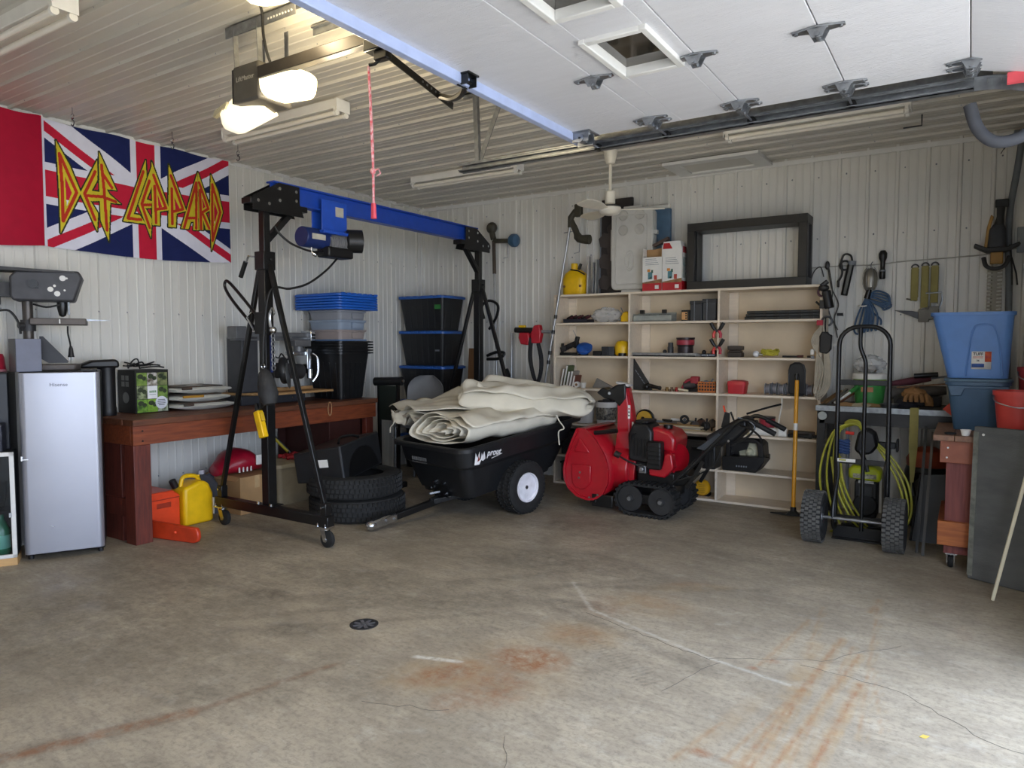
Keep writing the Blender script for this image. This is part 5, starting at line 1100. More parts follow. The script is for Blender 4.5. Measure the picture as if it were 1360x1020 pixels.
# chute: open fronted, bending forward at the top
rings = []
for i in range(13):
    t = i/12; z = .50 + .60*t; x = -2.585 + .015*math.sin(t*PI) - .03*t*t; w_ = .085 - .028*t; dd = .085 - .030*t
    rings.append([(x-dd, 5.94-w_, z), (x+dd*.6, 5.94-w_, z), (x+dd, 5.94-w_*.55, z), (x+dd, 5.94+w_*.55, z), (x+dd*.6, 5.94+w_, z), (x-dd, 5.94+w_, z), (x-dd+.01, 5.94+w_-.008, z), (x-dd+.01, 5.94-w_+.008, z)])
ob('chute', M().loft(rings), SRED, sb, bevel=.006)
ob('chute_base', M().cyl((-2.59, 5.94, .47), (-2.59, 5.94, .52), .125, n=24), SRED, sb, bevel=.006)
ob('warning_label', M().bx(-2.545, -2.523, 5.8665, 5.8685, .83, .95).xf(Matrix.Identity(4)), PAPER, sb)
ob('warning_label', M().bx(-2.512, -2.498, 5.88, 5.89, .66, .80), PAPER, sb)
for k in range(3): ob('label_mark', M().bx(-2.541, -2.528, 5.8655, 5.8663, .85+.03*k, .865+.03*k), RED if k == 2 else BLACK, sb)
df = ob('deflector', M().prism([(-2.66, 1.13), (-2.575, 1.14), (-2.57, 1.01), (-2.63, .93), (-2.68, .98), (-2.78, 1.0), (-2.86, 1.05), (-2.80, 1.10), (-2.74, 1.08)], (0, 5.87, 0), (1, 0, 0), (0, 0, 1), (0, .13, 0)), BLACK, sb, bevel=.012)
ob('deflector_cap', M().box((-2.61, 5.93, 1.135), (.13, .10, .022), (0, .2, 0)), mat('white_cap', '#c7c5c2', .5), df, bevel=.008)
ob('pivot_bolt', M().cyl((-2.72, 5.87, 1.05), (-2.72, 5.85, 1.05), .014, n=10), CHROME, df)
ob('crank_rod', M().tube([(-2.60, 5.79, .50), (-2.50, 5.76, .47), (-2.41, 5.76, .44), (-2.15, 5.78, .45)], .010, 6).cyl((-2.63, 5.79, .52), (-2.58, 5.79, .50), .03, n=10), DSTEEL, sb)
# engine
ob('air_box', M().prism([(-2.50, .47), (-2.29, .45), (-2.28, .74), (-2.33, .80), (-2.46, .805), (-2.51, .70)], (0, 5.78, 0), (1, 0, 0), (0, 0, 1), (0, .26, 0)), BPLAS, sb, bevel=.02)
m = M()
for k in range(6): m.bx(-2.49+.032*k, -2.475+.032*k, 5.774, 5.782, .52, .67)
ob('air_box_ribs', m, BLACK, sb, kind='stuff')
ob('air_box_top', M().bx(-2.45, -2.33, 5.80, 6.02, .80, .83), BPLAS, sb, bevel=.012)
ob('fuel_tank', M().prism([(-2.33, .60), (-2.10, .56), (-2.085, .68), (-2.14, .74), (-2.28, .78), (-2.33, .75)], (0, 5.82, 0), (1, 0, 0), (0, 0, 1), (0, .34, 0)), SRED, sb, bevel=.03, seg=3)
ob('fuel_cap', M().cyl((-2.20, 5.95, .755), (-2.20, 5.95, .79), .04, n=16), BLACK, sb, bevel=.004)
ob('muffler', M().bx(-2.31, -2.18, 5.72, 5.82, .42, .66), mat('muffler_black', '#1a1a1a', .5, .2), sb, bevel=.015)
m = M()
for k in range(5): m.bx(-2.305, -2.185, 5.714, 5.722, .46+.036*k, .472+.036*k)
ob('muffler_slots', m, BLACK, sb, kind='stuff')
ob('engine_block', M().bx(-2.46, -2.14, 5.84, 6.12, .36, .60), DSTEEL, sb, bevel=.02)
ob('recoil_cover', M().lathe([(.0, -.05), (.11, -.05), (.13, -.02), (.13, .05), (.0, .05)], (-2.13, 5.93, .50), (1, -.4, 0), 24), SRED, sb)
ob('lower_shroud', M().prism([(-2.30, .36), (-2.16, .35), (-2.08, .44), (-2.10, .56), (-2.16, .56), (-2.18, .45), (-2.30, .43)], (0, 5.76, 0), (1, 0, 0), (0, 0, 1), (0, .10, 0)), SRED, sb, bevel=.012)
ob('carburettor', M().bx(-2.40, -2.33, 5.77, 5.84, .37, .45).cyl((-2.36, 5.77, .41), (-2.36, 5.73, .41), .022, n=10), STEEL, sb, bevel=.006)
ob('spark_lead', M().tube([(-2.48, 5.79, .62), (-2.46, 5.75, .70), (-2.42, 5.75, .72)], .007, 6, smooth=4), CORD, sb)
# tracks
def track(y):
    tp = []
    c1, c2, r1 = (-2.455, .150), (-2.175, .147), .132
    for k in range(15): a = PI/2 + PI*k/14; tp.append((c1[0]+r1*math.cos(a), c1[1]+r1*math.sin(a)))
    for k in range(15): a = -PI/2 + PI*k/14; tp.append((c2[0]+r1*math.cos(a), c2[1]+r1*math.sin(a)))
    m = M(); inn = [((x-(c1[0] if i < 15 else c2[0]))*.88+(c1[0] if i < 15 else c2[0]), (z-.148)*.88+.148) for i, (x, z) in enumerate(tp)]
    rg = [[(x, y+dy, z) for x, z in P_] for P_, dy in ((inn, 0), (tp, 0), (tp, .14), (inn, .14))]
    n = len(tp); vs = [p for r in rg for p in r]; fs = [(r*n+k, r*n+(k+1) % n, ((r+1) % 4)*n+(k+1) % n, ((r+1) % 4)*n+k) for r in range(4) for k in range(n)]
    m.add(vs, fs); tk = ob('track', m, RUBB, sb)
    lug = M(); L_ = []; P_ = [Vector((x, 0, z)) for x, z in tp]; tot = 0
    seg = [(P_[i], P_[(i+1) % n]) for i in range(n)]; total = sum((b-a).length for a, b in seg); want = 30; step = total/want; acc = 0; nxt = 0
    for a, b in seg:
        l = (b-a).length
        while nxt < acc + l - 1e-9:
            p = a.lerp(b, (nxt-acc)/l); c_ = Vector((min(max(p.x, c1[0]), c2[0]), 0, .148)); nn = (p-c_).normalized(); ang = math.atan2(nn.z, nn.x)
            lug.box((p.x+nn.x*.004, y+.07, p.z+nn.z*.004), (.022, .146, .022), (0, -ang, 0)); nxt += step
        acc += l
    ob('track_lugs', lug, RUBB, tk, kind='stuff')
    for c_ in (c1, c2):
        w_ = ob('track_wheel', M().lathe([(.112, .0), (.112, .012), (.095, .02), (.075, .012), (.04, .012), (.035, .0), (.03, -.008), (0, -.008)], (c_[0], y+.02, c_[1]), (0, 1, 0), 32), mat('wheel_plastic', '#2a2a2b', .5), tk)
        ob('axle_nut', M().cyl((c_[0], y-.005, c_[1]), (c_[0], y+.02, c_[1]), .018, n=10), STEEL, tk)
    ob('track_frame', M().bx(c1[0], c2[0], y+.04, y+.10, .11, .19), BLACK, tk)
track(5.70); track(6.14)
ob('gearbox', M().bx(-2.45, -2.10, 5.85, 6.13, .16, .38), BLACK, sb, bevel=.015)
ob('rear_frame', M().prism([(-2.20, .26), (-2.02, .28), (-1.95, .36), (-2.04, .40), (-2.20, .40)], (0, 5.86, 0), (1, 0, 0), (0, 0, 1), (0, .26, 0)), BLACK, sb, bevel=.01)
for y in (5.80, 6.16):
    ob('handlebar', M().tube([(-2.10, y, .30), (-1.98, y, .42), (-1.70, y, .72), (-1.56, y, .86), (-1.48, y, .885), (-1.38, y, .845)], .017, 8, smooth=6), BLACK, sb)
    ob('side_strut', M().bar((-2.13, y, .28), (-1.86, y, .55), .04, .012, up=(0, 1, 0)).bar((-1.98, y+.01, .27), (-1.84, y+.01, .52), .03, .012, up=(0, 1, 0)), BLACK, sb)
    ob('grip', M().cyl((-1.42, y, .86), (-1.265, y, .785), .021, n=12), mat('grip_rubber', '#111111', .7), sb, bevel=.004)
    ob('lever', M().tube([(-1.58, y-.01, .90), (-1.50, y-.01, .93), (-1.40, y-.01, .965), (-1.30, y-.01, .995)] if y > 6 else [(-1.55, y-.01, .84), (-1.46, y-.02, .82), (-1.38, y-.02, .76), (-1.36, y-.02, .70)], .009, 6, smooth=4), BLACK, sb)
pn = ob('control_panel', M().prism([(-1.84, .72), (-1.62, .86), (-1.56, .90), (-1.50, .87), (-1.50, .80), (-1.60, .70), (-1.80, .62)], (0, 5.84, 0), (1, 0, 0), (0, 0, 1), (0, .28, 0)), BPLAS, sb, bevel=.02)
ob('panel_side', M().prism([(-1.90, .62), (-1.72, .76), (-1.66, .74), (-1.80, .60)], (0, 5.82, 0), (1, 0, 0), (0, 0, 1), (0, .02, 0)), mat('slate_panel', '#3b3f45', .5), pn)
ob('bolt', M().cyl((-1.64, 5.835, .79), (-1.64, 5.825, .79), .016, n=10), CHROME, pn)
ob('bolt', M().cyl((-1.64, 5.835, .70), (-1.64, 5.825, .70), .010, n=10), CHROME, pn)
for x, h_, c_ in ((-1.70, .14, ORANGE), (-1.64, .09, BLACK)): ob('control_lever', M().bar((x+.02, 5.95, .83), (x-.02, 5.95, .84+h_), .018, .010), c_, sb)
ob('lever_slot', M().prism([(-1.73, .80), (-1.70, .93), (-1.66, .92), (-1.66, .80)], (0, 5.92, 0), (1, 0, 0), (0, 0, 1), (0, .012, 0)), BLACK, sb)
for k in range(4): ob('cable', M().tube([(-1.48, 5.82+.05*k, .86), (-1.44, 5.80+.05*k, .80+.02*k), (-1.50, 5.80+.05*k, .74), (-1.62, 5.82+.04*k, .66)], .006, 6, smooth=5), CORD, sb)
ob('bright_cable', M().tube([(-1.56, 5.80, .90), (-1.48, 5.79, .885), (-1.43, 5.79, .85), (-1.42, 5.79, .81)], .005, 6, smooth=5), GREYP, sb)
ob('battery_box', M().bx(-1.88, -1.77, 5.90, 6.08, .44, .66), BPLAS, sb, bevel=.008)
for k in range(3): ob('box_rib', M().bx(-1.865+.033*k, -1.85+.033*k, 5.894, 5.90, .46, .64), BLACK, sb)
ob('loose_cable', M().tube([(-1.70, 5.80, .62), (-1.73, 5.79, .52), (-1.85, 5.79, .42), (-2.05, 5.78, .34)], .006, 6, smooth=6), CORD, sb)
# ---------------------------------------------------------------- shelving
SHW = mat('cream_painted_shelf', '#e4d5c0', .6, var=.05, scale=6, stretch=(1, 6, 6))
SHB = mat('cream_back_panel', '#d8c6aa', .65, var=.07, scale=3)
sh = thing('shelving_unit', 'cream painted wooden shelving unit with three bays on the back wall', 'shelves', (-2.4, 6.8, 0))
SX = [-3.73, -2.876, -1.98, -1.09]; SZ = [.02, .31, .655, 1.03, 1.37, 1.715]
Y0, Y1 = 6.64, 6.965
for i, x in enumerate(SX): ob('upright', M().bx(x-.011, x+.011, Y0, Y1, 0, 1.99), SHW, sh, bevel=.002)
ob('top_board', M().bx(SX[0]-.011, SX[3]+.011, Y0, Y1, 1.99, 2.012), SHW, sh, bevel=.002)
for i in range(3):
    for z in SZ: ob('shelf_board', M().bx(SX[i]+.012, SX[i+1]-.012, Y0, Y1, z-.022, z), SHW, sh, bevel=.002)
    ob('back_panel', M().bx(SX[i]+.012, SX[i+1]-.012, Y1-.008, Y1-.001, .02, 1.988), SHB, sh)
    ob('back_cleat', M().bx(SX[i]+.012, SX[i]+.10, Y1-.024, Y1-.009, .02, 1.988), SHW, sh)
def on(r): return SZ[r] + .0012
def simple(name, lab, cat, m, mt_, **k): return tag(ob(name, m, mt_, **k), lab, cat)
# --- top row, left bay
t = thing('tool_tray', 'dark tray of small tools on the top shelf, left bay', 'tray', (-3.5, 6.75, on(5)))
ob('tray', M().bx(-3.65, -3.37, 6.68, 6.86, on(5), on(5)+.012).bx(-3.65, -3.37, 6.68, 6.69, on(5), on(5)+.04).bx(-3.65, -3.37, 6.85, 6.86, on(5), on(5)+.04), mat('navy_tray', '#20222e', .5), t, bevel=.003)
for k in range(6): ob('tool_handle', M().cyl((-3.62+.045*k, 6.72+jit(.02), on(5)+.045), (-3.60+.045*k, 6.80+jit(.02), on(5)+.075), .014, n=8), mat('maroon_grip', '#4a1a2a', .5) if k % 2 else BLACK, t)
m = M(); m.sph((-3.19, 6.77, on(5)+.075), (.17, .085, .075), 22, 14)
rnd = random.Random(4)
m.v = [(x+rnd.uniform(-.014, .014), y+rnd.uniform(-.012, .012), max(on(5), z+rnd.uniform(-.014, .014))) for x, y, z in m.v]
simple('plastic_bag', 'crumpled clear plastic bag on the top shelf, left bay', 'bag', m, mat('clear_plastic_film', '#dfe3e6'), ang=20)
t = thing('yellow_tool', 'small yellow tool at the right end of top shelf, left bay', 'tool', (-2.95, 6.74, on(5)))
ob('body', M().prism([(-.05, 0), (.05, 0), (.055, .06), (.02, .11), (-.02, .10), (-.045, .06)], (-2.95, 6.70, on(5)), (1, 0, 0), (0, 0, 1), (0, .08, 0)), YEL, t, bevel=.012)
ob('nozzle', M().cyl((-3.0, 6.73, on(5)+.03), (-3.03, 6.73, on(5)+.02), .014, n=8).cyl((-2.99, 6.76, on(5)+.09), (-3.02, 6.76, on(5)+.15), .005, n=6), GREYP, t)
# --- top row, middle bay
t = thing('socket_rack', 'clear divided organiser of fittings on the top shelf, middle bay', 'organiser', (-2.65, 6.75, on(5)))
ob('tray', M().bx(-2.85, -2.45, 6.68, 6.82, on(5), on(5)+.01).bx(-2.85, -2.45, 6.68, 6.685, on(5), on(5)+.06).bx(-2.85, -2.45, 6.815, 6.82, on(5), on(5)+.09), mat('smoky_plastic', '#b4b8b0', .3, alpha=.7), t)
for k in range(10): ob('divider', M().bx(-2.848+.0435*k, -2.844+.0435*k, 6.68, 6.82, on(5)+.01, on(5)+.075), mat('smoky_plastic', '#8f9490'), t)
for k in range(9): ob('fitting', M().cyl((-2.825+.0435*k, 6.74, on(5)+.012), (-2.825+.0435*k, 6.74, on(5)+.06+jit(.02)), .014, n=8), STEEL if k % 3 else BLACK, t)
for x in (-2.77, -2.54): ob('black_block', M().bx(x-.018, x+.018, 6.70, 6.74, on(5)+.078, on(5)+.115), BLACK, t)
t = thing('small_orange_box', 'small black and orange box on the top shelf, middle bay', 'box', (-2.32, 6.74, on(5)))
ob('carton', M().bx(-2.36, -2.28, 6.70, 6.78, on(5), on(5)+.105), BLACK, t, bevel=.002); ob('orange_face', M().bx(-2.355, -2.30, 6.698, 6.6995, on(5)+.012, on(5)+.085), mat('pale_orange_print', '#d9a36a', .5), t); 
for k in range(3): ob('print_mark', M().bx(-2.32, -2.303, 6.6972, 6.698, on(5)+.02+.022*k, on(5)+.034+.022*k), BLACK, t)
for i, (x0, x1, hh, lb) in enumerate(((-2.27, -2.155, .185, 'left'), (-2.148, -2.02, .20, 'right'))):
    t = thing('dark_case', 'dark grey plastic case, %s one of two on the top shelf, middle bay' % lb, 'case', ((x0+x1)/2, 6.76, on(5)), group='dark cases on the top shelf')
    ob('case', M().bx(x0, x1, 6.69, 6.86, on(5), on(5)+hh), mat('dark_case', '#35383c', .5), t, bevel=.006)
    ob('lid', M().bx(x0-.004, x1+.004, 6.685, 6.865, on(5)+hh-.03, on(5)+hh+.004), mat('dark_case_lid', '#2a2c30', .5), t, bevel=.004)
    ob('edge_strip', M().bx(x0+.04, x0+.046, 6.684, 6.69, on(5), on(5)+hh), GREYP, t)
# --- top row, right bay
for i in range(3):
    t = thing('rail_bar', 'dark ribbed rail, %s of three stacked on the top shelf, right bay' % ('lowest', 'middle', 'topmost')[i], 'rail', (-1.43, 6.74, on(5)+.027*i), group='dark rails on the top shelf')
    ob('bar', M().bx(-1.755+.01*i, -1.11, 6.69, 6.80, on(5)+.027*i, on(5)+.0255+.027*i), mat('dark_rail_bar', '#26292b', .5), t, bevel=.004)
    for k in range(6): ob('rib', M().bx(-1.70+.10*k, -1.66+.10*k, 6.684, 6.69, on(5)+.004+.027*i, on(5)+.022+.027*i), BLACK, t)
# --- second row
z = on(4)
t = thing('radio_handset', 'black radio handset with a thin aerial on second shelf, left bay', 'radio', (-3.6, 6.75, z))
ob('base', M().bx(-3.70, -3.48, 6.70, 6.84, z, z+.03), BLACK, t, bevel=.006)
ob('body', M().bar((-3.70, 6.74, z+.06), (-3.50, 6.74, z+.14), .06, .05), BPLAS, t, bevel=.008)
ob('handle', M().bar((-3.53, 6.73, z+.08), (-3.50, 6.73, z+.20), .05, .035).bar((-3.685, 6.73, z+.02), (-3.68, 6.73, z+.13), .02, .03), BLACK, t, bevel=.005)
ob('knob', M().cyl((-3.64, 6.70, z+.07), (-3.64, 6.68, z+.07), .03, n=12), DSTEEL, t)
ob('aerial', M().cyl((-3.51, 6.73, z+.19), (-3.555, 6.73, z+.265), .003, n=6), STEEL, t)
t = thing('blue_disc_tool', 'blue disc shaped tool lying tilted on the second shelf, left bay', 'tool', (-3.44, 6.74, z))
ob('disc', M().lathe([(0, -.03), (.06, -.03), (.08, -.015), (.08, .015), (.06, .03), (0, .03)], (-3.43, 6.74, z+.075), (.25, -.75, .9), 24), mat('tool_blue', '#2557a8', .35), t)
ob('side_wing', M().lathe([(0, -.02), (.045, -.02), (.05, .02), (0, .02)], (-3.385, 6.74, z+.08), (.25, -.75, .9), 18), mat('tool_blue', '#2557a8'), t)
ob('foot', M().bx(-3.45, -3.39, 6.71, 6.77, z, z+.03), BLACK, t, bevel=.006)
for i, (x0, x1, hh, c_) in enumerate(((-3.31, -3.22, .05, 'flat black'), (-3.21, -3.14, .095, 'charcoal'), (-3.135, -3.07, .095, 'slate'))):
    simple('small_case', '%s small case beside the yellow pot on the second shelf' % c_, 'case', M().bx(x0, x1, 6.70, 6.82, z, z+hh), mat('small_case_%s' % c_.replace(' ', '_'), ('#19191a', '#2c2f33', '#3f4348')[i], .5), bevel=.006)
t = thing('yellow_pot', 'yellow plastic pot with dark base on the second shelf, left bay', 'pot', (-3.0, 6.74, z))
ob('pot', M().lathe([(.055, 0), (.075, .02), (.08, .09), (.07, .13), (.05, .15), (0, .152)], (-2.995, 6.75, z)), YEL, t)
ob('base', M().cyl((-2.97, 6.69, z), (-2.97, 6.69, z+.03), .04, n=12), BLACK, t)
ob('cap', M().cyl((-3.0, 6.75, z+.15), (-3.0, 6.75, z+.158), .022, n=12), mat('dark_yellow', '#a8800c', .5), t)
t = thing('steel_level', 'long grey steel channel on the second shelf, middle bay', 'channel', (-2.5, 6.72, z))
ob('web', M().bx(-2.855, -2.20, 6.68, 6.74, z+.001, z+.008).bx(-2.855, -2.20, 6.68, 6.688, z, z+.035).bx(-2.855, -2.20, 6.732, 6.74, z, z+.035), STEEL, t)
ob('foot_strip', M().bx(-2.85, -2.21, 6.676, 6.68, z, z+.012), BLACK, t)
t = thing('paint_can', 'dark grey capped spray can base on the second shelf, middle bay', 'can', (-2.5, 6.80, z))
ob('can', M().lathe([(.03, 0), (.03, .09), (.026, .10), (.026, .135), (0, .137)], (-2.50, 6.80, z)), mat('charcoal_can', '#3a3a3c', .4), t)
t = thing('red_lid_tin', 'dark tin with red middle band on second shelf, middle bay', 'tin', (-2.34, 6.79, z))
ob('tin', M().lathe([(.075, 0), (.075, .10), (.085, .11), (.085, .165), (.09, .17), (.09, .185), (0, .187)], (-2.345, 6.79, z)), mat('dark_tin', '#3b3232', .4, .3), t)
ob('red_band', M().lathe([(.0855, .115), (.087, .12), (.087, .155), (.0855, .16)], (-2.345, 6.79, z)), mat('tin_red', '#a03240', .4), t)
for i, (x, y, r, l, lb) in enumerate(((-2.63, 6.80, .3, .22, 'black pry bar'), (-2.20, 6.71, -.2, .24, 'grey steel drill chuck key'), (-2.12, 6.80, .15, .20, 'dark plane body'), (-2.09, 6.70, .4, .14, 'small black clamp'))):
    t = thing('hand_tool', '%s lying on the second shelf, middle bay' % lb, 'tool', (x, y, z))
    zz = z + (.0 if i else .037)
    if i == 0: zz = z
    ob('bar', M().box((x, y, zz+.016+.012*i % 3*.01), (l, .035, .03), (0, 0, r)), (BLACK, STEEL, DSTEEL, BLACK)[i], t, bevel=.006)
    ob('knob', M().sph((x+l*.3*math.cos(r), y+l*.3*math.sin(r), zz+.045), .022, 10, 8), (DSTEEL, BLACK, BLACK, DSTEEL)[i], t)
for i, (zt, lb) in enumerate(((1.69, 'upper'), (1.54, 'lower'))):
    t = thing('spring_clamp', '%s red and black spring clamp gripping the second shelf divider' % lb, 'clamp', (-1.995, 6.62, zt-.12))
    for s in (-1, 1): ob('jaw', M().tube([(-1.985+s*.06, 6.622, zt), (-1.985+s*.035, 6.622, zt-.045), (-1.985+s*.014, 6.622, zt-.075)], [.018, .017, .012], 8), BLACK, t)
    for s in (-1, 1): ob('arm', M().tube([(-1.985+s*.014, 6.622, zt-.07), (-1.985+s*.034, 6.622, zt-.105), (-1.985+s*.03, 6.622, zt-.14)], .014, 8), REDP if s < 0 else mat('clamp_red', '#b83040', .5), t)
    ob('pivot', M().cyl((-1.985, 6.60, zt-.072), (-1.985, 6.636, zt-.072), .014, n=10), DSTEEL, t)
t = thing('jointed_case', 'dark brown hinged case on the second shelf, right bay', 'case', (-1.85, 6.74, z))
ob('case', M().bx(-1.91, -1.78, 6.70, 6.80, z, z+.045).bx(-1.90, -1.79, 6.71, 6.79, z+.045, z+.065).bx(-1.91, -1.78, 6.70, 6.80, z+.065, z+.105), mat('dark_brown_plastic', '#3a322c', .5), t, bevel=.006)
t = thing('light_bulb', 'white bulb lying on the second shelf, right bay', 'bulb', (-1.64, 6.73, z))
ob('globe', M().sph((-1.655, 6.73, z+.031), (.03, .03, .03), 14, 10), mat('opal_bulb', '#e9e9ec', .25), t)
ob('cap', M().cyl((-1.63, 6.73, z+.03), (-1.585, 6.73, z+.022), .015, .012, 10), CHROME, t)
m = M(); rnd = random.Random(2)
for k in range(9): m.tube([Vector((-1.535, 6.75, z+.03)) + Vector((.075*math.cos(a)*rnd.uniform(.7, 1.1), .05*math.sin(a), .027*math.sin(a*2+k)*.8+.012+rnd.uniform(-.006, .014))) for a in [2*PI*i/12 + k*.6 for i in range(12)]], .0055, 5, closed=True)
simple('rope_hank', 'small hank of yellow rope on the second shelf, right bay', 'rope', m, mat('yellow_rope', '#b9b03a', .8))
t = thing('drill_bits', 'dark drill bit with reddish shank lying on the second shelf, right bay', 'tool', (-1.33, 6.73, z))
ob('shank', M().cyl((-1.42, 6.72, z+.010), (-1.28, 6.74, z+.010), .009, n=8), DSTEEL, t); ob('grip', M().cyl((-1.30, 6.738, z+.012), (-1.245, 6.745, z+.012), .0115, n=8), mat('rust_red', '#5c332c', .6), t)
simple('dark_nut', 'small dark nut at the right end of the second shelf', 'nut', M().lathe([(.012, 0), (.026, 0), (.026, .02), (.012, .02)], (-1.19, 6.73, z), n=6, closed=True), DSTEEL)
# --- third row
z = on(3)
for i in range(5):
    c_ = ('#8a7a62', '#5f6b45', '#9c9488', '#a49c90', '#7a4a3c')[i]; x = -3.70+.032*i; hh = (.20, .235, .17, .175, .13)[i]
    t = thing('manual', ('tan', 'green', 'grey', 'pale', 'brick red')[i] + ' booklet leaning in the row at the left of the third shelf', 'booklet', (x, 6.75, z), group='booklets on the third shelf')
    a = .20
    mxm = Matrix.Translation((x+.004*i, 6.70, z+.004)) @ Matrix.Rotation(a, 4, 'Y')
    ob('cover', M().bx(0, .022, 0, .15, 0, hh).xf(mxm), mat('booklet_%d' % i if 0 else ('booklet_tan', 'booklet_green', 'booklet_grey', 'booklet_pale', 'booklet_brick')[i], c_, .7), t, bevel=.002)
    ob('pages', M().bx(.003, .019, -.0015, .149, .004, hh-.003).xf(mxm), PAPER, t)
t = thing('white_roll', 'small white tape roll on the third shelf, left bay', 'tape', (-3.48, 6.70, z))
ob('roll', M().lathe([(.014, -.018), (.032, -.018), (.032, .018), (.014, .018)], (-3.49, 6.70, z+.033), (0, 1, 0), 20, closed=True), PAPER, t)
ob('core', M().lathe([(.012, -.017), (.014, -.017), (.014, .017), (.012, .017)], (-3.49, 6.70, z+.033), (0, 1, 0), 20, closed=True), CARD, t)
simple('small_tub', 'little white tub beside the tape roll on the third shelf', 'tub', M().lathe([(.024, 0), (.028, .04), (.03, .045), (.03, .055), (0, .056)], (-3.42, 6.71, z)), WPLAS)
simple('grey_offcut', 'grey metal wedge lying on the third shelf behind the chute', 'metal', M().prism([(0, 0), (.26, 0), (.20, .03), (.05, .10)], (-3.36, 6.80, z), (1, 0, 0), (0, 0, 1), (0, .03, 0)), mat('grey_metal', '#8f8c88', .5, .4), bevel=.003)
t = thing('roofing_bracket', 'black perforated triangular bracket leaning on the third shelf, middle bay', 'bracket', (-2.82, 6.75, z))
ob('plate', M().prism([(-2.86, .001), (-2.66, .001), (-2.68, .05), (-2.86, .32)], (0, 6.72, z), (1, 0, 0), (0, 0, 1), (0, .02, 0)), mat('dark_iron', '#2b2a2a', .6), t, bevel=.003)
for k in range(6): ob('slot', M().box((-2.83+.022*k, 6.7195, z+.19-.030*k), (.030, .002, .008), (0, .9, 0)), GREYP, t)
t = thing('ratchet_tool', 'black ratchet handle with grey tip lying on the third shelf, middle bay', 'tool', (-2.66, 6.70, z))
ob('handle', M().cyl((-2.70, 6.695, z+.052), (-2.57, 6.69, z+.028), .024, .016, 10), BLACK, t); ob('head', M().cyl((-2.58, 6.69, z+.03), (-2.555, 6.69, z+.025), .02, n=10), DSTEEL, t); ob('heel', M().sph((-2.705, 6.695, z+.035), .034, 10, 8), BLACK, t)
for i, (x, c_, lb) in enumerate(((-2.50, '#8a6a3a', 'brass'), (-2.45, '#6e5a46', 'brown'), (-2.40, '#a8342c', 'red tipped'))):
    simple('small_fitting', '%s pipe fitting on the third shelf, middle bay' % lb, 'fitting', M().lathe([(.008, 0), (.02, .0), (.02, .018), (.014, .024), (.014, .04), (.008, .04)], (x, 6.71, z), n=10, closed=True), mat('fitting_%s' % lb.split()[0], c_, .4, .4))
t = thing('red_grinder', 'red and dark grey power tool lying on the third shelf beside the orange basket', 'power tool', (-2.28, 6.75, z))
ob('body', M().cyl((-2.34, 6.75, z+.055), (-2.22, 6.76, z+.075), .04, n=14), mat('grinder_grey', '#3a3434', .5), t, bevel=.005)
ob('red_head', M().bx(-2.27, -2.19, 6.72, 6.79, z+.075, z+.15), mat('dull_red', '#9c2e38', .5), t, bevel=.012)
ob('handle', M().tube([(-2.36, 6.74, z+.02), (-2.31, 6.73, z+.10), (-2.26, 6.73, z+.12)], .014, 8, smooth=4), mat('dull_red', '#9c2e38'), t)
ob('foot', M().bx(-2.32, -2.20, 6.72, 6.78, z, z+.03), BLACK, t, bevel=.004)
simple('white_tube', 'small cream tube lying in front of the red power tool', 'tube', M().cyl((-2.37, 6.67, z+.026), (-2.27, 6.665, z+.012), .011, n=10), mat('cream_tube', '#e0d4b4', .5))
t = thing('orange_basket', 'small orange slotted plastic basket of bits on the third shelf', 'basket', (-2.10, 6.74, z))
OB = mat('brown_orange_plastic', '#b8692e', .5)
bk = M().bx(-2.18, -2.015, 6.69, 6.80, z, z+.006)
ob('floor', bk, OB, t)
for zz in (.006, .036, .066, .09): ob('hoop', M().bx(-2.182, -2.013, 6.688, 6.692, z+zz, z+zz+.012).bx(-2.182, -2.013, 6.798, 6.802, z+zz, z+zz+.012).bx(-2.182, -2.178, 6.692, 6.798, z+zz, z+zz+.012).bx(-2.017, -2.013, 6.692, 6.798, z+zz, z+zz+.012), OB, t)
for k in range(7): ob('post', M().bx(-2.182+.0268*k, -2.173+.0268*k, 6.6885, 6.6915, z, z+.10), OB, t)
ob('inner_dark', M().bx(-2.175, -2.02, 6.70, 6.79, z+.006, z+.085), mat('dark_bits', '#2b2a30', .7), t)
ob('bits', M().sph((-2.12, 6.74, z+.095), (.03, .03, .02), 8, 6).cyl((-2.08, 6.74, z+.08), (-2.05, 6.73, z+.13), .008, n=6), GREYP, t)
t = thing('red_box', 'small red plastic box on the third shelf, right bay', 'box', (-1.82, 6.74, z))
ob('box', M().loft([rrect(-1.895, -1.745, 6.68, 6.80, .015, z), rrect(-1.90, -1.735, 6.675, 6.805, .015, z+.085)]), mat('box_red', '#c22a33', .4), t)
ob('lid', M().loft([rrect(-1.905, -1.73, 6.67, 6.81, .018, z+.085), rrect(-1.90, -1.735, 6.675, 6.805, .018, z+.115), rrect(-1.87, -1.765, 6.70, 6.78, .018, z+.125)]), mat('box_red', '#c22a33'), t)
for i in range(7):
    x = -1.545+.06*i
    t = thing('wire_spool', 'grey wire spool, %s in the row on the third shelf, right bay' % ('first from left', 'second from left', 'third from left', 'middle one', 'third from right', 'second from right', 'first from right')[i], 'spool', (x, 6.74, z), group='grey wire spools')
    r = .052+.004*(i % 2)
    ob('winding', M().lathe([(.012, -.018), (r-.012, -.018), (r-.008, 0), (r-.012, .018), (.012, .018)], (x, 6.74, z+r+.001), (1, .1, 0), 20, closed=True), mat('grey_wire', '#77757a', .5, .3), t)
    for s in (-1, 1): ob('flange', M().cyl((x+s*.018, 6.74+s*.002, z+r+.001), (x+s*.023, 6.74+s*.002, z+r+.001), r, n=20), GREYP if i % 2 else mat('pale_flange', '#a3a2a6', .5), t)
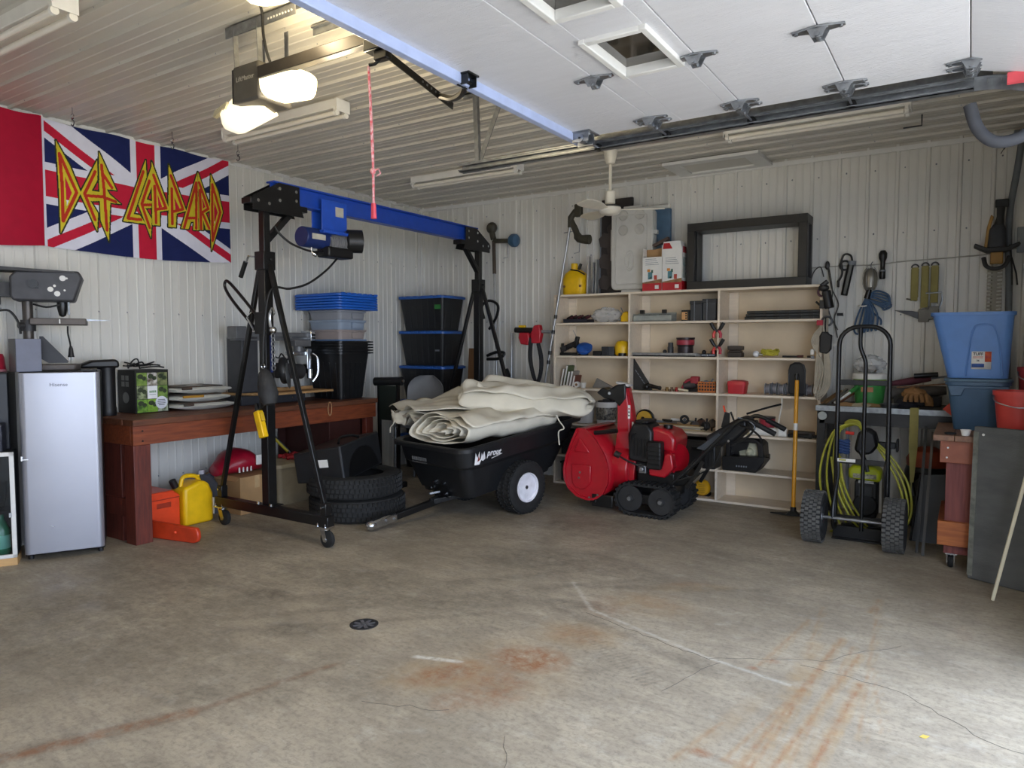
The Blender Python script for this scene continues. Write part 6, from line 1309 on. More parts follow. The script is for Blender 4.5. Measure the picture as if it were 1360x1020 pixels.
t = tag(ob('loose_twine', M().tube([(-1.40, 6.64, z-.02), (-1.40, 6.632, z-.1), (-1.42, 6.632, z-.22), (-1.425, 6.634, z-.36)], .007, 6, smooth=5), mat('white_twine', '#d9d4c8', .8)), 'white twine hanging from the third shelf in front of the bay', 'twine')
t = thing('dust_pan', 'black rounded plastic scoop standing behind the yellow handle', 'dust pan', (-1.28, 6.66, z))
pts = [(-.068, 0), (.068, 0), (.068, .21), (.055, .255), (.02, .275), (-.02, .275), (-.055, .255), (-.068, .21)]
ob('pan', M().prism(pts, (-1.283, 6.672, z+.02), (1, 0, 0), (0, 0, 1), (0, .012, 0)), BPLAS, t, bevel=.005)
ob('pan_rim', M().tube([Vector((-1.283+x, 6.668, z+.02+zz)) for x, zz in pts], .007, 6, closed=True), BPLAS, t)
ob('socket', M().cyl((-1.283, 6.66, z+.10), (-1.283, 6.66, z+.20), .018, n=10).bx(-1.34, -1.226, 6.672, 6.70, z, z+.022), BLACK, t)
# --- fourth row
z = on(2)
WB_ = mat('white_bucket', '#d6d3d0', .45, var=.03)
t = thing('white_pail', 'white plastic pail with dark contents on the fourth shelf, left bay', 'bucket', (-3.42, 6.76, z))
ob('pail', M().lathe([(0, .004), (.085, .004), (.105, .20), (.112, .20), (.112, .215), (.10, .215), (.082, .01), (0, .01)], (-3.42, 6.76, z)), WB_, t)
ob('contents', M().cyl((-3.42, 6.76, z+.17), (-3.42, 6.76, z+.19), .099, n=18).sph((-3.45, 6.74, z+.20), .03, 8, 6).sph((-3.39, 6.75, z+.205), .025, 8, 6), mat('dark_bits', '#2b2a30'), t)
ob('handle', M().tube([(-3.31, 6.70, z+.20), (-3.29, 6.66, z+.23), (-3.27, 6.65, z+.25)], .004, 5), STEEL, t)
t = thing('labelled_pail', 'white plastic pail with a dark label on the fourth shelf, left bay', 'bucket', (-3.17, 6.76, z))
ob('pail', M().lathe([(0, .0), (.095, .0), (.112, .20), (.118, .20), (.118, .235), (.105, .235), (.10, .225), (0, .22)], (-3.175, 6.76, z)), WB_, t)
ob('label', M().lathe([(.1025, .05), (.104, .055), (.1135, .175), (.1120, .18)], (-3.175, 6.76, z), n=24), mat('dark_pail_label', '#2c2a2a', .5, scale=40, col2='#8a8478'), t)
ob('contents', M().cyl((-3.175, 6.76, z+.21), (-3.175, 6.76, z+.245), .09, n=16).bx(-3.20, -3.12, 6.72, 6.78, z+.23, z+.262), mat('dark_bits', '#2b2a30'), t)
t = thing('cord_reel', 'yellow and black cord reel standing on the fourth shelf, middle bay', 'reel', (-2.75, 6.76, z))
ob('disc', M().lathe([(0, -.02), (.075, -.02), (.08, 0), (.075, .02), (0, .02)], (-2.76, 6.78, z+.081), (.2, -1, .1), 26), mat('reel_yellow', '#c79a22', .4), t)
ob('hub', M().cyl((-2.765, 6.755, z+.082), (-2.77, 6.745, z+.083), .02, n=12), BLACK, t)
ob('black_rim', M().tube(arc((-2.755, 6.785, z+.081), .084, PI*.95, -PI*.3, 18, (.98, .196, 0), (0, 0, 1)), .012, 8), BLACK, t)
for i in range(7):
    x0 = -2.64+jit(.03); y = 6.70+.02*(i % 3); zz = z+.014*(i//2)
    t = thing('wood_batten', ('pale', 'white painted', 'grey', 'honey coloured', 'cream', 'weathered', 'light brown')[i] + ' timber batten in the pile on the fourth shelf', 'batten', (x0+.2, y, zz), group='timber battens on the fourth shelf')
    ob('batten', M().box((x0+.25, 6.675+.045*(i % 2)+.012*(i//2), zz+.0075), (.48+jit(.05), .04, .013), (0, 0, jit(.04))), mat('batten_%s' % 'abcdefg'[i], ('#c9b58e', '#dcd8cc', '#a8a296', '#b98f58', '#d8ccb0', '#8f8472', '#a8824e')[i], .65, scale=5, stretch=(1, 8, 8)), t, bevel=.002)
for i, (x, z0, lb) in enumerate(((-2.31, .06, 'black'),)):
    t = thing('caster_wheel', 'small black wheel lying upright on the batten pile', 'wheel', (x, 6.69, z+z0))
    ob('tyre', M().lathe([(.02, -.016), (.042, -.016), (.045, 0), (.042, .016), (.02, .016)], (x, 6.69, z+z0+.045), (.3, -1, 0), 22, closed=True), RUBB, t)
    ob('hub', M().cyl((x-.004, 6.705, z+z0+.045), (x+.006, 6.672, z+z0+.045), .014, n=10), DSTEEL, t)
for i in range(3):
    lb = ('grey handled screwdriver', 'black handled file', 'white handled chisel')[i]
    t = thing('hand_tool', '%s lying on the batten pile of the fourth shelf' % lb, 'tool', (-2.5, 6.70, z+.06))
    x0 = -2.62+.08*i; yy = 6.675+.03*i; zz = z+.062+.01*i
    ob('shaft', M().cyl((x0+.1, yy, zz+.008), (x0+.24, yy-.005, zz+.006), .006, n=6), STEEL, t); ob('grip', M().cyl((x0, yy, zz+.012), (x0+.10, yy, zz+.010), .014, .011, 8), (GREYP, BLACK, WPLAS)[i], t)
rnd = random.Random(6)
for i, lb in enumerate(('dark iron pulley', 'rusty clamp body', 'dark grey motor end', 'brown gear casting')):
    x = -2.23+.055*i; t = thing('machine_part', '%s in the heap at the right of the fourth shelf, middle bay' % lb, 'part', (x, 6.78, z), group='heap of machine parts')
    ob('casting', M().lathe([(.0, -.03), (.035, -.03), (.042, -.012), (.03, 0), (.042, .012), (.035, .03), (0, .03)], (x, 6.75+.03*(i % 2), z+.05+.02*(i % 2)), (rnd.uniform(-1, 1), -1, rnd.uniform(-.4, .4)), 16), mat('casting_%s' % 'abcd'[i], ('#4b4138', '#5f4636', '#3b3a3a', '#544a3e')[i], .6, .3), t)
    ob('stem', M().cyl((x, 6.76, z), (x+.01, 6.76, z+.12), .010, n=6), DSTEEL, t)
t = thing('red_tin', 'round red tin on the fourth shelf, right bay', 'tin', (-1.56, 6.76, z))
ob('tin', M().lathe([(.068, .075), (.07, .08), (.07, .16), (.066, .165), (0, .167)], (-1.555, 6.78, z)), mat('tin_red', '#a03240'), t)
ob('base', M().cyl((-1.555, 6.78, z), (-1.555, 6.78, z+.075), .062, n=18), DSTEEL, t); ob('lid', M().lathe([(.0705, .15), (.073, .152), (.073, .168), (0, .17)], (-1.555, 6.78, z)), mat('dark_lid', '#2c2a2a', .4), t)
t = thing('paper_roll', 'white paper roll lying at the front of the fourth shelf, right bay', 'roll', (-1.5, 6.68, z))
ob('roll', M().lathe([(.018, -.16), (.038, -.16), (.038, .16), (.018, .16)], (-1.52, 6.69, z+.038), (1, .02, 0), 22, closed=True), PAPER, t)
ob('core', M().lathe([(.015, -.159), (.018, -.159), (.018, .159), (.015, .159)], (-1.52, 6.69, z+.038), (1, .02, 0), 16, closed=True), CARD, t)
t = thing('heat_gun', 'dark bar shaped tool lying at the right end of the fourth shelf', 'tool', (-1.25, 6.72, z))
ob('bar', M().bx(-1.36, -1.12, 6.72, 6.76, z, z+.03), BLACK, t, bevel=.005); ob('handle', M().cyl((-1.35, 6.70, z+.05), (-1.13, 6.71, z+.045), .017, n=10), mat('dark_brown_plastic', '#3a322c'), t, bevel=.003)
ob('support', M().bx(-1.30, -1.27, 6.69, 6.73, z, z+.04).bx(-1.18, -1.15, 6.69, 6.73, z, z+.04), BLACK, t)
# --- fifth and lowest rows
z = on(1)
t = thing('shop_fan', 'black octagonal blower housing with a cream disc on the fifth shelf, right bay', 'blower', (-1.74, 6.72, z))
ob('tray', M().prism([(-1.93, 0), (-1.62, 0), (-1.55, .10), (-1.55, .15), (-1.93, .13)], (0, 6.66, z), (1, 0, 0), (0, 0, 1), (0, .26, 0)), BPLAS, t, bevel=.008)
fr = ob('hood', M().prism([(-1.90, .10), (-1.86, .10), (-1.86, .27), (-1.62, .27), (-1.60, .12), (-1.555, .12), (-1.565, .26), (-1.63, .31), (-1.84, .31), (-1.90, .27)], (0, 6.67, z), (1, 0, 0), (0, 0, 1), (0, .22, 0)), BPLAS, t, bevel=.008)
ob('inner', M().bx(-1.87, -1.59, 6.80, 6.86, z+.10, z+.29), BLACK, t)
ob('disc', M().lathe([(.03, -.02), (.05, -.012), (.098, -.004), (.098, .004), (0, .004)], (-1.70, 6.76, z+.175), (0, 1, 0), 30), mat('cream_disc', '#b9b79c', .45), t)
ob('hub', M().sph((-1.70, 6.745, z+.175), (.04, .03, .04), 14, 10), mat('cream_disc', '#b9b79c'), t)
ob('cut_cover', M().prism([(-1.86, .16), (-1.72, .20), (-1.70, .27), (-1.86, .27)], (0, 6.72, z), (1, 0, 0), (0, 0, 1), (0, .02, 0)), BPLAS, t)
for k in range(5): ob('vent', M().bx(-1.80+.022*k, -1.788+.022*k, 6.657, 6.66, z+.04, z+.055), GREYP, t)
ob('side_knob', M().cyl((-1.55, 6.74, z+.15), (-1.52, 6.74, z+.15), .018, n=8), BLACK, t)
def crate(lab, x0, x1, zz, hh, c_):  # filler crates, added so the lower bays look dark inside
    t = thing('dark_filler_crate', lab, 'crate', ((x0+x1)/2, 6.8, zz), group='added crates darkening the lower bays')
    ob('crate', M().bx(x0, x1, 6.70, 6.93, zz, zz+hh), mat(c_[0], c_[1], .55), t, bevel=.01); ob('rim', M().bx(x0-.008, x1+.008, 6.692, 6.938, zz+hh-.02, zz+hh), mat(c_[0], c_[1]), t, bevel=.004)
    ob('handle_slot', M().bx((x0+x1)/2-.05, (x0+x1)/2+.05, 6.698, 6.7005, zz+hh*.6, zz+hh*.72), BLACK, t)
DKC = ('dark_filler_black', '#1f1f21'); DKC2 = ('dark_filler_grey', '#2a2826')
crate('added black crate darkening the fifth shelf behind the red auger housing', -3.68, -3.30, on(1), .25, DKC); crate('added dark grey crate darkening the fifth shelf behind the chute', -3.25, -2.92, on(1), .22, DKC2)
crate('added black crate darkening the lowest shelf behind the red auger housing', -3.68, -3.28, on(0), .21, DKC2); crate('added black crate darkening the fifth shelf behind the engine', -2.82, -2.42, on(1), .24, DKC); crate('added dark grey crate darkening the fifth shelf behind the handlebars', -2.36, -2.02, on(1), .26, DKC2)
crate('added black crate darkening the lowest shelf behind the snow blower tracks', -2.80, -2.35, on(0), .22, DKC)
t = thing('work_lamp', 'yellow round work lamp on the lowest shelf behind the tracks', 'lamp', (-2.15, 6.70, on(0)))
ob('face', M().lathe([(0, .03), (.06, .03), (.075, .015), (.08, -.02), (.05, -.06), (0, -.06)], (-2.14, 6.73, on(0)+.082), (.1, -1, 0), 24), mat('lamp_yellow', '#c9951a', .4), t)
for k in range(5): ob('face_slot', M().box((-2.135, 6.697, on(0)+.045+.018*k), (.06, .006, .006)), mat('dark_yellow', '#a8800c'), t)
ob('stand', M().bx(-2.20, -2.08, 6.74, 6.83, on(0), on(0)+.03), BLACK, t)
# ---------------------------------------------------------------- on top of the shelves
ZT = 2.0135
t = thing('yellow_sprayer', 'yellow rounded plastic sprayer tank on the shelf top by the left end', 'sprayer', (-3.56, 6.80, ZT))
rg = [rrect(-3.70+q, -3.44-q, 6.72+q*.5, 6.90-q*.5, .06, ZT+zz) for zz, q in ((0, .015), (.02, 0), (.17, 0), (.23, .02), (.265, .06))]
ob('tank', M().loft(rg), YEL, t, ang=50)
ob('cap', M().cyl((-3.57, 6.78, ZT+.262), (-3.57, 6.78, ZT+.335), .036, n=16), YEL, t, bevel=.006)
for x in (-3.66, -3.47): ob('bolt', M().cyl((x, 6.715, ZT+.09), (x, 6.722, ZT+.09), .013, n=10), BROWN, t)
ob('pump_lever', M().tube([(-3.60, 6.75, ZT+.27), (-3.50, 6.74, ZT+.25), (-3.43, 6.74, ZT+.21)], .008, 6).cyl((-3.53, 6.80, ZT+.27), (-3.50, 6.80, ZT+.33), .016, n=8), BLACK, t)
for i, (x, hh, c_, lb) in enumerate(((-3.41, .40, '#c8c6c0', 'pale'), (-3.345, .33, '#8d8f90', 'grey'), (-3.315, .36, '#a8aaa8', 'silvery'))):
    t = tag(ob('metal_strip', M().box((x, 6.80, ZT+hh/2+.002), (.018, .06, hh), (0, .03, 0)), mat('strip_%s' % lb, c_, .4, .5), bevel=.002), '%s upright strip beside the yellow sprayer on the shelf top' % lb, 'strip')
t = thing('battery_rack', 'tall dark board with hexagonal cutouts leaning behind the white cooler', 'board', (-3.15, 6.92, ZT))
mxb = Matrix.Translation((0, 6.918, ZT)) @ Matrix.Rotation(-.02, 4, 'X')
ob('board', M().bx(-3.33, -2.98, 0, .035, 0, 1.0).xf(mxb), mat('dark_brown_board', '#2f2a29', .6), t, bevel=.004)
for i, (x, zz) in enumerate(((-3.275, .13), (-3.275, .35), (-3.18, .24), (-3.18, .46), (-3.275, .57), (-3.18, .68))): ob('hexagon', M().cyl((x, -.008, zz), (x, .004, zz), .088, n=6).xf(mxb), mat('hex_grey_brown', '#453d3a', .6), t, bevel=.008)
ob('light_edge', M().bx(-3.345, -3.331, .0, .03, 0, .93).xf(mxb), GREYP, t)
CO = mat('cooler_white', '#cfccc4', .5, var=.03)
t = thing('white_cooler_lid', 'off white moulded cooler standing on end on the shelf top', 'cooler', (-2.93, 6.80, ZT))
ob('body', M().loft([[(x, y, z_) for x, z_, y in rrect(-3.155, -2.70, ZT+.035, ZT+.86, .05, yy)] for yy in (6.80, 6.85)]), CO, t, bevel=.012)
ob('rear_body', M().loft([[(x, y, z_) for x, z_, y in rrect(-3.12, -2.70, ZT+.04, ZT+.84, .05, yy)] for yy in (6.85, 6.905)]), CO, t)
m = M(); ring = rrect(-3.10, -2.76, ZT+.09, ZT+.79, .03, 6.793)
ob('panel_bead', M().tube([(x, y, z_) for x, z_, y in ring], .006, 6, closed=True), CO, t)
for x in (-3.02, -2.84):
    for zz in (.64, .83): ob('cup_ring', M().lathe([(.055, -.004), (.05, -.010), (.042, -.004), (.02, .0), (0, .0)], (x, 6.80, ZT+(zz if zz < .7 else .79)), (0, 1, 0), 24), mat('cooler_shade', '#c4c0b6', .5), t)
em = [(.052*math.cos(a), .10*math.sin(a)) for a in [2*PI*k/28 for k in range(28)]]
for s in (1, .78): ob('oval_emblem', M().tube([(-2.945+x*s, 6.798, ZT+.33+zz*s) for x, zz in em], .005, 6, closed=True), CO, t)
ob('oval_bar', M().tube([(-2.955, 6.797, ZT+.27), (-2.94, 6.797, ZT+.38)], .008, 6), CO, t)
ob('hinge', M().bx(-3.165, -3.15, 6.81, 6.86, ZT+.34, ZT+.66).bx(-2.705, -2.66, 6.81, 6.86, ZT+.58, ZT+.62), CO, t, bevel=.004)
ob('carry_handle', M().bx(-3.03, -2.83, 6.82, 6.88, ZT+.86, ZT+.885), CO, t, bevel=.008)
ob('foot_latch', M().bx(-3.04, -2.82, 6.80, 6.90, ZT, ZT+.034), CO, t, bevel=.006)
t = thing('blue_cooler', 'dusty blue cooler body behind the white cooler on the shelf top', 'cooler', (-2.66, 6.9, ZT))
ob('body', M().loft([rrect(-2.79, -2.56, 6.915, 6.965, .02, ZT+zz) for zz in (0, .70, .84)]), mat('dusty_blue', '#46627a', .5), t, bevel=.008)
ob('white_rim', M().loft([rrect(-2.80, -2.57, 6.91, 6.967, .02, ZT+zz) for zz in (.842, .885)]), CO, t, bevel=.008)
for i, (x0, x1) in enumerate(((-2.745, -2.545), (-2.540, -2.345))):
    t = thing('printed_carton', ('open topped white and red printed carton next to the cooler', 'closed white and red printed carton next to the black frame')[i], 'carton', ((x0+x1)/2, 6.77, ZT), group='white and red cartons on the shelf top')
    W1 = PAPER
    cx = (x0+x1)/2
    if i == 0:
        ob('carton', M().bx(x0, x1, 6.655, 6.66, ZT, ZT+.33).bx(x0, x1, 6.79, 6.795, ZT, ZT+.42).bx(x0, x0+.005, 6.66, 6.79, ZT, ZT+.42).bx(x1-.005, x1, 6.66, 6.79, ZT, ZT+.44), W1, t)
        ob('inside_card', M().bx(x0+.006, x1-.006, 6.745, 6.789, ZT+.02, ZT+.415), CARD, t)
        ob('curved_card', M().prism([(x0+.008, .33)] + [(cx-.09*math.cos(a), .37-.06*math.sin(a)) for a in [PI*k/10 for k in range(11)]] + [(x1-.008, .33), (x1-.008, .43), (x0+.008, .40)], (0, 6.74, ZT), (1, 0, 0), (0, 0, 1), (0, .005, 0)), CARD, t)
        ob('flap', M().prism([(-2.68, .46), (-2.52, .53), (-2.51, .50), (-2.66, .44)], (0, 6.73, ZT), (1, 0, 0), (0, 0, 1), (0, .05, 0)), mat('brown_flap', '#5a4a42', .7), t)
    else:
        ob('carton', M().bx(x0, x1, 6.655, 6.795, ZT, ZT+.40).prism([(x0, .40), (x1, .40), (x1-.02, .47), (x0+.01, .47)], (0, 6.655, ZT), (1, 0, 0), (0, 0, 1), (0, .14, 0)), W1, t)
        ob('red_corner', M().prism([(x0+.005, .40), (x0+.10, .40), (x0+.07, .455), (x0+.012, .455)], (0, 6.6535, ZT), (1, 0, 0), (0, 0, 1), (0, .001, 0)), RED, t)
        ob('side_red', M().bx(x1, x1+.001, 6.655, 6.795, ZT, ZT+.09), RED, t); ob('side_red', M().bx(x1, x1+.001, 6.68, 6.78, ZT+.36, ZT+.42), RED, t); ob('side_print', M().bx(x1, x1+.001, 6.68, 6.77, ZT+.12, ZT+.32), mat('muted_print', '#c2b9ae', .5, scale=40, col2='#7f9a98'), t)
    ob('red_band', M().bx(x0, x1, 6.653, 6.6545, ZT+.002, ZT+.075), mat('carton_red', '#b9242c', .5), t)
    ob('brown_band', M().prism([(x0, .075), (x1, .075), (x1, .115), (cx, .10), (x0, .085)], (0, 6.653, ZT), (1, 0, 0), (0, 0, 1), (0, .0015, 0)), mat('carton_tan', '#a07a52', .5, scale=30, col2='#7d5c40'), t)
    for q in range(4): ob('print_line', M().bx(x0+.03, x1-.03-.01*q, 6.653, 6.6545, ZT+.255+.018*q, ZT+.259+.018*q), GREYP, t)
    for c2, dx, dz, ww, hh in (('#5d8f96', -.02, .15, .045, .07), ('#d68a3c', -.035, .20, .03, .025), ('#b94a3c', .035, .13, .03, .045), ('#e0c23c', -.015, .125, .02, .016), ('#4f6d5a', .0, .19, .02, .03)):
        ob('picture', M().bx(cx+dx-ww/2, cx+dx+ww/2, 6.652, 6.6542, ZT+dz-hh/2, ZT+dz+hh/2), mat('pic_' + c2[1:], c2, .5), t, label=None)
    ob('white_badge', M().bx(cx+.03, cx+.07, 6.6522, 6.6528, ZT+.018, ZT+.055), PAPER, t); 
t = thing('black_frame_shelf', 'black open box frame shelf standing on the right of the shelf top', 'frame', (-1.75, 6.80, ZT))
BFM = mat('black_laminate', '#1c1c1d', .45, var=.15)
ob('top', M().bx(-2.305, -1.225, 6.68, 6.93, ZT+.55, ZT+.625), BFM, t, bevel=.003)
ob('bottom', M().bx(-2.305, -1.225, 6.68, 6.93, ZT, ZT+.075), BFM, t, bevel=.003)
for x0, x1 in ((-2.305, -2.235), (-1.30, -1.225)):
    for y in (6.68, 6.87): ob('post', M().bx(x0, x1, y, y+.06, ZT+.075, ZT+.55), BFM, t, bevel=.003)
ob('dark_side', M().bx(-2.235, -2.225, 6.74, 6.87, ZT+.075, ZT+.55), BFM, t)
# ---------------------------------------------------------------- hanging at the right end of the shelves
CW = mat('off_white_cord', '#b5ac9a', .7, var=.1)
m = M()
for k in range(6): m.tube([(-1.075, 6.615+.008*k, 1.665), (-1.10-.012*k, 6.62, 1.52), (-1.12+.012*k, 6.615, 1.30), (-1.11+.02*jit(1), 6.61, 1.12-.02*k), (-1.08+.01*k, 6.615, 1.08), (-1.05+.01*k, 6.62, 1.20), (-1.055+.006*k, 6.62, 1.45), (-1.07, 6.62, 1.665)], .0065, 6, smooth=6)
t = thing('cord_hank', 'off white extension cord hanging in loops at the shelf end', 'cord', (-1.09, 6.62, 1.68))
ob('loops', m, CW, t); ob('plug', M().bx(-1.165, -1.135, 6.60, 6.63, 1.40, 1.45), WPLAS, t, bevel=.006); ob('plug', M().bx(-1.16, -1.135, 6.605, 6.63, 1.365, 1.39), GREYP, t, bevel=.004)
t = thing('shelf_hook', 'dark curved hook at the shelf end holding the charger', 'hook', (-1.06, 6.62, 1.74))
ob('hook', M().tube(arc((-1.04, 6.62, 1.69), .04, -PI*.4, PI*.9, 12) + [Vector((-1.085, 6.63, 1.69))], .009, 6), DSTEEL, t); ob('red_base', M().bx(-1.12, -1.07, 6.605, 6.63, 1.655, 1.70), mat('dark_red_plastic', '#b02038'), t, bevel=.004)
t = thing('charger_box', 'black battery charger hanging by its lead at the shelf end', 'charger', (-1.045, 6.62, 1.5))
ob('body', M().prism([(-1.09, 1.42), (-1.03, 1.41), (-1.0, 1.45), (-.995, 1.57), (-1.02, 1.58), (-1.03, 1.60), (-1.075, 1.60), (-1.095, 1.56)], (0, 6.60, 0), (1, 0, 0), (0, 0, 1), (0, .05, 0)), BPLAS, t, bevel=.008)
ob('lead', M().tube([(-1.05, 6.62, 1.60), (-1.052, 6.62, 1.66), (-1.05, 6.62, 1.72)], .006, 6), CORD, t)
t = thing('angle_grinder', 'black and dark red power tool hanging at the upper shelf end', 'power tool', (-1.05, 6.62, 1.9))
ob('body', M().cyl((-1.02, 6.61, 1.80), (-1.05, 6.61, 1.95), .04, .035, 14), BPLAS, t, bevel=.006)
ob('head', M().sph((-1.07, 6.61, 1.975), (.045, .04, .03), 12, 8).cyl((-1.09, 6.61, 1.99), (-1.04, 6.61, 2.03), .02, n=10), DSTEEL, t)
ob('red_collar', M().tube(arc((-1.08, 6.61, 1.94), .035, PI*.5, PI*1.5, 10), .009, 6), mat('maroon_grip', '#4a1a2a'), t)
ob('trigger', M().bx(-1.10, -1.06, 6.60, 6.63, 1.80, 1.87).tube([(-1.02, 6.61, 1.80), (-1.10, 6.61, 1.83), (-1.13, 6.61, 1.86)], .01, 6), BLACK, t, bevel=.004)
# ---------------------------------------------------------------- yellow handled scraper
t = thing('floor_scraper', 'yellow handled floor squeegee with black blade leaning on the shelves', 'squeegee', (-1.24, 6.5, 0))
ob('handle', M().cyl((-1.25, 6.47, .035), (-1.268, 6.60, 1.175), .0175, n=14), mat('amber_handle', '#dd9a1c', .4, var=.05), t)
ob('socket', M().cyl((-1.25, 6.47, .03), (-1.251, 6.478, .075), .025, n=12), BLACK, t)
ob('blade', M().prism([(-.20, 0), (-.02, -.02), (.06, 0), (.06, .06), (-.02, .085), (-.06, .07)], (-1.24, 6.45, .004), (1, 0, 0), (0, 1, 0), (0, 0, .012)).prism([(-.06, .012), (.05, .012), (.02, .045), (-.02, .045)], (-1.25, 6.44, 0), (1, 0, 0), (0, 0, 1), (0, .06, 0)), mat('blade_rubber', '#202021', .6), t, bevel=.003)
ob('handle_label', M().lathe([(.0177, -.03), (.0180, -.03), (.0180, .03), (.0177, .03)], (-1.262, 6.553, .77), (-.018, .13, 1.14), 14), WPLAS, t)
# ---------------------------------------------------------------- hand truck
ht = thing('hand_truck', 'black steel hand truck with two chunky pneumatic tyres', 'hand truck', (-.66, 5.85, 0))
hy = 5.90
hoop = [(-.835, hy, .12), (-.835, hy, 1.44)] + [(p.x, hy, p.z) for p in arc((-.70, 0, 1.49), .135, PI, PI/2, 6)] + [(p.x, hy, p.z) for p in arc((-.625, 0, 1.49), .135, PI/2, 0, 6)] + [(-.49, hy, 1.44), (-.482, hy, .12)]
ob('frame_hoop', M().tube(hoop, .0165, 10), BLACK, ht)
ob('centre_tube', M().tube([(-.69, hy, 1.615), (-.69, hy, 1.56), (-.69, hy, 1.50), (-.682, hy, 1.45), (-.665, hy, 1.405), (-.652, hy, 1.36), (-.65, hy, 1.31), (-.65, hy, 1.26), (-.65, hy, .66), (-.65, hy, .08)], .0145, 10, smooth=4), BLACK, ht)
ob('flat_bar', M().bx(-.835, -.485, hy-.006, hy+.004, 1.185, 1.225), BLACK, ht, bevel=.003)
ob('cross_bar', M().bx(-.83, -.487, hy-.005, hy+.005, .585, .625), BLACK, ht, bevel=.003)
ob('cross_bar', M().bx(-.83, -.487, hy-.01, hy+.01, .16, .19), BLACK, ht, bevel=.003)
lb = ob('label_strip', M().bx(-.825, -.70, hy-.020, hy-.0175, .60, .625), WPLAS, ht)
ob('label_print', M().bx(-.815, -.765, hy-.0208, hy-.020, .608, .62), mat('olive_print', '#9a9636', .5), lb)
ob('toe_plate', M().bx(-.85, -.47, 5.86, 6.12, .004, .014).bx(-.85, -.47, 5.915, 5.925, .004, .10), BLACK, ht, bevel=.003)
ob('axle', M().cyl((-.99, 5.74, .192), (-.38, 5.74, .192), .012), STEEL, ht)
for s, x in ((-1, -.828), (1, -.49)):
    ob('axle_arm', M().tube([(x, hy, .62), (x-.012*s, hy-.04, .50), (x+.0*s, 5.76, .30), (x, 5.74, .19)], .014, 8, smooth=5), BLACK, ht)
    ob('lower_arm', M().tube([(x, hy, .12), (x, 5.80, .10), (x, 5.74, .19)], .013, 8, smooth=4), BLACK, ht)
TYR = mat('grey_black_tyre', '#2a2a2a', .8, var=.2, bump=.2)
for s, x in ((-1, -.955), (1, -.415)):
    wh = ob('wheel', M().lathe([(.105, -.05), (.13, -.066), (.165, -.072), (.182, -.06), (.188, -.03), (.188, .03), (.182, .06), (.165, .072), (.13, .066), (.105, .05)], (x, 5.74, .191), (1, 0, 0), 44, closed=True), TYR, ht)
    m = M()
    for k in range(34):
        a = 2*PI*k/34
        for j in range(5):
            aa = a + (2*PI/68 if j % 2 else 0); m.box((x+(j-2)*.0275, 5.74+.189*math.cos(aa), .191+.189*math.sin(aa)), (.024, .022, .013), (aa-PI/2, 0, 0))
    ob('tread', m, mat('worn_tread', '#5a5956', .85, var=.2), wh, kind='stuff')
    ob('rim', M().lathe([(.106, -.04), (.09, -.03), (.05, -.012), (.025, -.05), (.0, -.052)], (x, 5.74, .191), (1, 0, 0), 28).lathe([(.106, .04), (.09, .03), (.05, .012), (.025, .06), (.0, .062)], (x, 5.74, .191), (1, 0, 0), 28), mat('grey_rim', '#8b8d90', .4, .6), wh)
# ---------------------------------------------------------------- metal topped table
tb = thing('steel_table', 'black legged table with a galvanised edge against the back wall', 'table', (-.4, 6.6, 0))
ob('top', M().bx(-1.055, .40, 6.30, 6.93, .965, .985), mat('dark_table_top', '#4a4843', .6, var=.15), tb)
ob('metal_edge', M().bx(-1.06, .40, 6.292, 6.30, .945, .99), mat('zinc_edge', '#9ba0a3', .45, .5, var=.2, scale=30), tb, bevel=.002)
ob('front_apron', M().bx(-1.03, .38, 6.32, 6.34, .84, .965), BLACK, tb)
for x in (-1.05, .33):
    for y in (6.32, 6.86): ob('leg', M().bx(x, x+.06, y, y+.06, 0, .964), BLACK, tb, bevel=.003)
ob('round_cap', M().cyl((-1.005, 6.30, .905), (-1.005, 6.285, .905), .035, n=20), mat('pale_disc', '#9fa5a2', .5), tb, bevel=.003)
m = M().prism([(.30*math.cos(a)*.6, .12*math.sin(a)) for a in [PI*k/12 for k in range(13)]], (-.66, 6.27, .84), (1, 0, 0), (0, 0, 1), (0, .03, 0))
# pressure washer
pw = thing('pressure_washer', 'black pressure washer with a lime engine cover under the steel table', 'pressure washer', (-.66, 6.28, 0))
LIME = mat('lime_cover', '#b5bf1c', .4, var=.05)
ob('engine_cover', M().prism([(-.785, .425), (-.555, .41), (-.555, .49), (-.60, .525), (-.76, .53), (-.785, .50)], (0, 6.18, 0), (1, 0, 0), (0, 0, 1), (0, .22, 0)), LIME, pw, bevel=.02)
ob('cover_label', M().bx(-.75, -.585, 6.176, 6.1795, .435, .47), mat('label_grey', '#6e6c5c', .5, scale=60, col2='#b5b09a'), pw)
for q in range(3): ob('label_line', M().bx(-.71, -.60, 6.174, 6.1765, .398+.008*q, .402+.008*q), WPLAS, pw)
ob('engine', M().bx(-.74, -.58, 6.20, 6.40, .12, .41).cyl((-.66, 6.19, .22), (-.66, 6.30, .22), .09, n=20), mat('engine_black', '#1c1c1c', .5, .2), pw, bevel=.012)
ob('engine_face', M().bx(-.71, -.61, 6.19, 6.20, .29, .37), mat('engine_grey', '#3a3a3b', .5, .3), pw, bevel=.004)
ob('base', M().bx(-.82, -.52, 6.12, 6.46, .035, .075), BLACK, pw, bevel=.01)
for x in (-.80, -.54): ob('foot', M().cyl((x, 6.2, 0), (x, 6.2, .04), .02, n=10), BLACK, pw)
for x in (-.82, -.52): ob('frame_tube', M().tube([(x, 6.44, .06), (x, 6.40, .5), (x, 6.36, .75), (x, 6.34, .90)], .014, 8, smooth=4), GREYP, pw)
ob('handle_bar', M().tube([(-.82, 6.34, .88), (-.80, 6.34, .915), (-.54, 6.34, .915), (-.52, 6.34, .88)], .014, 8, smooth=3), BLACK, pw)
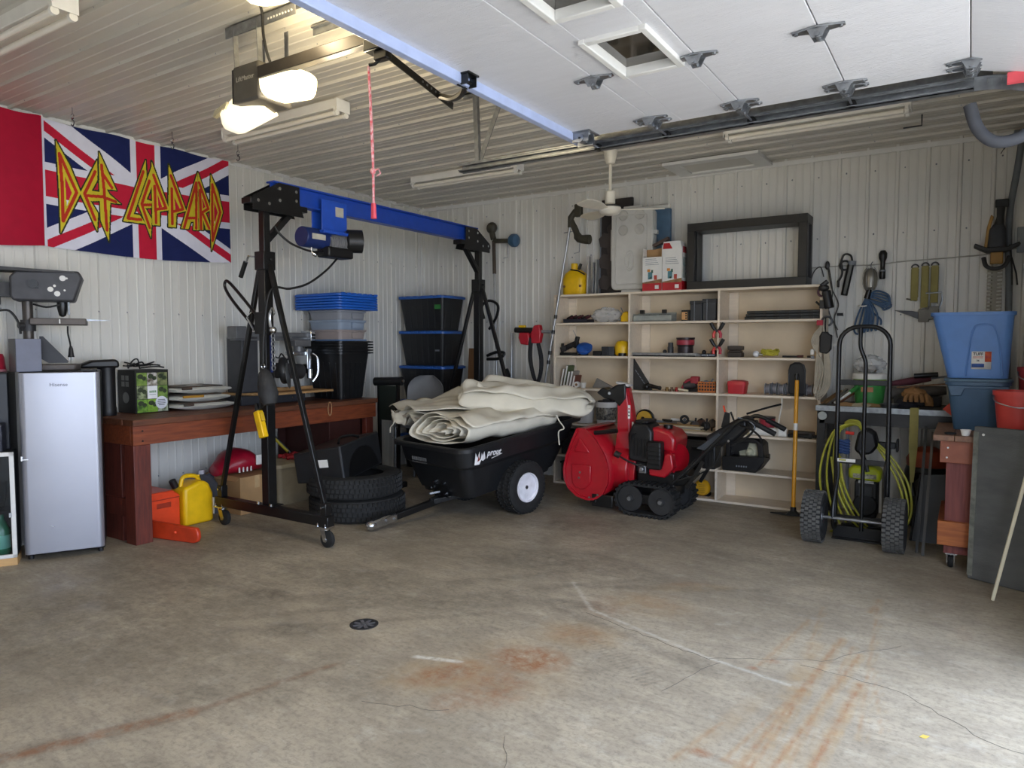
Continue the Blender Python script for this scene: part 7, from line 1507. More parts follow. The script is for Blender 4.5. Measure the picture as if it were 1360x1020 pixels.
ob('hose_reel', M().prism([(-.745, .66), (-.72, .80), (-.66, .835), (-.60, .80), (-.575, .70), (-.62, .635), (-.70, .62)], (0, 6.14, 0), (1, 0, 0), (0, 0, 1), (0, .16, 0)), BPLAS, pw, bevel=.02)
ob('reel_arm', M().bx(-.585, -.46, 6.20, 6.24, .68, .73).bx(-.455, -.44, 6.18, 6.26, .66, .76), BPLAS, pw, bevel=.006)
ob('spray_gun', M().tube([(-.70, 6.13, .66), (-.66, 6.12, .58), (-.64, 6.12, .50)], .016, 8), BPLAS, pw)
HOSE = mat('yellow_hose', '#a9a636', .5, var=.08)
hs = thing('yellow_hose', 'yellow and black pressure hose hanging in loops behind the hand truck', 'hose', (-.75, 6.15, .05))
def hs_(pts, nm='loop'): ob(nm, M().tube(pts, .0085, 8, smooth=7), HOSE, hs)
for k in range(4): hs_([(-.80+.02*k, 6.16+.02*k, .86), (-.89+.012*k, 6.12+.02*k, .80), (-.96+.035*k, 6.11+.02*k, .62), (-.985+.05*k, 6.12+.015*k, .42), (-.95+.05*k, 6.13, .22), (-.88+.05*k, 6.13+.01*k, .06)])
for k in range(3): hs_([(-.90+.03*k, 6.09+.02*k, .60), (-.865+.03*k, 6.06, .42), (-.80+.03*k, 6.05+.02*k, .24), (-.70+.03*k, 6.06+.03*k, .08), (-.62+.02*k, 6.14+.03*k, .03)])
for k in range(3): hs_([(-.66-.01*k, 6.20, .78), (-.56+.02*k, 6.16+.015*k, .66), (-.44+.03*k, 6.13+.02*k, .46), (-.385+.025*k, 6.13+.015*k, .26), (-.40+.02*k, 6.14, .12), (-.47+.02*k, 6.16+.03*k, .03)])
hs_([(-.88, 6.02, .02), (-.78, 5.98+.17, .02), (-.62, 6.19, .022), (-.48, 6.16, .02)], 'floor_loop'); 
for k in range(3): hs_([(-.82, 6.16+.02*k, .84+.012*k), (-.78, 6.15+.02*k, .865+.012*k), (-.72, 6.16+.02*k, .855+.012*k), (-.70, 6.18, .82)], 'top_loop')
ob('red_fitting', M().cyl((-.80, 6.10, .80), (-.74, 6.10, .795), .013, n=8), REDP, hs)
t = thing('blue_cord_bundle', 'small navy and white cord bundle hanging beside the yellow hose', 'cord', (-.80, 6.10, .70))
for k in range(5): ob('coil', M().tube([Vector((-.81, 6.085, .645+.022*k)) + Vector((.038*math.cos(a), .016*math.sin(a), .006*math.sin(2*a))) for a in [2*PI*i/14 for i in range(14)]], .010, 6, closed=True), mat('navy_cord', '#27406e', .6), t)
ob('white_tag', M().bx(-.862, -.852, 6.065, 6.07, .62, .72), PAPER, t)
# strap
t = tag(ob('ratchet_strap', M().bx(-.375, -.315, 6.284, 6.288, .70, 1.0).prism([(-.375, .70), (-.315, .70), (-.335, .42), (-.36, .42)], (0, 6.284, 0), (1, 0, 0), (0, 0, 1), (0, .004, 0)).bx(-.355, -.345, 6.28, 6.288, .20, .42).bx(-.375, -.315, 6.288, 6.42, .9915, .9955), mat('olive_strap', '#8b8148', .8)), 'dull yellow webbing strap draped over the steel table edge', 'strap')
# on the table
z = .9865
t = thing('green_pail', 'green labelled plastic pail with white lid on the steel table', 'bucket', (-.70, 6.66, z))
ob('pail', M().lathe([(.105, 0), (.125, .21), (.125, .215), (0, .215)], (-.70, 6.66, z), n=28), mat('pail_green', '#3f8d43', .45, var=.08), t)
ob('lime_band', M().lathe([(.1225, .165), (.1265, .205), (.1255, .21), (.122, .165)], (-.70, 6.66, z), n=28), mat('pail_lime', '#b9cf4a', .45), t)
ob('lid', M().lathe([(.126, .215), (.134, .215), (.136, .25), (.13, .262), (0, .262)], (-.70, 6.66, z), n=28), WPLAS, t)
ob('front_label', M().bx(-.75, -.66, 6.536, 6.5425, z+.11, z+.15), mat('muted_red_label', '#b0764f', .5), t)
for q in range(2): ob('label_line', M().bx(-.76, -.64, 6.5325, 6.538, z+.178+.012*q, z+.183+.012*q), mat('dark_print', '#3c3d44'), t)
t = thing('clear_bag', 'clear plastic bag of fittings on top of the green pail', 'bag', (-.70, 6.66, z+.264))
m = M().sph((-.70, 6.66, z+.264+.075), (.12, .09, .075), 22, 14); rnd = random.Random(9)
m.v = [(x+rnd.uniform(-.012, .012), y+rnd.uniform(-.012, .012), max(z+.264, q+rnd.uniform(-.012, .012))) for x, y, q in m.v]
ob('film', m, mat('clear_plastic_film', '#dfe3e6'), t, ang=20)
ob('contents', M().sph((-.68, 6.64, z+.30), (.05, .04, .03), 10, 8).sph((-.74, 6.67, z+.295), (.04, .04, .028), 10, 8), mat('fitting_brown', '#6e5a46'), t)
for i in range(6):
    x = -1.03+.022*i; lb = ('short brown', 'long brown', 'grey', 'dark', 'pale', 'reddish')[i]
    t = tag(ob('wood_stick', M().bar((x, 6.42+.03*i, z+.012), (x+.09+.01*i, 6.62+.03*i, z+.09+.016*(i % 3)), .022, .016), mat('stick_%s' % lb.replace(' ', '_'), ('#6f5233', '#7d5f3c', '#77706a', '#4a3b2c', '#a08862', '#7a4a34')[i], .7), bevel=.002), '%s wooden stick in the heap at the left end of the steel table' % lb, 'stick', 'sticks on the steel table')
t = thing('garden_tool', 'green and white handled tool lying against the green pail', 'tool', (-.86, 6.5, z))
ob('shaft', M().cyl((-.93, 6.40, z+.02), (-.82, 6.52, z+.11), .010, n=8), WPLAS, t); ob('handle', M().cyl((-.83, 6.51, z+.105), (-.78, 6.56, z+.15), .015, .020, 10), mat('pail_green', '#3f8d43'), t)
t = thing('card_scraps', 'torn brown and cream cardboard scraps in front of the green pail', 'cardboard', (-.75, 6.42, z))
for x, y, r, c_ in ((-.84, 6.40, .3, CARD), (-.74, 6.40, -.2, mat('cream_card', '#c6bb9c', .8)), (-.66, 6.42, .5, CARD)): ob('scrap', M().prism([(-.07, -.05), (.06, -.06), (.08, .03), (.0, .06), (-.06, .04)], (x, y, z+.002), (math.cos(r), math.sin(r), .0), (-math.sin(r)*.9, math.cos(r)*.9, .35), (0, 0, .004)), c_, t)
t = thing('folded_umbrella', 'dark red folded umbrella with black grip on the steel table', 'umbrella', (-.35, 6.75, z))
ob('canopy', M().tube([(-.58, 6.74, z+.17), (-.40, 6.76, z+.20), (-.26, 6.77, z+.225)], [.018, .032, .022], 10), mat('maroon_cloth', '#5a2a34', .8), t); ob('shaft', M().cyl((-.26, 6.77, z+.225), (-.12, 6.78, z+.25), .008, n=8), GREYP, t); ob('grip', M().cyl((-.38, 6.72, z+.245), (-.21, 6.74, z+.26), .020, n=10), BLACK, t)
t = thing('tool_roll', 'grey canvas tool roll lying below the umbrella on the table', 'tool roll', (-.35, 6.75, z))
ob('roll', M().tube([(-.55, 6.72, z+.10), (-.36, 6.74, z+.11), (-.15, 6.76, z+.13)], [.05, .055, .035], 10), mat('grey_canvas', '#56524e', .8, var=.15), t); ob('support_block', M().bx(-.52, -.18, 6.68, 6.82, z, z+.08), mat('dark_block', '#3a3633', .7), t, bevel=.006); ob('bar', M().bar((-.50, 6.66, z+.15), (-.12, 6.70, z+.19), .02, .012), BROWN, t)
GLV = mat('tan_leather', '#8a6238', .8, var=.15, bump=.4, bscale=20)
t = thing('leather_gloves', 'crumpled tan leather gloves on a black cap on the table', 'gloves', (-.37, 6.52, z))
rnd = random.Random(3)
m = M().sph((-.36, 6.50, z+.11), (.085, .06, .045), 16, 12); m.v = [(x+rnd.uniform(-.010, .010), y+rnd.uniform(-.01, .01), q+rnd.uniform(-.014, .014)) for x, y, q in m.v]
ob('palm', m, GLV, t, ang=60)
for k in range(5): ob('finger', M().tube([(-.40+.03*k, 6.46, z+.11), (-.415+.036*k, 6.435, z+.085+.01*(k % 2)), (-.42+.04*k, 6.43, z+.05)], .0155, 8, smooth=3), GLV, t)
ob('cuff', M().tube([(-.30, 6.50, z+.10), (-.26, 6.49, z+.06), (-.255, 6.48, z+.02)], [.03, .034, .03], 10, smooth=2), GLV, t)
t = thing('cloth_cap', 'black cloth cap under the leather gloves', 'cap', (-.40, 6.5, z))
ob('crown', M().lathe([(.085, 0), (.085, .03), (.06, .06), (0, .066)], (-.42, 6.52, z)), mat('black_cloth', '#1d1b22', .9), t); ob('peak', M().prism([(-.06, 0), (.06, 0), (.04, -.06), (-.04, -.06)], (-.42, 6.45, z+.003), (1, 0, 0), (0, 1, 0), (0, 0, .006)), mat('black_cloth', '#1d1b22'), t)
t = thing('steel_pan', 'shallow grey pan beside the black cap on the table', 'pan', (-.52, 6.42, z))
ob('pan', M().lathe([(.05, 0), (.065, .028), (.068, .028), (.055, -.0), (.0, .004)], (-.53, 6.42, z)), STEEL, t); ob('rim', M().tube(arc((-.53, 6.42, z+.028), .067, 0, 2*PI, 20, (1, 0, 0), (0, 1, 0))[:-1], .003, 5, closed=True), STEEL, t)
# dark things under the right end of the table
t = thing('shop_vacuum', 'black shop vacuum with an orange head under the steel table', 'vacuum', (-.28, 6.62, 0))
ob('drum', M().lathe([(.14, .06), (.17, .08), (.165, .46), (.15, .50), (0, .51)], (-.26, 6.66, 0)), BPLAS, t)
ob('head', M().lathe([(.15, .505), (.155, .56), (.12, .63), (.05, .66), (0, .66)], (-.26, 6.66, 0)), mat('dull_orange', '#a5492a', .5), t)
ob('nozzle', M().tube([(-.30, 6.50, .44), (-.33, 6.44, .45), (-.36, 6.38, .40), (-.34, 6.36, .30)], .025, 8, smooth=4), BPLAS, t)
for x in (-.34, -.18): ob('caster', M().sph((x, 6.58, .031), .03, 10, 8), BLACK, t)
ob('inlet', M().cyl((-.26, 6.52, .40), (-.26, 6.48, .40), .03, n=12), mat('rust_red', '#5c332c'), t)
t = thing('sheet_panel', 'black sheet panel leaning under the end of the steel table', 'panel', (-.2, 6.1, 0))
ob('sheet', M().prism([(-.335, .002), (-.10, .002), (-.09, .52), (-.30, .50)], (0, 6.12, 0), (1, 0, 0), (.03, .16, 1), (0, .012, 0)), BLACK, t); ob('edge', M().bar((-.335, 6.118, .004), (-.285, 6.198, .50), .012, .014), DSTEEL, t)
for i, (x, lb) in enumerate(((-.275, 'black iron'), (-.235, 'grey'))):
    tag(ob('leaning_strip', M().bar((x, 5.78-.06*i, .003), (x+.02+.005*i, 6.12, .88-.04*i), .018, .008), (BLACK, mat('grey_strip', '#4f4c48', .6))[i]), '%s strip leaning between steel table and rolling bench' % lb, 'strip')
# ---------------------------------------------------------------- rolling bench at the right
rb = thing('rolling_bench', 'red stained timber bench end on casters at the right', 'workbench', (.1, 5.9, 0))
STB = mat('stained_bench_light', '#8a4a30', .5, scale=6, stretch=(1, 1, 1), col2='#9f5a3c', var=.1, bump=.12)
STP = mat('stained_post_grain', '#6d3330', .55, scale=4, stretch=(14, 14, 1.2), col2='#84463e', bump=.2)
STG = mat('stained_end_grain', '#9a5226', .5, scale=4, stretch=(1.5, 14, 14), col2='#b5682f', bump=.1)
for k in range(5): ob('plank', M().bx(-.185+.122*k, -.185+.122*k+.119, 5.42, 6.30, .862, .90), mat('weathered_plank', '#7a5a48', .6, scale=5, stretch=(8, 1, 8), col2='#8f6a52'), rb, bevel=.003)
ob('end_apron', M().bx(-.145, .40, 5.455, 5.495, .715, .861), STB, rb, bevel=.003)
ob('side_apron', M().bx(-.145, -.11, 5.496, 6.26, .715, .861), STB, rb, bevel=.003)
ob('lower_rail', M().bx(-.145, .40, 5.452, 5.49, .165, .325), STG, rb, bevel=.003); ob('lower_rail', M().bx(-.145, -.11, 5.492, 6.26, .165, .325), STB, rb, bevel=.003)
for x, y in ((-.108, 5.50), (.30, 5.50), (-.108, 6.15), (.30, 6.15)):
    ob('post', M().bx(x, x+.10 if x > 0 else x+.16, y-.012, y+.09, .105, .861), STP, rb, bevel=.003)
    c = ob('caster', M().bx(x+.01, x+.08, y, y+.07, .094, .105).bx(x+.02, x+.024, y+.02, y+.05, .03, .095).bx(x+.062, x+.066, y+.02, y+.05, .03, .095), CHROME, rb)
    ob('wheel', M().lathe([(.008, -.016), (.036, -.016), (.0415, -.008), (.0415, .008), (.036, .016), (.008, .016)], (x+.043, y+.045, .042), (1, 0, 0), 20), RUBB, c)
for x, zz in ((-.105, .75), (-.10, .815)): ob('screw', M().cyl((x, 5.4555, zz), (x, 5.451, zz), .006, n=8), PAPER, rb)
t = thing('paper_cup', 'small white cup on the rolling bench next to the grey slab', 'cup', (-.01, 5.47, .9))
ob('cup', M().lathe([(.022, 0), (.03, .035), (.031, .038), (.028, .036), (.02, .004), (0, .004)], (-.005, 5.46, .9012)), PAPER, t); ob('rim', M().tube(arc((-.005, 5.46, .938), .030, 0, 2*PI, 18, (1, 0, 0), (0, 1, 0))[:-1], .002, 5, closed=True), PAPER, t)
tag(ob('rubber_ring', M().lathe([(.022, 0), (.034, 0), (.034, .01), (.022, .01)], (-.09, 5.50, .9012), closed=True), RUBB), 'small black rubber ring on the rolling bench top', 'ring')
t = thing('blue_tote', 'bright blue open storage tote on top of the slate tote', 'tote', (0, 5.9, 1.26))
TBB = mat('tote_bright_blue', '#5b86c4', .42, var=.04)
def open_tote(t, x0, x1, x0b, x1b, y0, y1, z0, z1, mt_, rim):
    rs = []
    for s in (0, .5, 1):
        rs.append(rrect(x0b+(x0-x0b)*s, x1b+(x1-x1b)*s, y0+.05*(1-s), y1-.05*(1-s), .05, z0+(z1-z0)*s))
    rs += [rrect(x0-rim, x1+rim, y0-rim, y1+rim, .06, z1), rrect(x0-rim, x1+rim, y0-rim, y1+rim, .06, z1+.022), rrect(x0+.004, x1-.004, y0+.004, y1-.004, .05, z1+.022)]
    for s in (.5, 0): rs.append(rrect(x0b+(x0-x0b)*s+.006, x1b+(x1-x1b)*s-.006, y0+.05*(1-s)+.006, y1-.05*(1-s)-.006, .05, z0+(z1-z0)*s+.008))
    m = M().loft(rs, cap=False); m.add(rs[0], [tuple(range(len(rs[0])))]); m.add(rs[-1], [tuple(range(len(rs[-1])))])
    ob('body', m, mt_, t, ang=45)
open_tote(t, -.225, .245, -.125, .225, 5.74, 6.12, 1.262, 1.69, TBB, .012)
fy_ = lambda zz: 5.79 - .05*(zz-1.262)/.428 - .004
m = M().tube([(-.02, fy_(1.28), 1.28), (.0, fy_(1.50), 1.50), (.02, fy_(1.60), 1.60), (.05, fy_(1.625), 1.625), (.11, fy_(1.625), 1.625), (.14, fy_(1.60), 1.60), (.165, fy_(1.50), 1.50), (.19, fy_(1.28), 1.28)], .006, 6, smooth=4); ob('panel_bead', m, TBB, t)
def lab(x0, x1, z0, z1, mt_, nm='label', d=.004): return ob(nm, M().add([(x0, fy_(z0)-d, z0), (x1, fy_(z0)-d, z0), (x1, fy_(z1)-d, z1), (x0, fy_(z1)-d, z1)], [(0, 1, 2, 3)]), mt_, t, solid=.001)
lab(.012, .125, 1.325, 1.445, PAPER)
lab(.088, .124, 1.375, 1.444, mat('orange_red_print', '#d8683a', .5, scale=30, col2='#b8484a'), 'label_print', .006)
lab(.014, .085, 1.338, 1.362, mat('label_blue', '#3a5aa0', .5), 'label_print', .006)
text('lettering', 'TUFF', .027, (.049, fy_(1.425)-.006, 1.427), (1, 0, 0), (0, -.117, 1), mat('dark_print', '#3c3d44'), t, sx=.95, bold=.0008)
text('lettering', '36', .017, (.049, fy_(1.38)-.006, 1.383), (1, 0, 0), (0, -.117, 1), mat('dark_print', '#3c3d44'), t, bold=.0006)
for q in range(3): lab(.02, .078, 1.398+.006*q, 1.400+.006*q, mat('orange_red_print', '#d8683a'), 'label_line', .006)
t = thing('slate_tote', 'slate blue storage tote under the bright blue tote', 'tote', (.06, 5.9, .9))
SLT = mat('slate_tote_plastic', '#3d5a75', .45, var=.05)
open_tote(t, -.125, .235, -.08, .20, 5.76, 6.10, .9012, 1.215, SLT, .012)
ob('lid', M().loft([rrect(-.145, .255, 5.74, 6.12, .06, 1.238), rrect(-.145, .255, 5.74, 6.12, .06, 1.258)]), mat('slate_lid', '#4b6579', .45), t, bevel=.004)
ob('moulded_lip', M().prism([(-.10, 1.14), (-.04, 1.14), (-.02, 1.19), (.23, 1.19), (.23, 1.21), (-.12, 1.21)], (0, 5.755, 0), (1, 0, 0), (0, 0, 1), (0, .015, 0)), SLT, t, bevel=.004)
def pail(name, lab_, x, y, z0, z1, r, c_):
    t = thing(name, lab_, 'bucket', (x, y, z0)); h = z1-z0
    ob('pail', M().lathe([(0, 0), (r*.78, 0), (r*.98, h-.03), (r*1.05, h-.03), (r*1.05, h), (r*.95, h), (r*.74, .01), (0, .01)], (x, y, z0), n=28), c_, t)
    ob('handle', M().tube([(x-r, y-.02, z1-.03), (x-r*.9, y-r*.8, z1-.07), (x, y-r*1.1, z1-.10), (x+r*.9, y-r*.8, z1-.07), (x+r, y-.02, z1-.03)], .004, 6, smooth=5), STEEL, t)
pail('red_bucket', 'bright red plastic bucket on the rolling bench behind the grey slab', .275, 5.60, .9012, 1.195, .135, mat('bucket_red', '#d0473f', .4, var=.05))
pail('tall_red_bucket', 'taller dull red bucket behind the bright red bucket', .385, 5.93, .9012, 1.34, .105, mat('bucket_dull_red', '#b9474a', .45, var=.05))
t = thing('safety_pennant', 'orange red triangular pennant sticking out left of the slate tote', 'pennant', (-.1, 6.15, .9))
ob('pennant', M().prism([(-.155, 1.015), (-.062, 1.115), (-.058, .935)], (0, 6.13, 0), (1, 0, 0), (0, 0, 1), (0, .003, 0)), mat('pennant_red', '#d8503c', .6), t); ob('rod', M().cyl((-.06, 6.132, .9012), (-.06, 6.132, 1.20), .004, n=6), WPLAS, t)
a = math.radians(-24)
mxs = Matrix.Translation((.03, 5.335, .002)) @ Matrix.Rotation(a, 4, 'Z') @ Matrix.Rotation(math.radians(-1.5), 4, 'X')
t = thing('grey_slab', 'weathered dark grey board standing against the rolling bench', 'board', (.03, 5.3, 0))
ob('board', M().bx(0, .47, 0, .035, 0, .975).xf(mxs), mat('weathered_grey', '#585958', .75, var=.15, scale=5, stretch=(1, 1, 2.5), bump=.2), t, bevel=.006)
ob('worn_edge', M().bx(-.002, .028, -.0012, .0, .02, .94).xf(mxs), mat('pale_worn', '#6f7068', .85, var=.25, scale=22), t)
ob('screw', M().cyl((.055, -.004, .925), (.055, .0, .925), .008, n=8).xf(mxs), PAPER, t); ob('hinge', M().bx(.30, .40, -.006, .0, .885, .915).xf(mxs), BLACK, t)
tag(ob('pale_stick', M().bar((.157, 4.94, .004), (.46, 5.06, 1.62), .034, .018, up=(1, 0, 0)), mat('pale_pine_stick', '#d9d0b4', .6, var=.04), bevel=.003), 'long pale wooden stick leaning in front of the grey board', 'stick')
# ---------------------------------------------------------------- things on the back wall
t = tag(ob('wall_cable', M().tube([(-1.26, 6.975, 2.185), (-1.0, 6.973, 2.19), (-.73, 6.972, 2.185), (-.5, 6.973, 2.20), (-.33, 6.972, 2.205), (-.1, 6.973, 2.212), (.13, 6.975, 2.225), (.40, 6.975, 2.28)], .005, 6, smooth=5), mat('pale_cable', '#a9a69c', .6)), 'thin grey cable strung across the back wall behind the hung tools', 'cable')
for x in (-1.15, -.6, -.2): pass
t = thing('inspection_lamp', 'black tube inspection lamp hanging tilted on the wall cable', 'lamp', (-.93, 6.96, 2.27))
ob('tube', M().cyl((-.905, 6.945, 2.20), (-.955, 6.945, 1.925), .028, n=14), BLACK, t, bevel=.006)
ob('lens', M().bar((-.90, 6.915, 2.19), (-.948, 6.915, 1.94), .022, .006, up=(0, 1, 0)), mat('grey_lens', '#5f615f', .3), t)
ob('top_cap', M().cyl((-.90, 6.945, 2.19), (-.895, 6.945, 2.225), .032, n=14), GREYP, t)
ob('cord', M().tube([(-.895, 6.945, 2.22), (-.91, 6.94, 2.275), (-.96, 6.94, 2.285), (-.985, 6.945, 2.22), (-.975, 6.945, 2.12), (-1.005, 6.945, 2.05)], .009, 6, smooth=5), CORD, t); ob('plug', M().bx(-1.015, -.995, 6.93, 6.96, 2.0, 2.06), BLACK, t, bevel=.004)
ob('coil', M().tube(arc((-.955, 6.945, 2.19), .04, 0, 2*PI, 16)[:-1], .009, 6, closed=True), CORD, t)
t = thing('trouble_light', 'caged trouble light with coiled blue cord hanging on the back wall', 'lamp', (-.75, 6.95, 2.15))
ob('reflector', M().lathe([(.03, -.11), (.05, -.09), (.058, -.02), (.05, .04), (.03, .07), (0, .078)], (-.745, 6.925, 2.075), n=20), mat('brushed_shade', '#8f8a80', .35, .5), t)
for k in range(4):
    aa = -PI*.9 + PI*.27*k; ob('cage_wire', M().tube([(-.745+.06*math.cos(aa)*q, 6.925+.06*math.sin(aa)*q, 2.075+zz) for q, zz in ((.5, .08), (1, .03), (1.02, -.06), (.6, -.115))], .003, 5, smooth=4), STEEL, t)
ob('neck', M().cyl((-.75, 6.925, 1.97), (-.77, 6.93, 1.89), .02, .026, 12), BLACK, t); ob('hook', M().tube([(-.745, 6.93, 2.15), (-.745, 6.95, 2.19), (-.735, 6.965, 2.21)], .004, 6, smooth=3), STEEL, t)
BC = mat('blue_lamp_cord', '#3c5878', .6)
for k in range(6): ob('cord_loop', M().tube([(-.775, 6.935, 1.90), (-.835+.03*k, 6.94-.006*k, 1.76), (-.865+.035*k, 6.94, 1.62), (-.83+.025*k, 6.935, 1.585+.01*k), (-.79+.012*k, 6.93, 1.68), (-.77+.006*k, 6.93, 1.88)], .0085, 6, smooth=5), BC, t)
for k in range(4): ob('cord_loop', M().tube([(-.765, 6.93, 1.90), (-.70, 6.93, 1.955-.022*k), (-.61+.01*k, 6.93, 1.92-.03*k), (-.595-.012*k, 6.93, 1.855-.022*k), (-.66, 6.93, 1.85-.01*k), (-.765, 6.93, 1.885)], .0085, 6, smooth=5), BC, t)
ob('cord_tail', M().tube([(-.765, 6.93, 1.88), (-.73, 6.93, 1.78), (-.66, 6.93, 1.71), (-.655, 6.935, 1.66)], .0085, 6, smooth=5), BC, t); ob('white_tie', M().tube(arc((-.80, 6.935, 1.83), .032, 0, 2*PI, 12, (1, 0, 0), (0, 1, .2))[:-1], .007, 6, closed=True), PAPER, t)
t = thing('torch', 'short black torch hanging on the wall beside the trouble light', 'torch', (-.655, 6.95, 2.2))
ob('body', M().lathe([(.018, -.12), (.024, -.11), (.024, -.05), (.018, -.03), (.020, .03), (.032, .06), (.034, .10), (.02, .125), (0, .127)], (-.655, 6.945, 2.175), n=14), BLACK, t); ob('grey_ring', M().lathe([(.0245, -.055), (.026, -.052), (.026, -.045), (.0245, -.042)], (-.655, 6.945, 2.175), n=14), GREYP, t)
t = thing('wall_wires', 'thin tangled wires hanging down the back wall by the shelf end', 'wire', (-1.08, 6.95, 2.2))
for pts in ([(-1.10, 6.96, 2.20), (-1.06, 6.95, 2.0), (-1.0, 6.95, 1.85), (-1.03, 6.95, 1.72), (-1.0, 6.95, 1.55)], [(-1.09, 6.95, 2.2), (-1.05, 6.95, 1.95), (-1.08, 6.95, 1.80), (-1.0, 6.95, 1.62)], [(-1.25, 6.97, 2.0), (-1.22, 6.97, 2.14), (-1.16, 6.965, 2.19), (-1.13, 6.965, 2.10)]): ob('wire', M().tube(pts, .005, 6, smooth=5), mat('dark_wire', '#4b4844', .6), t)
ob('clip', M().sph((-1.10, 6.955, 2.20), (.02, .015, .04), 10, 8), DSTEEL, t); ob('connector', M().bx(-1.01, -.96, 6.945, 6.96, 1.745, 1.77), BLACK, t, bevel=.004)
YST = mat('yellow_webbing', '#968c55', .85, var=.1)
for i, (x, z0, z1, lb) in enumerate(((-.41, 1.86, 2.17, 'leftmost'), (-.335, 1.78, 2.18, 'middle'), (-.265, 1.80, 2.18, 'rightmost'))):
    t = thing('tie_down_strap', 'worn yellow tie down strap, %s of three on the back wall' % lb, 'strap', (x, 6.95, z1), group='tie down straps on the wall')
    ob('webbing', M().bx(x-.028, x-.022, 6.945, 6.965, z0, z1-.04).bx(x-.024, x+.026, 6.938, 6.944, z0+.02*i, z1-.03).bx(x+.024, x+.029, 6.945, 6.965, z0+.03, z1-.04), YST, t, bevel=.003)
    ob('wire_hook', M().tube(arc((x, 6.95, z1-.03), .026, 0, PI, 10), .006, 6), DSTEEL, t)
    ob('ratchet', M().bx(x-.04, x+.04, 6.925, 6.965, z0-.10, z0+.01) if i else M().bar((x-.06, 6.95, z0+.02), (x+.02, 6.95, z0), .018, .014), mat('dull_ratchet', '#6f6c64', .5, .4), t, bevel=.006)
    if i == 2: ob('ratchet_handle', M().tube([(x-.06, 6.93, z0+.12), (x+.055, 6.93, z0+.125), (x+.06, 6.93, z0+.06), (x+.04, 6.93, z0-.01)], .007, 6), STEEL, t)
t = thing('bow_clamp', 'black pointed garden shear blade hanging below the straps', 'shears', (-.42, 6.95, 1.75))
ob('blade', M().prism([(-.56, 1.785), (-.42, 1.775), (-.30, 1.745), (-.27, 1.70), (-.34, 1.69), (-.44, 1.735)], (0, 6.94, 0), (1, 0, 0), (0, 0, 1), (0, .02, 0)), DSTEEL, t, bevel=.003); ob('tang', M().bx(-.37, -.27, 6.937, 6.963, 1.72, 1.775), BLACK, t, bevel=.006)
# hedge trimmer and pipe at the far right
t = thing('hedge_trimmer', 'hedge trimmer hanging blade down with an orange and black grip', 'hedge trimmer', (.15, 6.9, 2.6))
ob('rear_grip', M().tube([(.175, 6.88, 2.59), (.172, 6.88, 2.50), (.16, 6.88, 2.40)], [.030, .026, .040], 12), mat('dark_grip', '#2b2b2c', .55), t); ob('grip_cap', M().bx(.135, .225, 6.85, 6.91, 2.575, 2.635), mat('dark_grip', '#2b2b2c'), t, bevel=.008)
ob('motor', M().loft([rrect(.09, .215, 6.83, 6.93, .03, 2.26), rrect(.10, .21, 6.83, 6.93, .03, 2.40), rrect(.125, .20, 6.85, 6.92, .03, 2.44)]), mat('slate_motor', '#3e4146', .5), t)
ob('orange_side', M().prism([(.07, 2.26), (.095, 2.26), (.11, 2.42), (.13, 2.50), (.11, 2.52), (.085, 2.42)], (0, 6.85, 0), (1, 0, 0), (0, 0, 1), (0, .05, 0)), mat('dull_ochre', '#a8803c', .5), t, bevel=.006)
ob('guard', M().prism([(.0, 2.27), (.09, 2.22), (.22, 2.22), (.31, 2.27), (.30, 2.29), (.22, 2.255), (.09, 2.255), (.01, 2.295)], (0, 6.80, 0), (1, 0, 0), (0, 0, 1), (0, .13, 0)), mat('dark_grip', '#2b2b2c'), t, bevel=.006)
ob('front_handle', M().tube([(.07, 6.82, 2.18), (.09, 6.80, 2.11), (.15, 6.79, 2.085), (.21, 6.80, 2.11), (.24, 6.82, 2.18)], .016, 8, smooth=5), mat('dark_grip', '#2b2b2c'), t); ob('gear_cover', M().bx(.115, .20, 6.85, 6.92, 2.13, 2.24), mat('dull_ochre', '#a8803c'), t, bevel=.008)
bl_ = M().bx(.135, .165, 6.872, 6.880, 1.74, 2.14)
ob('blade', bl_, mat('tan_steel', '#8a8578', .5, .5), t)
for k in range(13):
    for s in (-1, 1): ob('tooth', M().prism([(0, -.010), (s*.036, -.004), (s*.036, .008), (0, .010)], (.15+s*.014, 6.870, 1.755+.029*k), (1, 0, 0), (0, 0, 1), (0, .008, 0)), mat('tan_steel', '#8a8578'), t)
ob('dangling_cords', M().tube([(.24, 6.90, 2.28), (.26, 6.90, 2.1), (.265, 6.90, 1.96)], .006, 6).tube([(.25, 6.90, 2.2), (.29, 6.90, 2.05), (.30, 6.90, 1.96)], .006, 6), CORD, t)
t = thing('conduit_pipe', 'grey flexible conduit running down the far right back corner', 'conduit', (.26, 6.93, 1.5))
ob('pipe', M().tube([(.295, 6.93, 3.17), (.29, 6.93, 3.05), (.27, 6.93, 2.85), (.235, 6.945, 2.55), (.235, 6.95, 2.25), (.25, 6.95, 1.9), (.26, 6.95, 1.0)], .024, 10, smooth=5), mat('conduit_grey', '#6d7276', .5), t); ob('bracket', M().bx(.24, .34, 6.90, 6.98, 3.10, 3.17), mat('conduit_grey', '#6d7276'), t, bevel=.006)
for k in range(3): ob('stray_wire', M().tube([(.28, 6.93, 3.12), (.23-.02*k, 6.92, 3.10-.02*k), (.20-.02*k, 6.91, 3.06-.03*k)], .003, 5), CORD, t)
t = thing('junction_box', 'flat grey electrical box beside the conduit', 'electrical box', (.34, 6.97, 2.3))
ob('box', M().bx(.29, .42, 6.95, 6.98, 2.22, 2.42), mat('box_grey', '#8b9196', .5), t, bevel=.004); ob('cover', M().bx(.30, .41, 6.945, 6.95, 2.23, 2.41), mat('box_grey', '#8b9196'), t, bevel=.002)
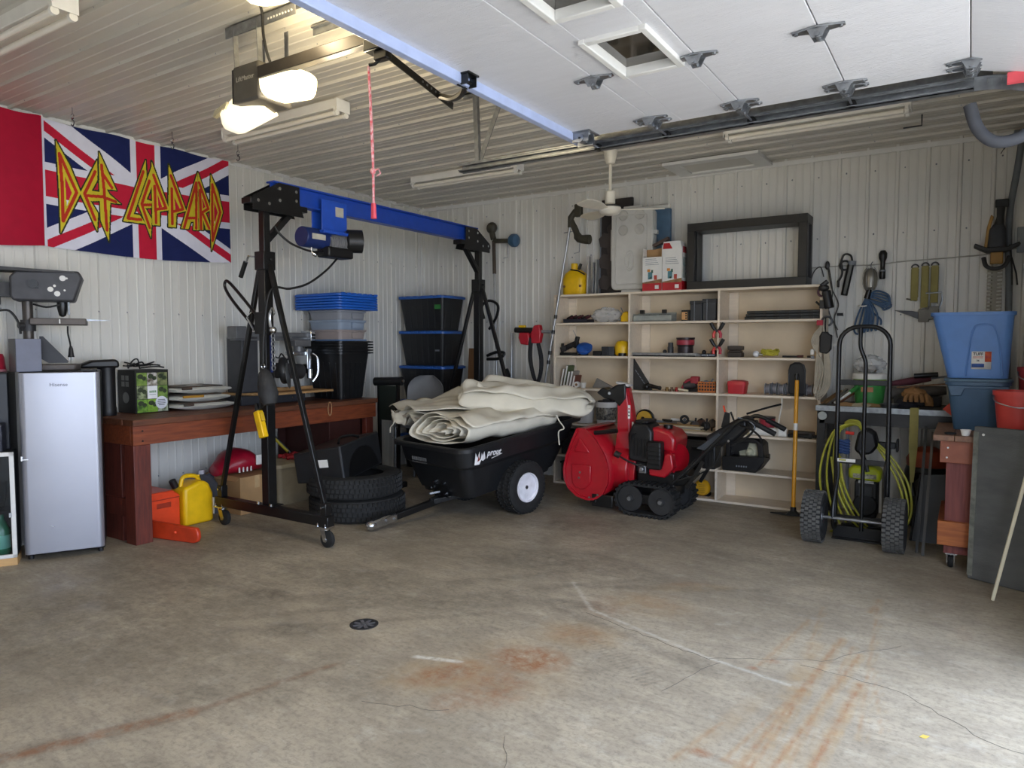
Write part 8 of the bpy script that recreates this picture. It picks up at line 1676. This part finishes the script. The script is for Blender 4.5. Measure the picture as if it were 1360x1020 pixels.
# ---------------------------------------------------------------- string trimmers in the corner
OLV = mat('olive_black', '#3d3a2e', .55, var=.15)
t = thing('string_trimmer', 'long shafted trimmer with blue and olive head beside the gantry post', 'trimmer', (-4.5, 6.8, 1.0))
ob('shaft', M().cyl((-4.665, 6.86, 2.72), (-4.50, 6.70, .42), .014, n=10), mat('silver_shaft', '#a9abad', .35, .7), t)
ob('foam_grip', M().cyl((-4.662, 6.858, 2.68), (-4.635, 6.832, 2.30), .021, n=10), mat('brown_foam', '#4c4034', .8), t)
ob('round_head', M().sph((-4.69, 6.86, 2.83), (.068, .05, .068), 16, 12), OLV, t); ob('neck', M().cyl((-4.685, 6.86, 2.77), (-4.665, 6.86, 2.70), .035, n=12), OLV, t)
ob('arm', M().cyl((-4.66, 6.86, 2.68), (-4.42, 6.86, 2.665), .026, n=12), OLV, t); ob('blue_cap', M().lathe([(0, -.055), (.055, -.05), (.075, -.02), (.072, .03), (.05, .05), (0, .055)], (-4.385, 6.86, 2.665), (1, 0, -.1), 14), mat('grey_blue', '#43637f', .5), t)
ob('wire_loop', M().tube([(-4.47, 6.86, 2.64), (-4.465, 6.86, 2.48), (-4.53, 6.86, 2.475)], .005, 6), STEEL, t)
ob('loop_handle', M().tube([(-4.70, 6.72, 1.78), (-4.72, 6.70, 1.92), (-4.62, 6.70, 1.985), (-4.50, 6.70, 1.93), (-4.52, 6.70, 1.80), (-4.62, 6.70, 1.66)], .016, 8, smooth=6), BLACK, t)
ob('lower_grip', M().tube([(-4.66, 6.72, 1.36), (-4.52, 6.70, 1.40), (-4.40, 6.68, 1.39), (-4.46, 6.66, 1.33), (-4.62, 6.66, 1.32)], .018, 8, smooth=5), BLACK, t); ob('motor', M().bx(-4.55, -4.40, 6.62, 6.76, .42, .62), BLACK, t, bevel=.02)
ob('foot', M().cyl((-4.48, 6.69, .0), (-4.49, 6.69, .43), .03, n=10), BLACK, t)
t = thing('leaf_blower_wand', 'second silver shaft with black grip standing by the gantry post', 'pole', (-4.45, 6.86, 1))
ob('shaft', M().cyl((-4.44, 6.90, 1.62), (-4.40, 6.80, .002), .013, n=10), mat('silver_shaft', '#a9abad'), t); ob('grip', M().tube([(-4.50, 6.88, 1.20), (-4.46, 6.86, 1.12), (-4.46, 6.86, .95), (-4.50, 6.86, .88)], .022, 8, smooth=4), BPLAS, t)
t = thing('pole_saw', 'silver pole trimmer with olive head leaning on the shelf end', 'trimmer', (-3.75, 6.6, 1))
ob('shaft', M().cyl((-3.875, 6.60, .80), (-3.525, 6.60, 2.74), .013, n=10), mat('silver_shaft', '#a9abad'), t); ob('lower_shaft', M().cyl((-3.90, 6.58, .002), (-3.875, 6.60, .80), .017, n=10), mat('silver_shaft', '#a9abad'), t)
ob('head', M().tube([(-3.53, 6.60, 2.70), (-3.52, 6.60, 2.80), (-3.47, 6.60, 2.86), (-3.43, 6.60, 2.88)], [.024, .034, .03, .022], 10), OLV, t)
ob('gear_box', M().bx(-3.47, -3.39, 6.57, 6.63, 2.80, 2.93), OLV, t, bevel=.012); ob('guard', M().tube([(-3.51, 6.60, 2.76), (-3.46, 6.60, 2.66), (-3.42, 6.60, 2.58), (-3.30, 6.60, 2.56)], [.03, .034, .045, .05], 10, smooth=3), OLV, t)
ob('wire_guide', M().tube([(-3.60, 6.60, 2.65), (-3.48, 6.60, 2.66), (-3.41, 6.60, 2.60), (-3.42, 6.60, 2.44), (-3.48, 6.60, 2.43)], .005, 6), STEEL, t)
for zz in (1.78, 1.62, 1.40, 1.30): 
    s = (zz-.8)/1.94; x = -3.875+.35*s; ob('clamp', M().cyl((x, 6.60, zz-.02), (x+.004, 6.60, zz+.02), .019, n=10), BLACK, t)
ob('cross_grip', M().cyl((-3.735, 6.58, 1.62), (-3.98, 6.56, 1.635), .018, n=10), mat('silver_shaft', '#a9abad'), t); ob('black_grip', M().cyl((-3.93, 6.565, 1.635), (-4.17, 6.55, 1.645), .034, .03, 12), BPLAS, t); ob('yellow_trigger', M().bx(-4.12, -4.04, 6.53, 6.57, 1.67, 1.695), YEL, t, bevel=.006)
RD = mat('trimmer_red', '#b01c2c', .35)
ob('red_shroud', M().prism([(-3.96, 1.50), (-3.86, 1.50), (-3.84, 1.60), (-3.86, 1.70), (-3.93, 1.69), (-3.97, 1.60)], (0, 6.53, 0), (1, 0, 0), (0, 0, 1), (0, .07, 0)), RD, t, bevel=.012); ob('red_shroud', M().prism([(-4.12, 1.56), (-4.09, 1.49), (-4.0, 1.48), (-3.98, 1.54), (-3.99, 1.615), (-4.11, 1.615)], (0, 6.525, 0), (1, 0, 0), (0, 0, 1), (0, .07, 0)), RD, t, bevel=.012); 
ob('strap', M().tube([(-3.97, 6.55, 1.56), (-3.98, 6.55, 1.35), (-3.94, 6.54, 1.18), (-3.90, 6.55, 1.06)], [.026, .024, .022, .018], 8, smooth=4).tube([(-3.88, 6.55, 1.50), (-3.84, 6.55, 1.32), (-3.86, 6.55, 1.14), (-3.93, 6.54, 1.0)], [.022, .024, .022, .018], 8, smooth=4), mat('black_webbing', '#232325', .85), t); ob('boot', M().cyl((-3.87, 6.60, 1.03), (-3.885, 6.60, .90), .022, .045, 12), GREYP, t)
# ---------------------------------------------------------------- by the corner totes
t = thing('grey_chair', 'grey moulded plastic stool with a rounded back behind the cart', 'chair', (-5.0, 6.0, 0))
GC = mat('grey_moulded', '#8f9092', .45, var=.04); rg = []
for i in range(21):
    s = i/20; zz = .62 + .525*s; hw = .25 if s < .7 else .25*math.sqrt(max(.12, 1-((s-.7)/.32)**2)); yb = 6.10+.05*s
    rg.append([(-5.02+hw*c_, yb - .10*(abs(c_)**2), zz) for c_ in (-1, -.97, -.9, -.75, -.5, -.25, 0, .25, .5, .75, .9, .97, 1)] + [(-5.02+hw*c_, yb - .10*(abs(c_)**2) + .012, zz) for c_ in (1, .97, .9, .75, .5, .25, 0, -.25, -.5, -.75, -.9, -.97, -1)])
ob('back', M().loft(rg), GC, t, ang=50); ob('seat', M().loft([rrect(-5.25, -4.79, 5.72, 6.12, .08, .60), rrect(-5.26, -4.78, 5.71, 6.13, .08, .635)]), GC, t, bevel=.008)
for x in (-5.22, -4.82):
    for y in (5.76, 6.08): ob('leg', M().cyl((x*1.0, y, .002), (x+(.02 if x < -5 else -.02), y, .60), .018, n=10), STEEL, t)
t = thing('roller_stand', 'black folding roller stand at the end of the workbench', 'stand', (-5.0, 5.52, 0))
ob('roller', M().cyl((-5.25, 5.50, 1.10), (-4.93, 5.56, 1.11), .045, n=16), mat('roller_black', '#16181a', .4), t); ob('axle_nut', M().cyl((-4.93, 5.56, 1.11), (-4.91, 5.565, 1.11), .02, n=8), CHROME, t)
for x in (-5.22, -4.96): ob('upright', M().bar((x, 5.53, .06), (x, 5.53, 1.07), .03, .03), BLACK, t)
ob('foot', M().bx(-5.28, -4.90, 5.46, 5.60, .002, .06), BLACK, t, bevel=.006); ob('green_cover', M().bx(-5.20, -4.97, 5.505, 5.512, .70, 1.06), mat('dark_green_black', '#18211c', .6), t)
for i, (x, c_, lb, hh) in enumerate(((-5.035, '#7a5636', 'wider brown', 1.44), (-4.93, '#94704a', 'paler', 1.42))):
    tag(ob('leaning_board', M().bar((x-.02, 6.86, .003), (x, 6.945, hh), .085, .02, up=(0, 1, 0)), mat('board_%s' % lb.split()[0], c_, .65, scale=5, stretch=(8, 8, 1)), bevel=.002), '%s wooden board leaning on the wall beside the tote stack' % lb, 'board')
t = thing('black_tube_light', 'dark rolled mat lying upright behind the cart beside the gantry post', 'mat', (-4.75, 6.75, 0))
ob('roll', M().cyl((-4.76, 6.78, .002), (-4.76, 6.80, .95), .055, n=14), mat('dark_mat', '#2a2825', .9), t); ob('inner_roll', M().lathe([(.02, .951), (.03, .951), (.03, .955), (.02, .955)], (-4.76, 6.80, 0), closed=True), BLACK, t)
# ---------------------------------------------------------------- floor drain
t = thing('floor_drain', 'round dark cast iron drain grate set in the floor', 'drain', (-2.677, 2.70, 0))
ob('ring', M().lathe([(.060, 0), (.076, 0), (.076, .003), (.060, .003)], (-2.677, 2.70, .0002), n=32, closed=True), mat('cast_iron', '#3a393b', .5, .4), t); ob('pit', M().cyl((-2.677, 2.70, .0003), (-2.677, 2.70, .0009), .061, n=24), BLACK, t)
for k in range(8):
    a = 2*PI*k/8+.2; ob('spoke', M().bar((-2.677, 2.70, .0018), (-2.677+.062*math.cos(a), 2.70+.062*math.sin(a), .0018), .017, .0022), mat('worn_iron', '#6b6a6e', .5, .3), t)
ob('boss', M().cyl((-2.677, 2.70, .0008), (-2.677, 2.70, .0034), .014, n=12), STEEL, t)
tag(ob('dry_leaf', M().prism([(-.02, 0), (0, -.010), (.022, 0), (0, .010)], (-.10, 3.06, .003), (.8, .5, .05), (-.5, .8, .3), (0, 0, .0012)), mat('leaf_yellow', '#b7a04a', .7)), 'small yellowed leaf on the floor near the right edge', 'leaf')
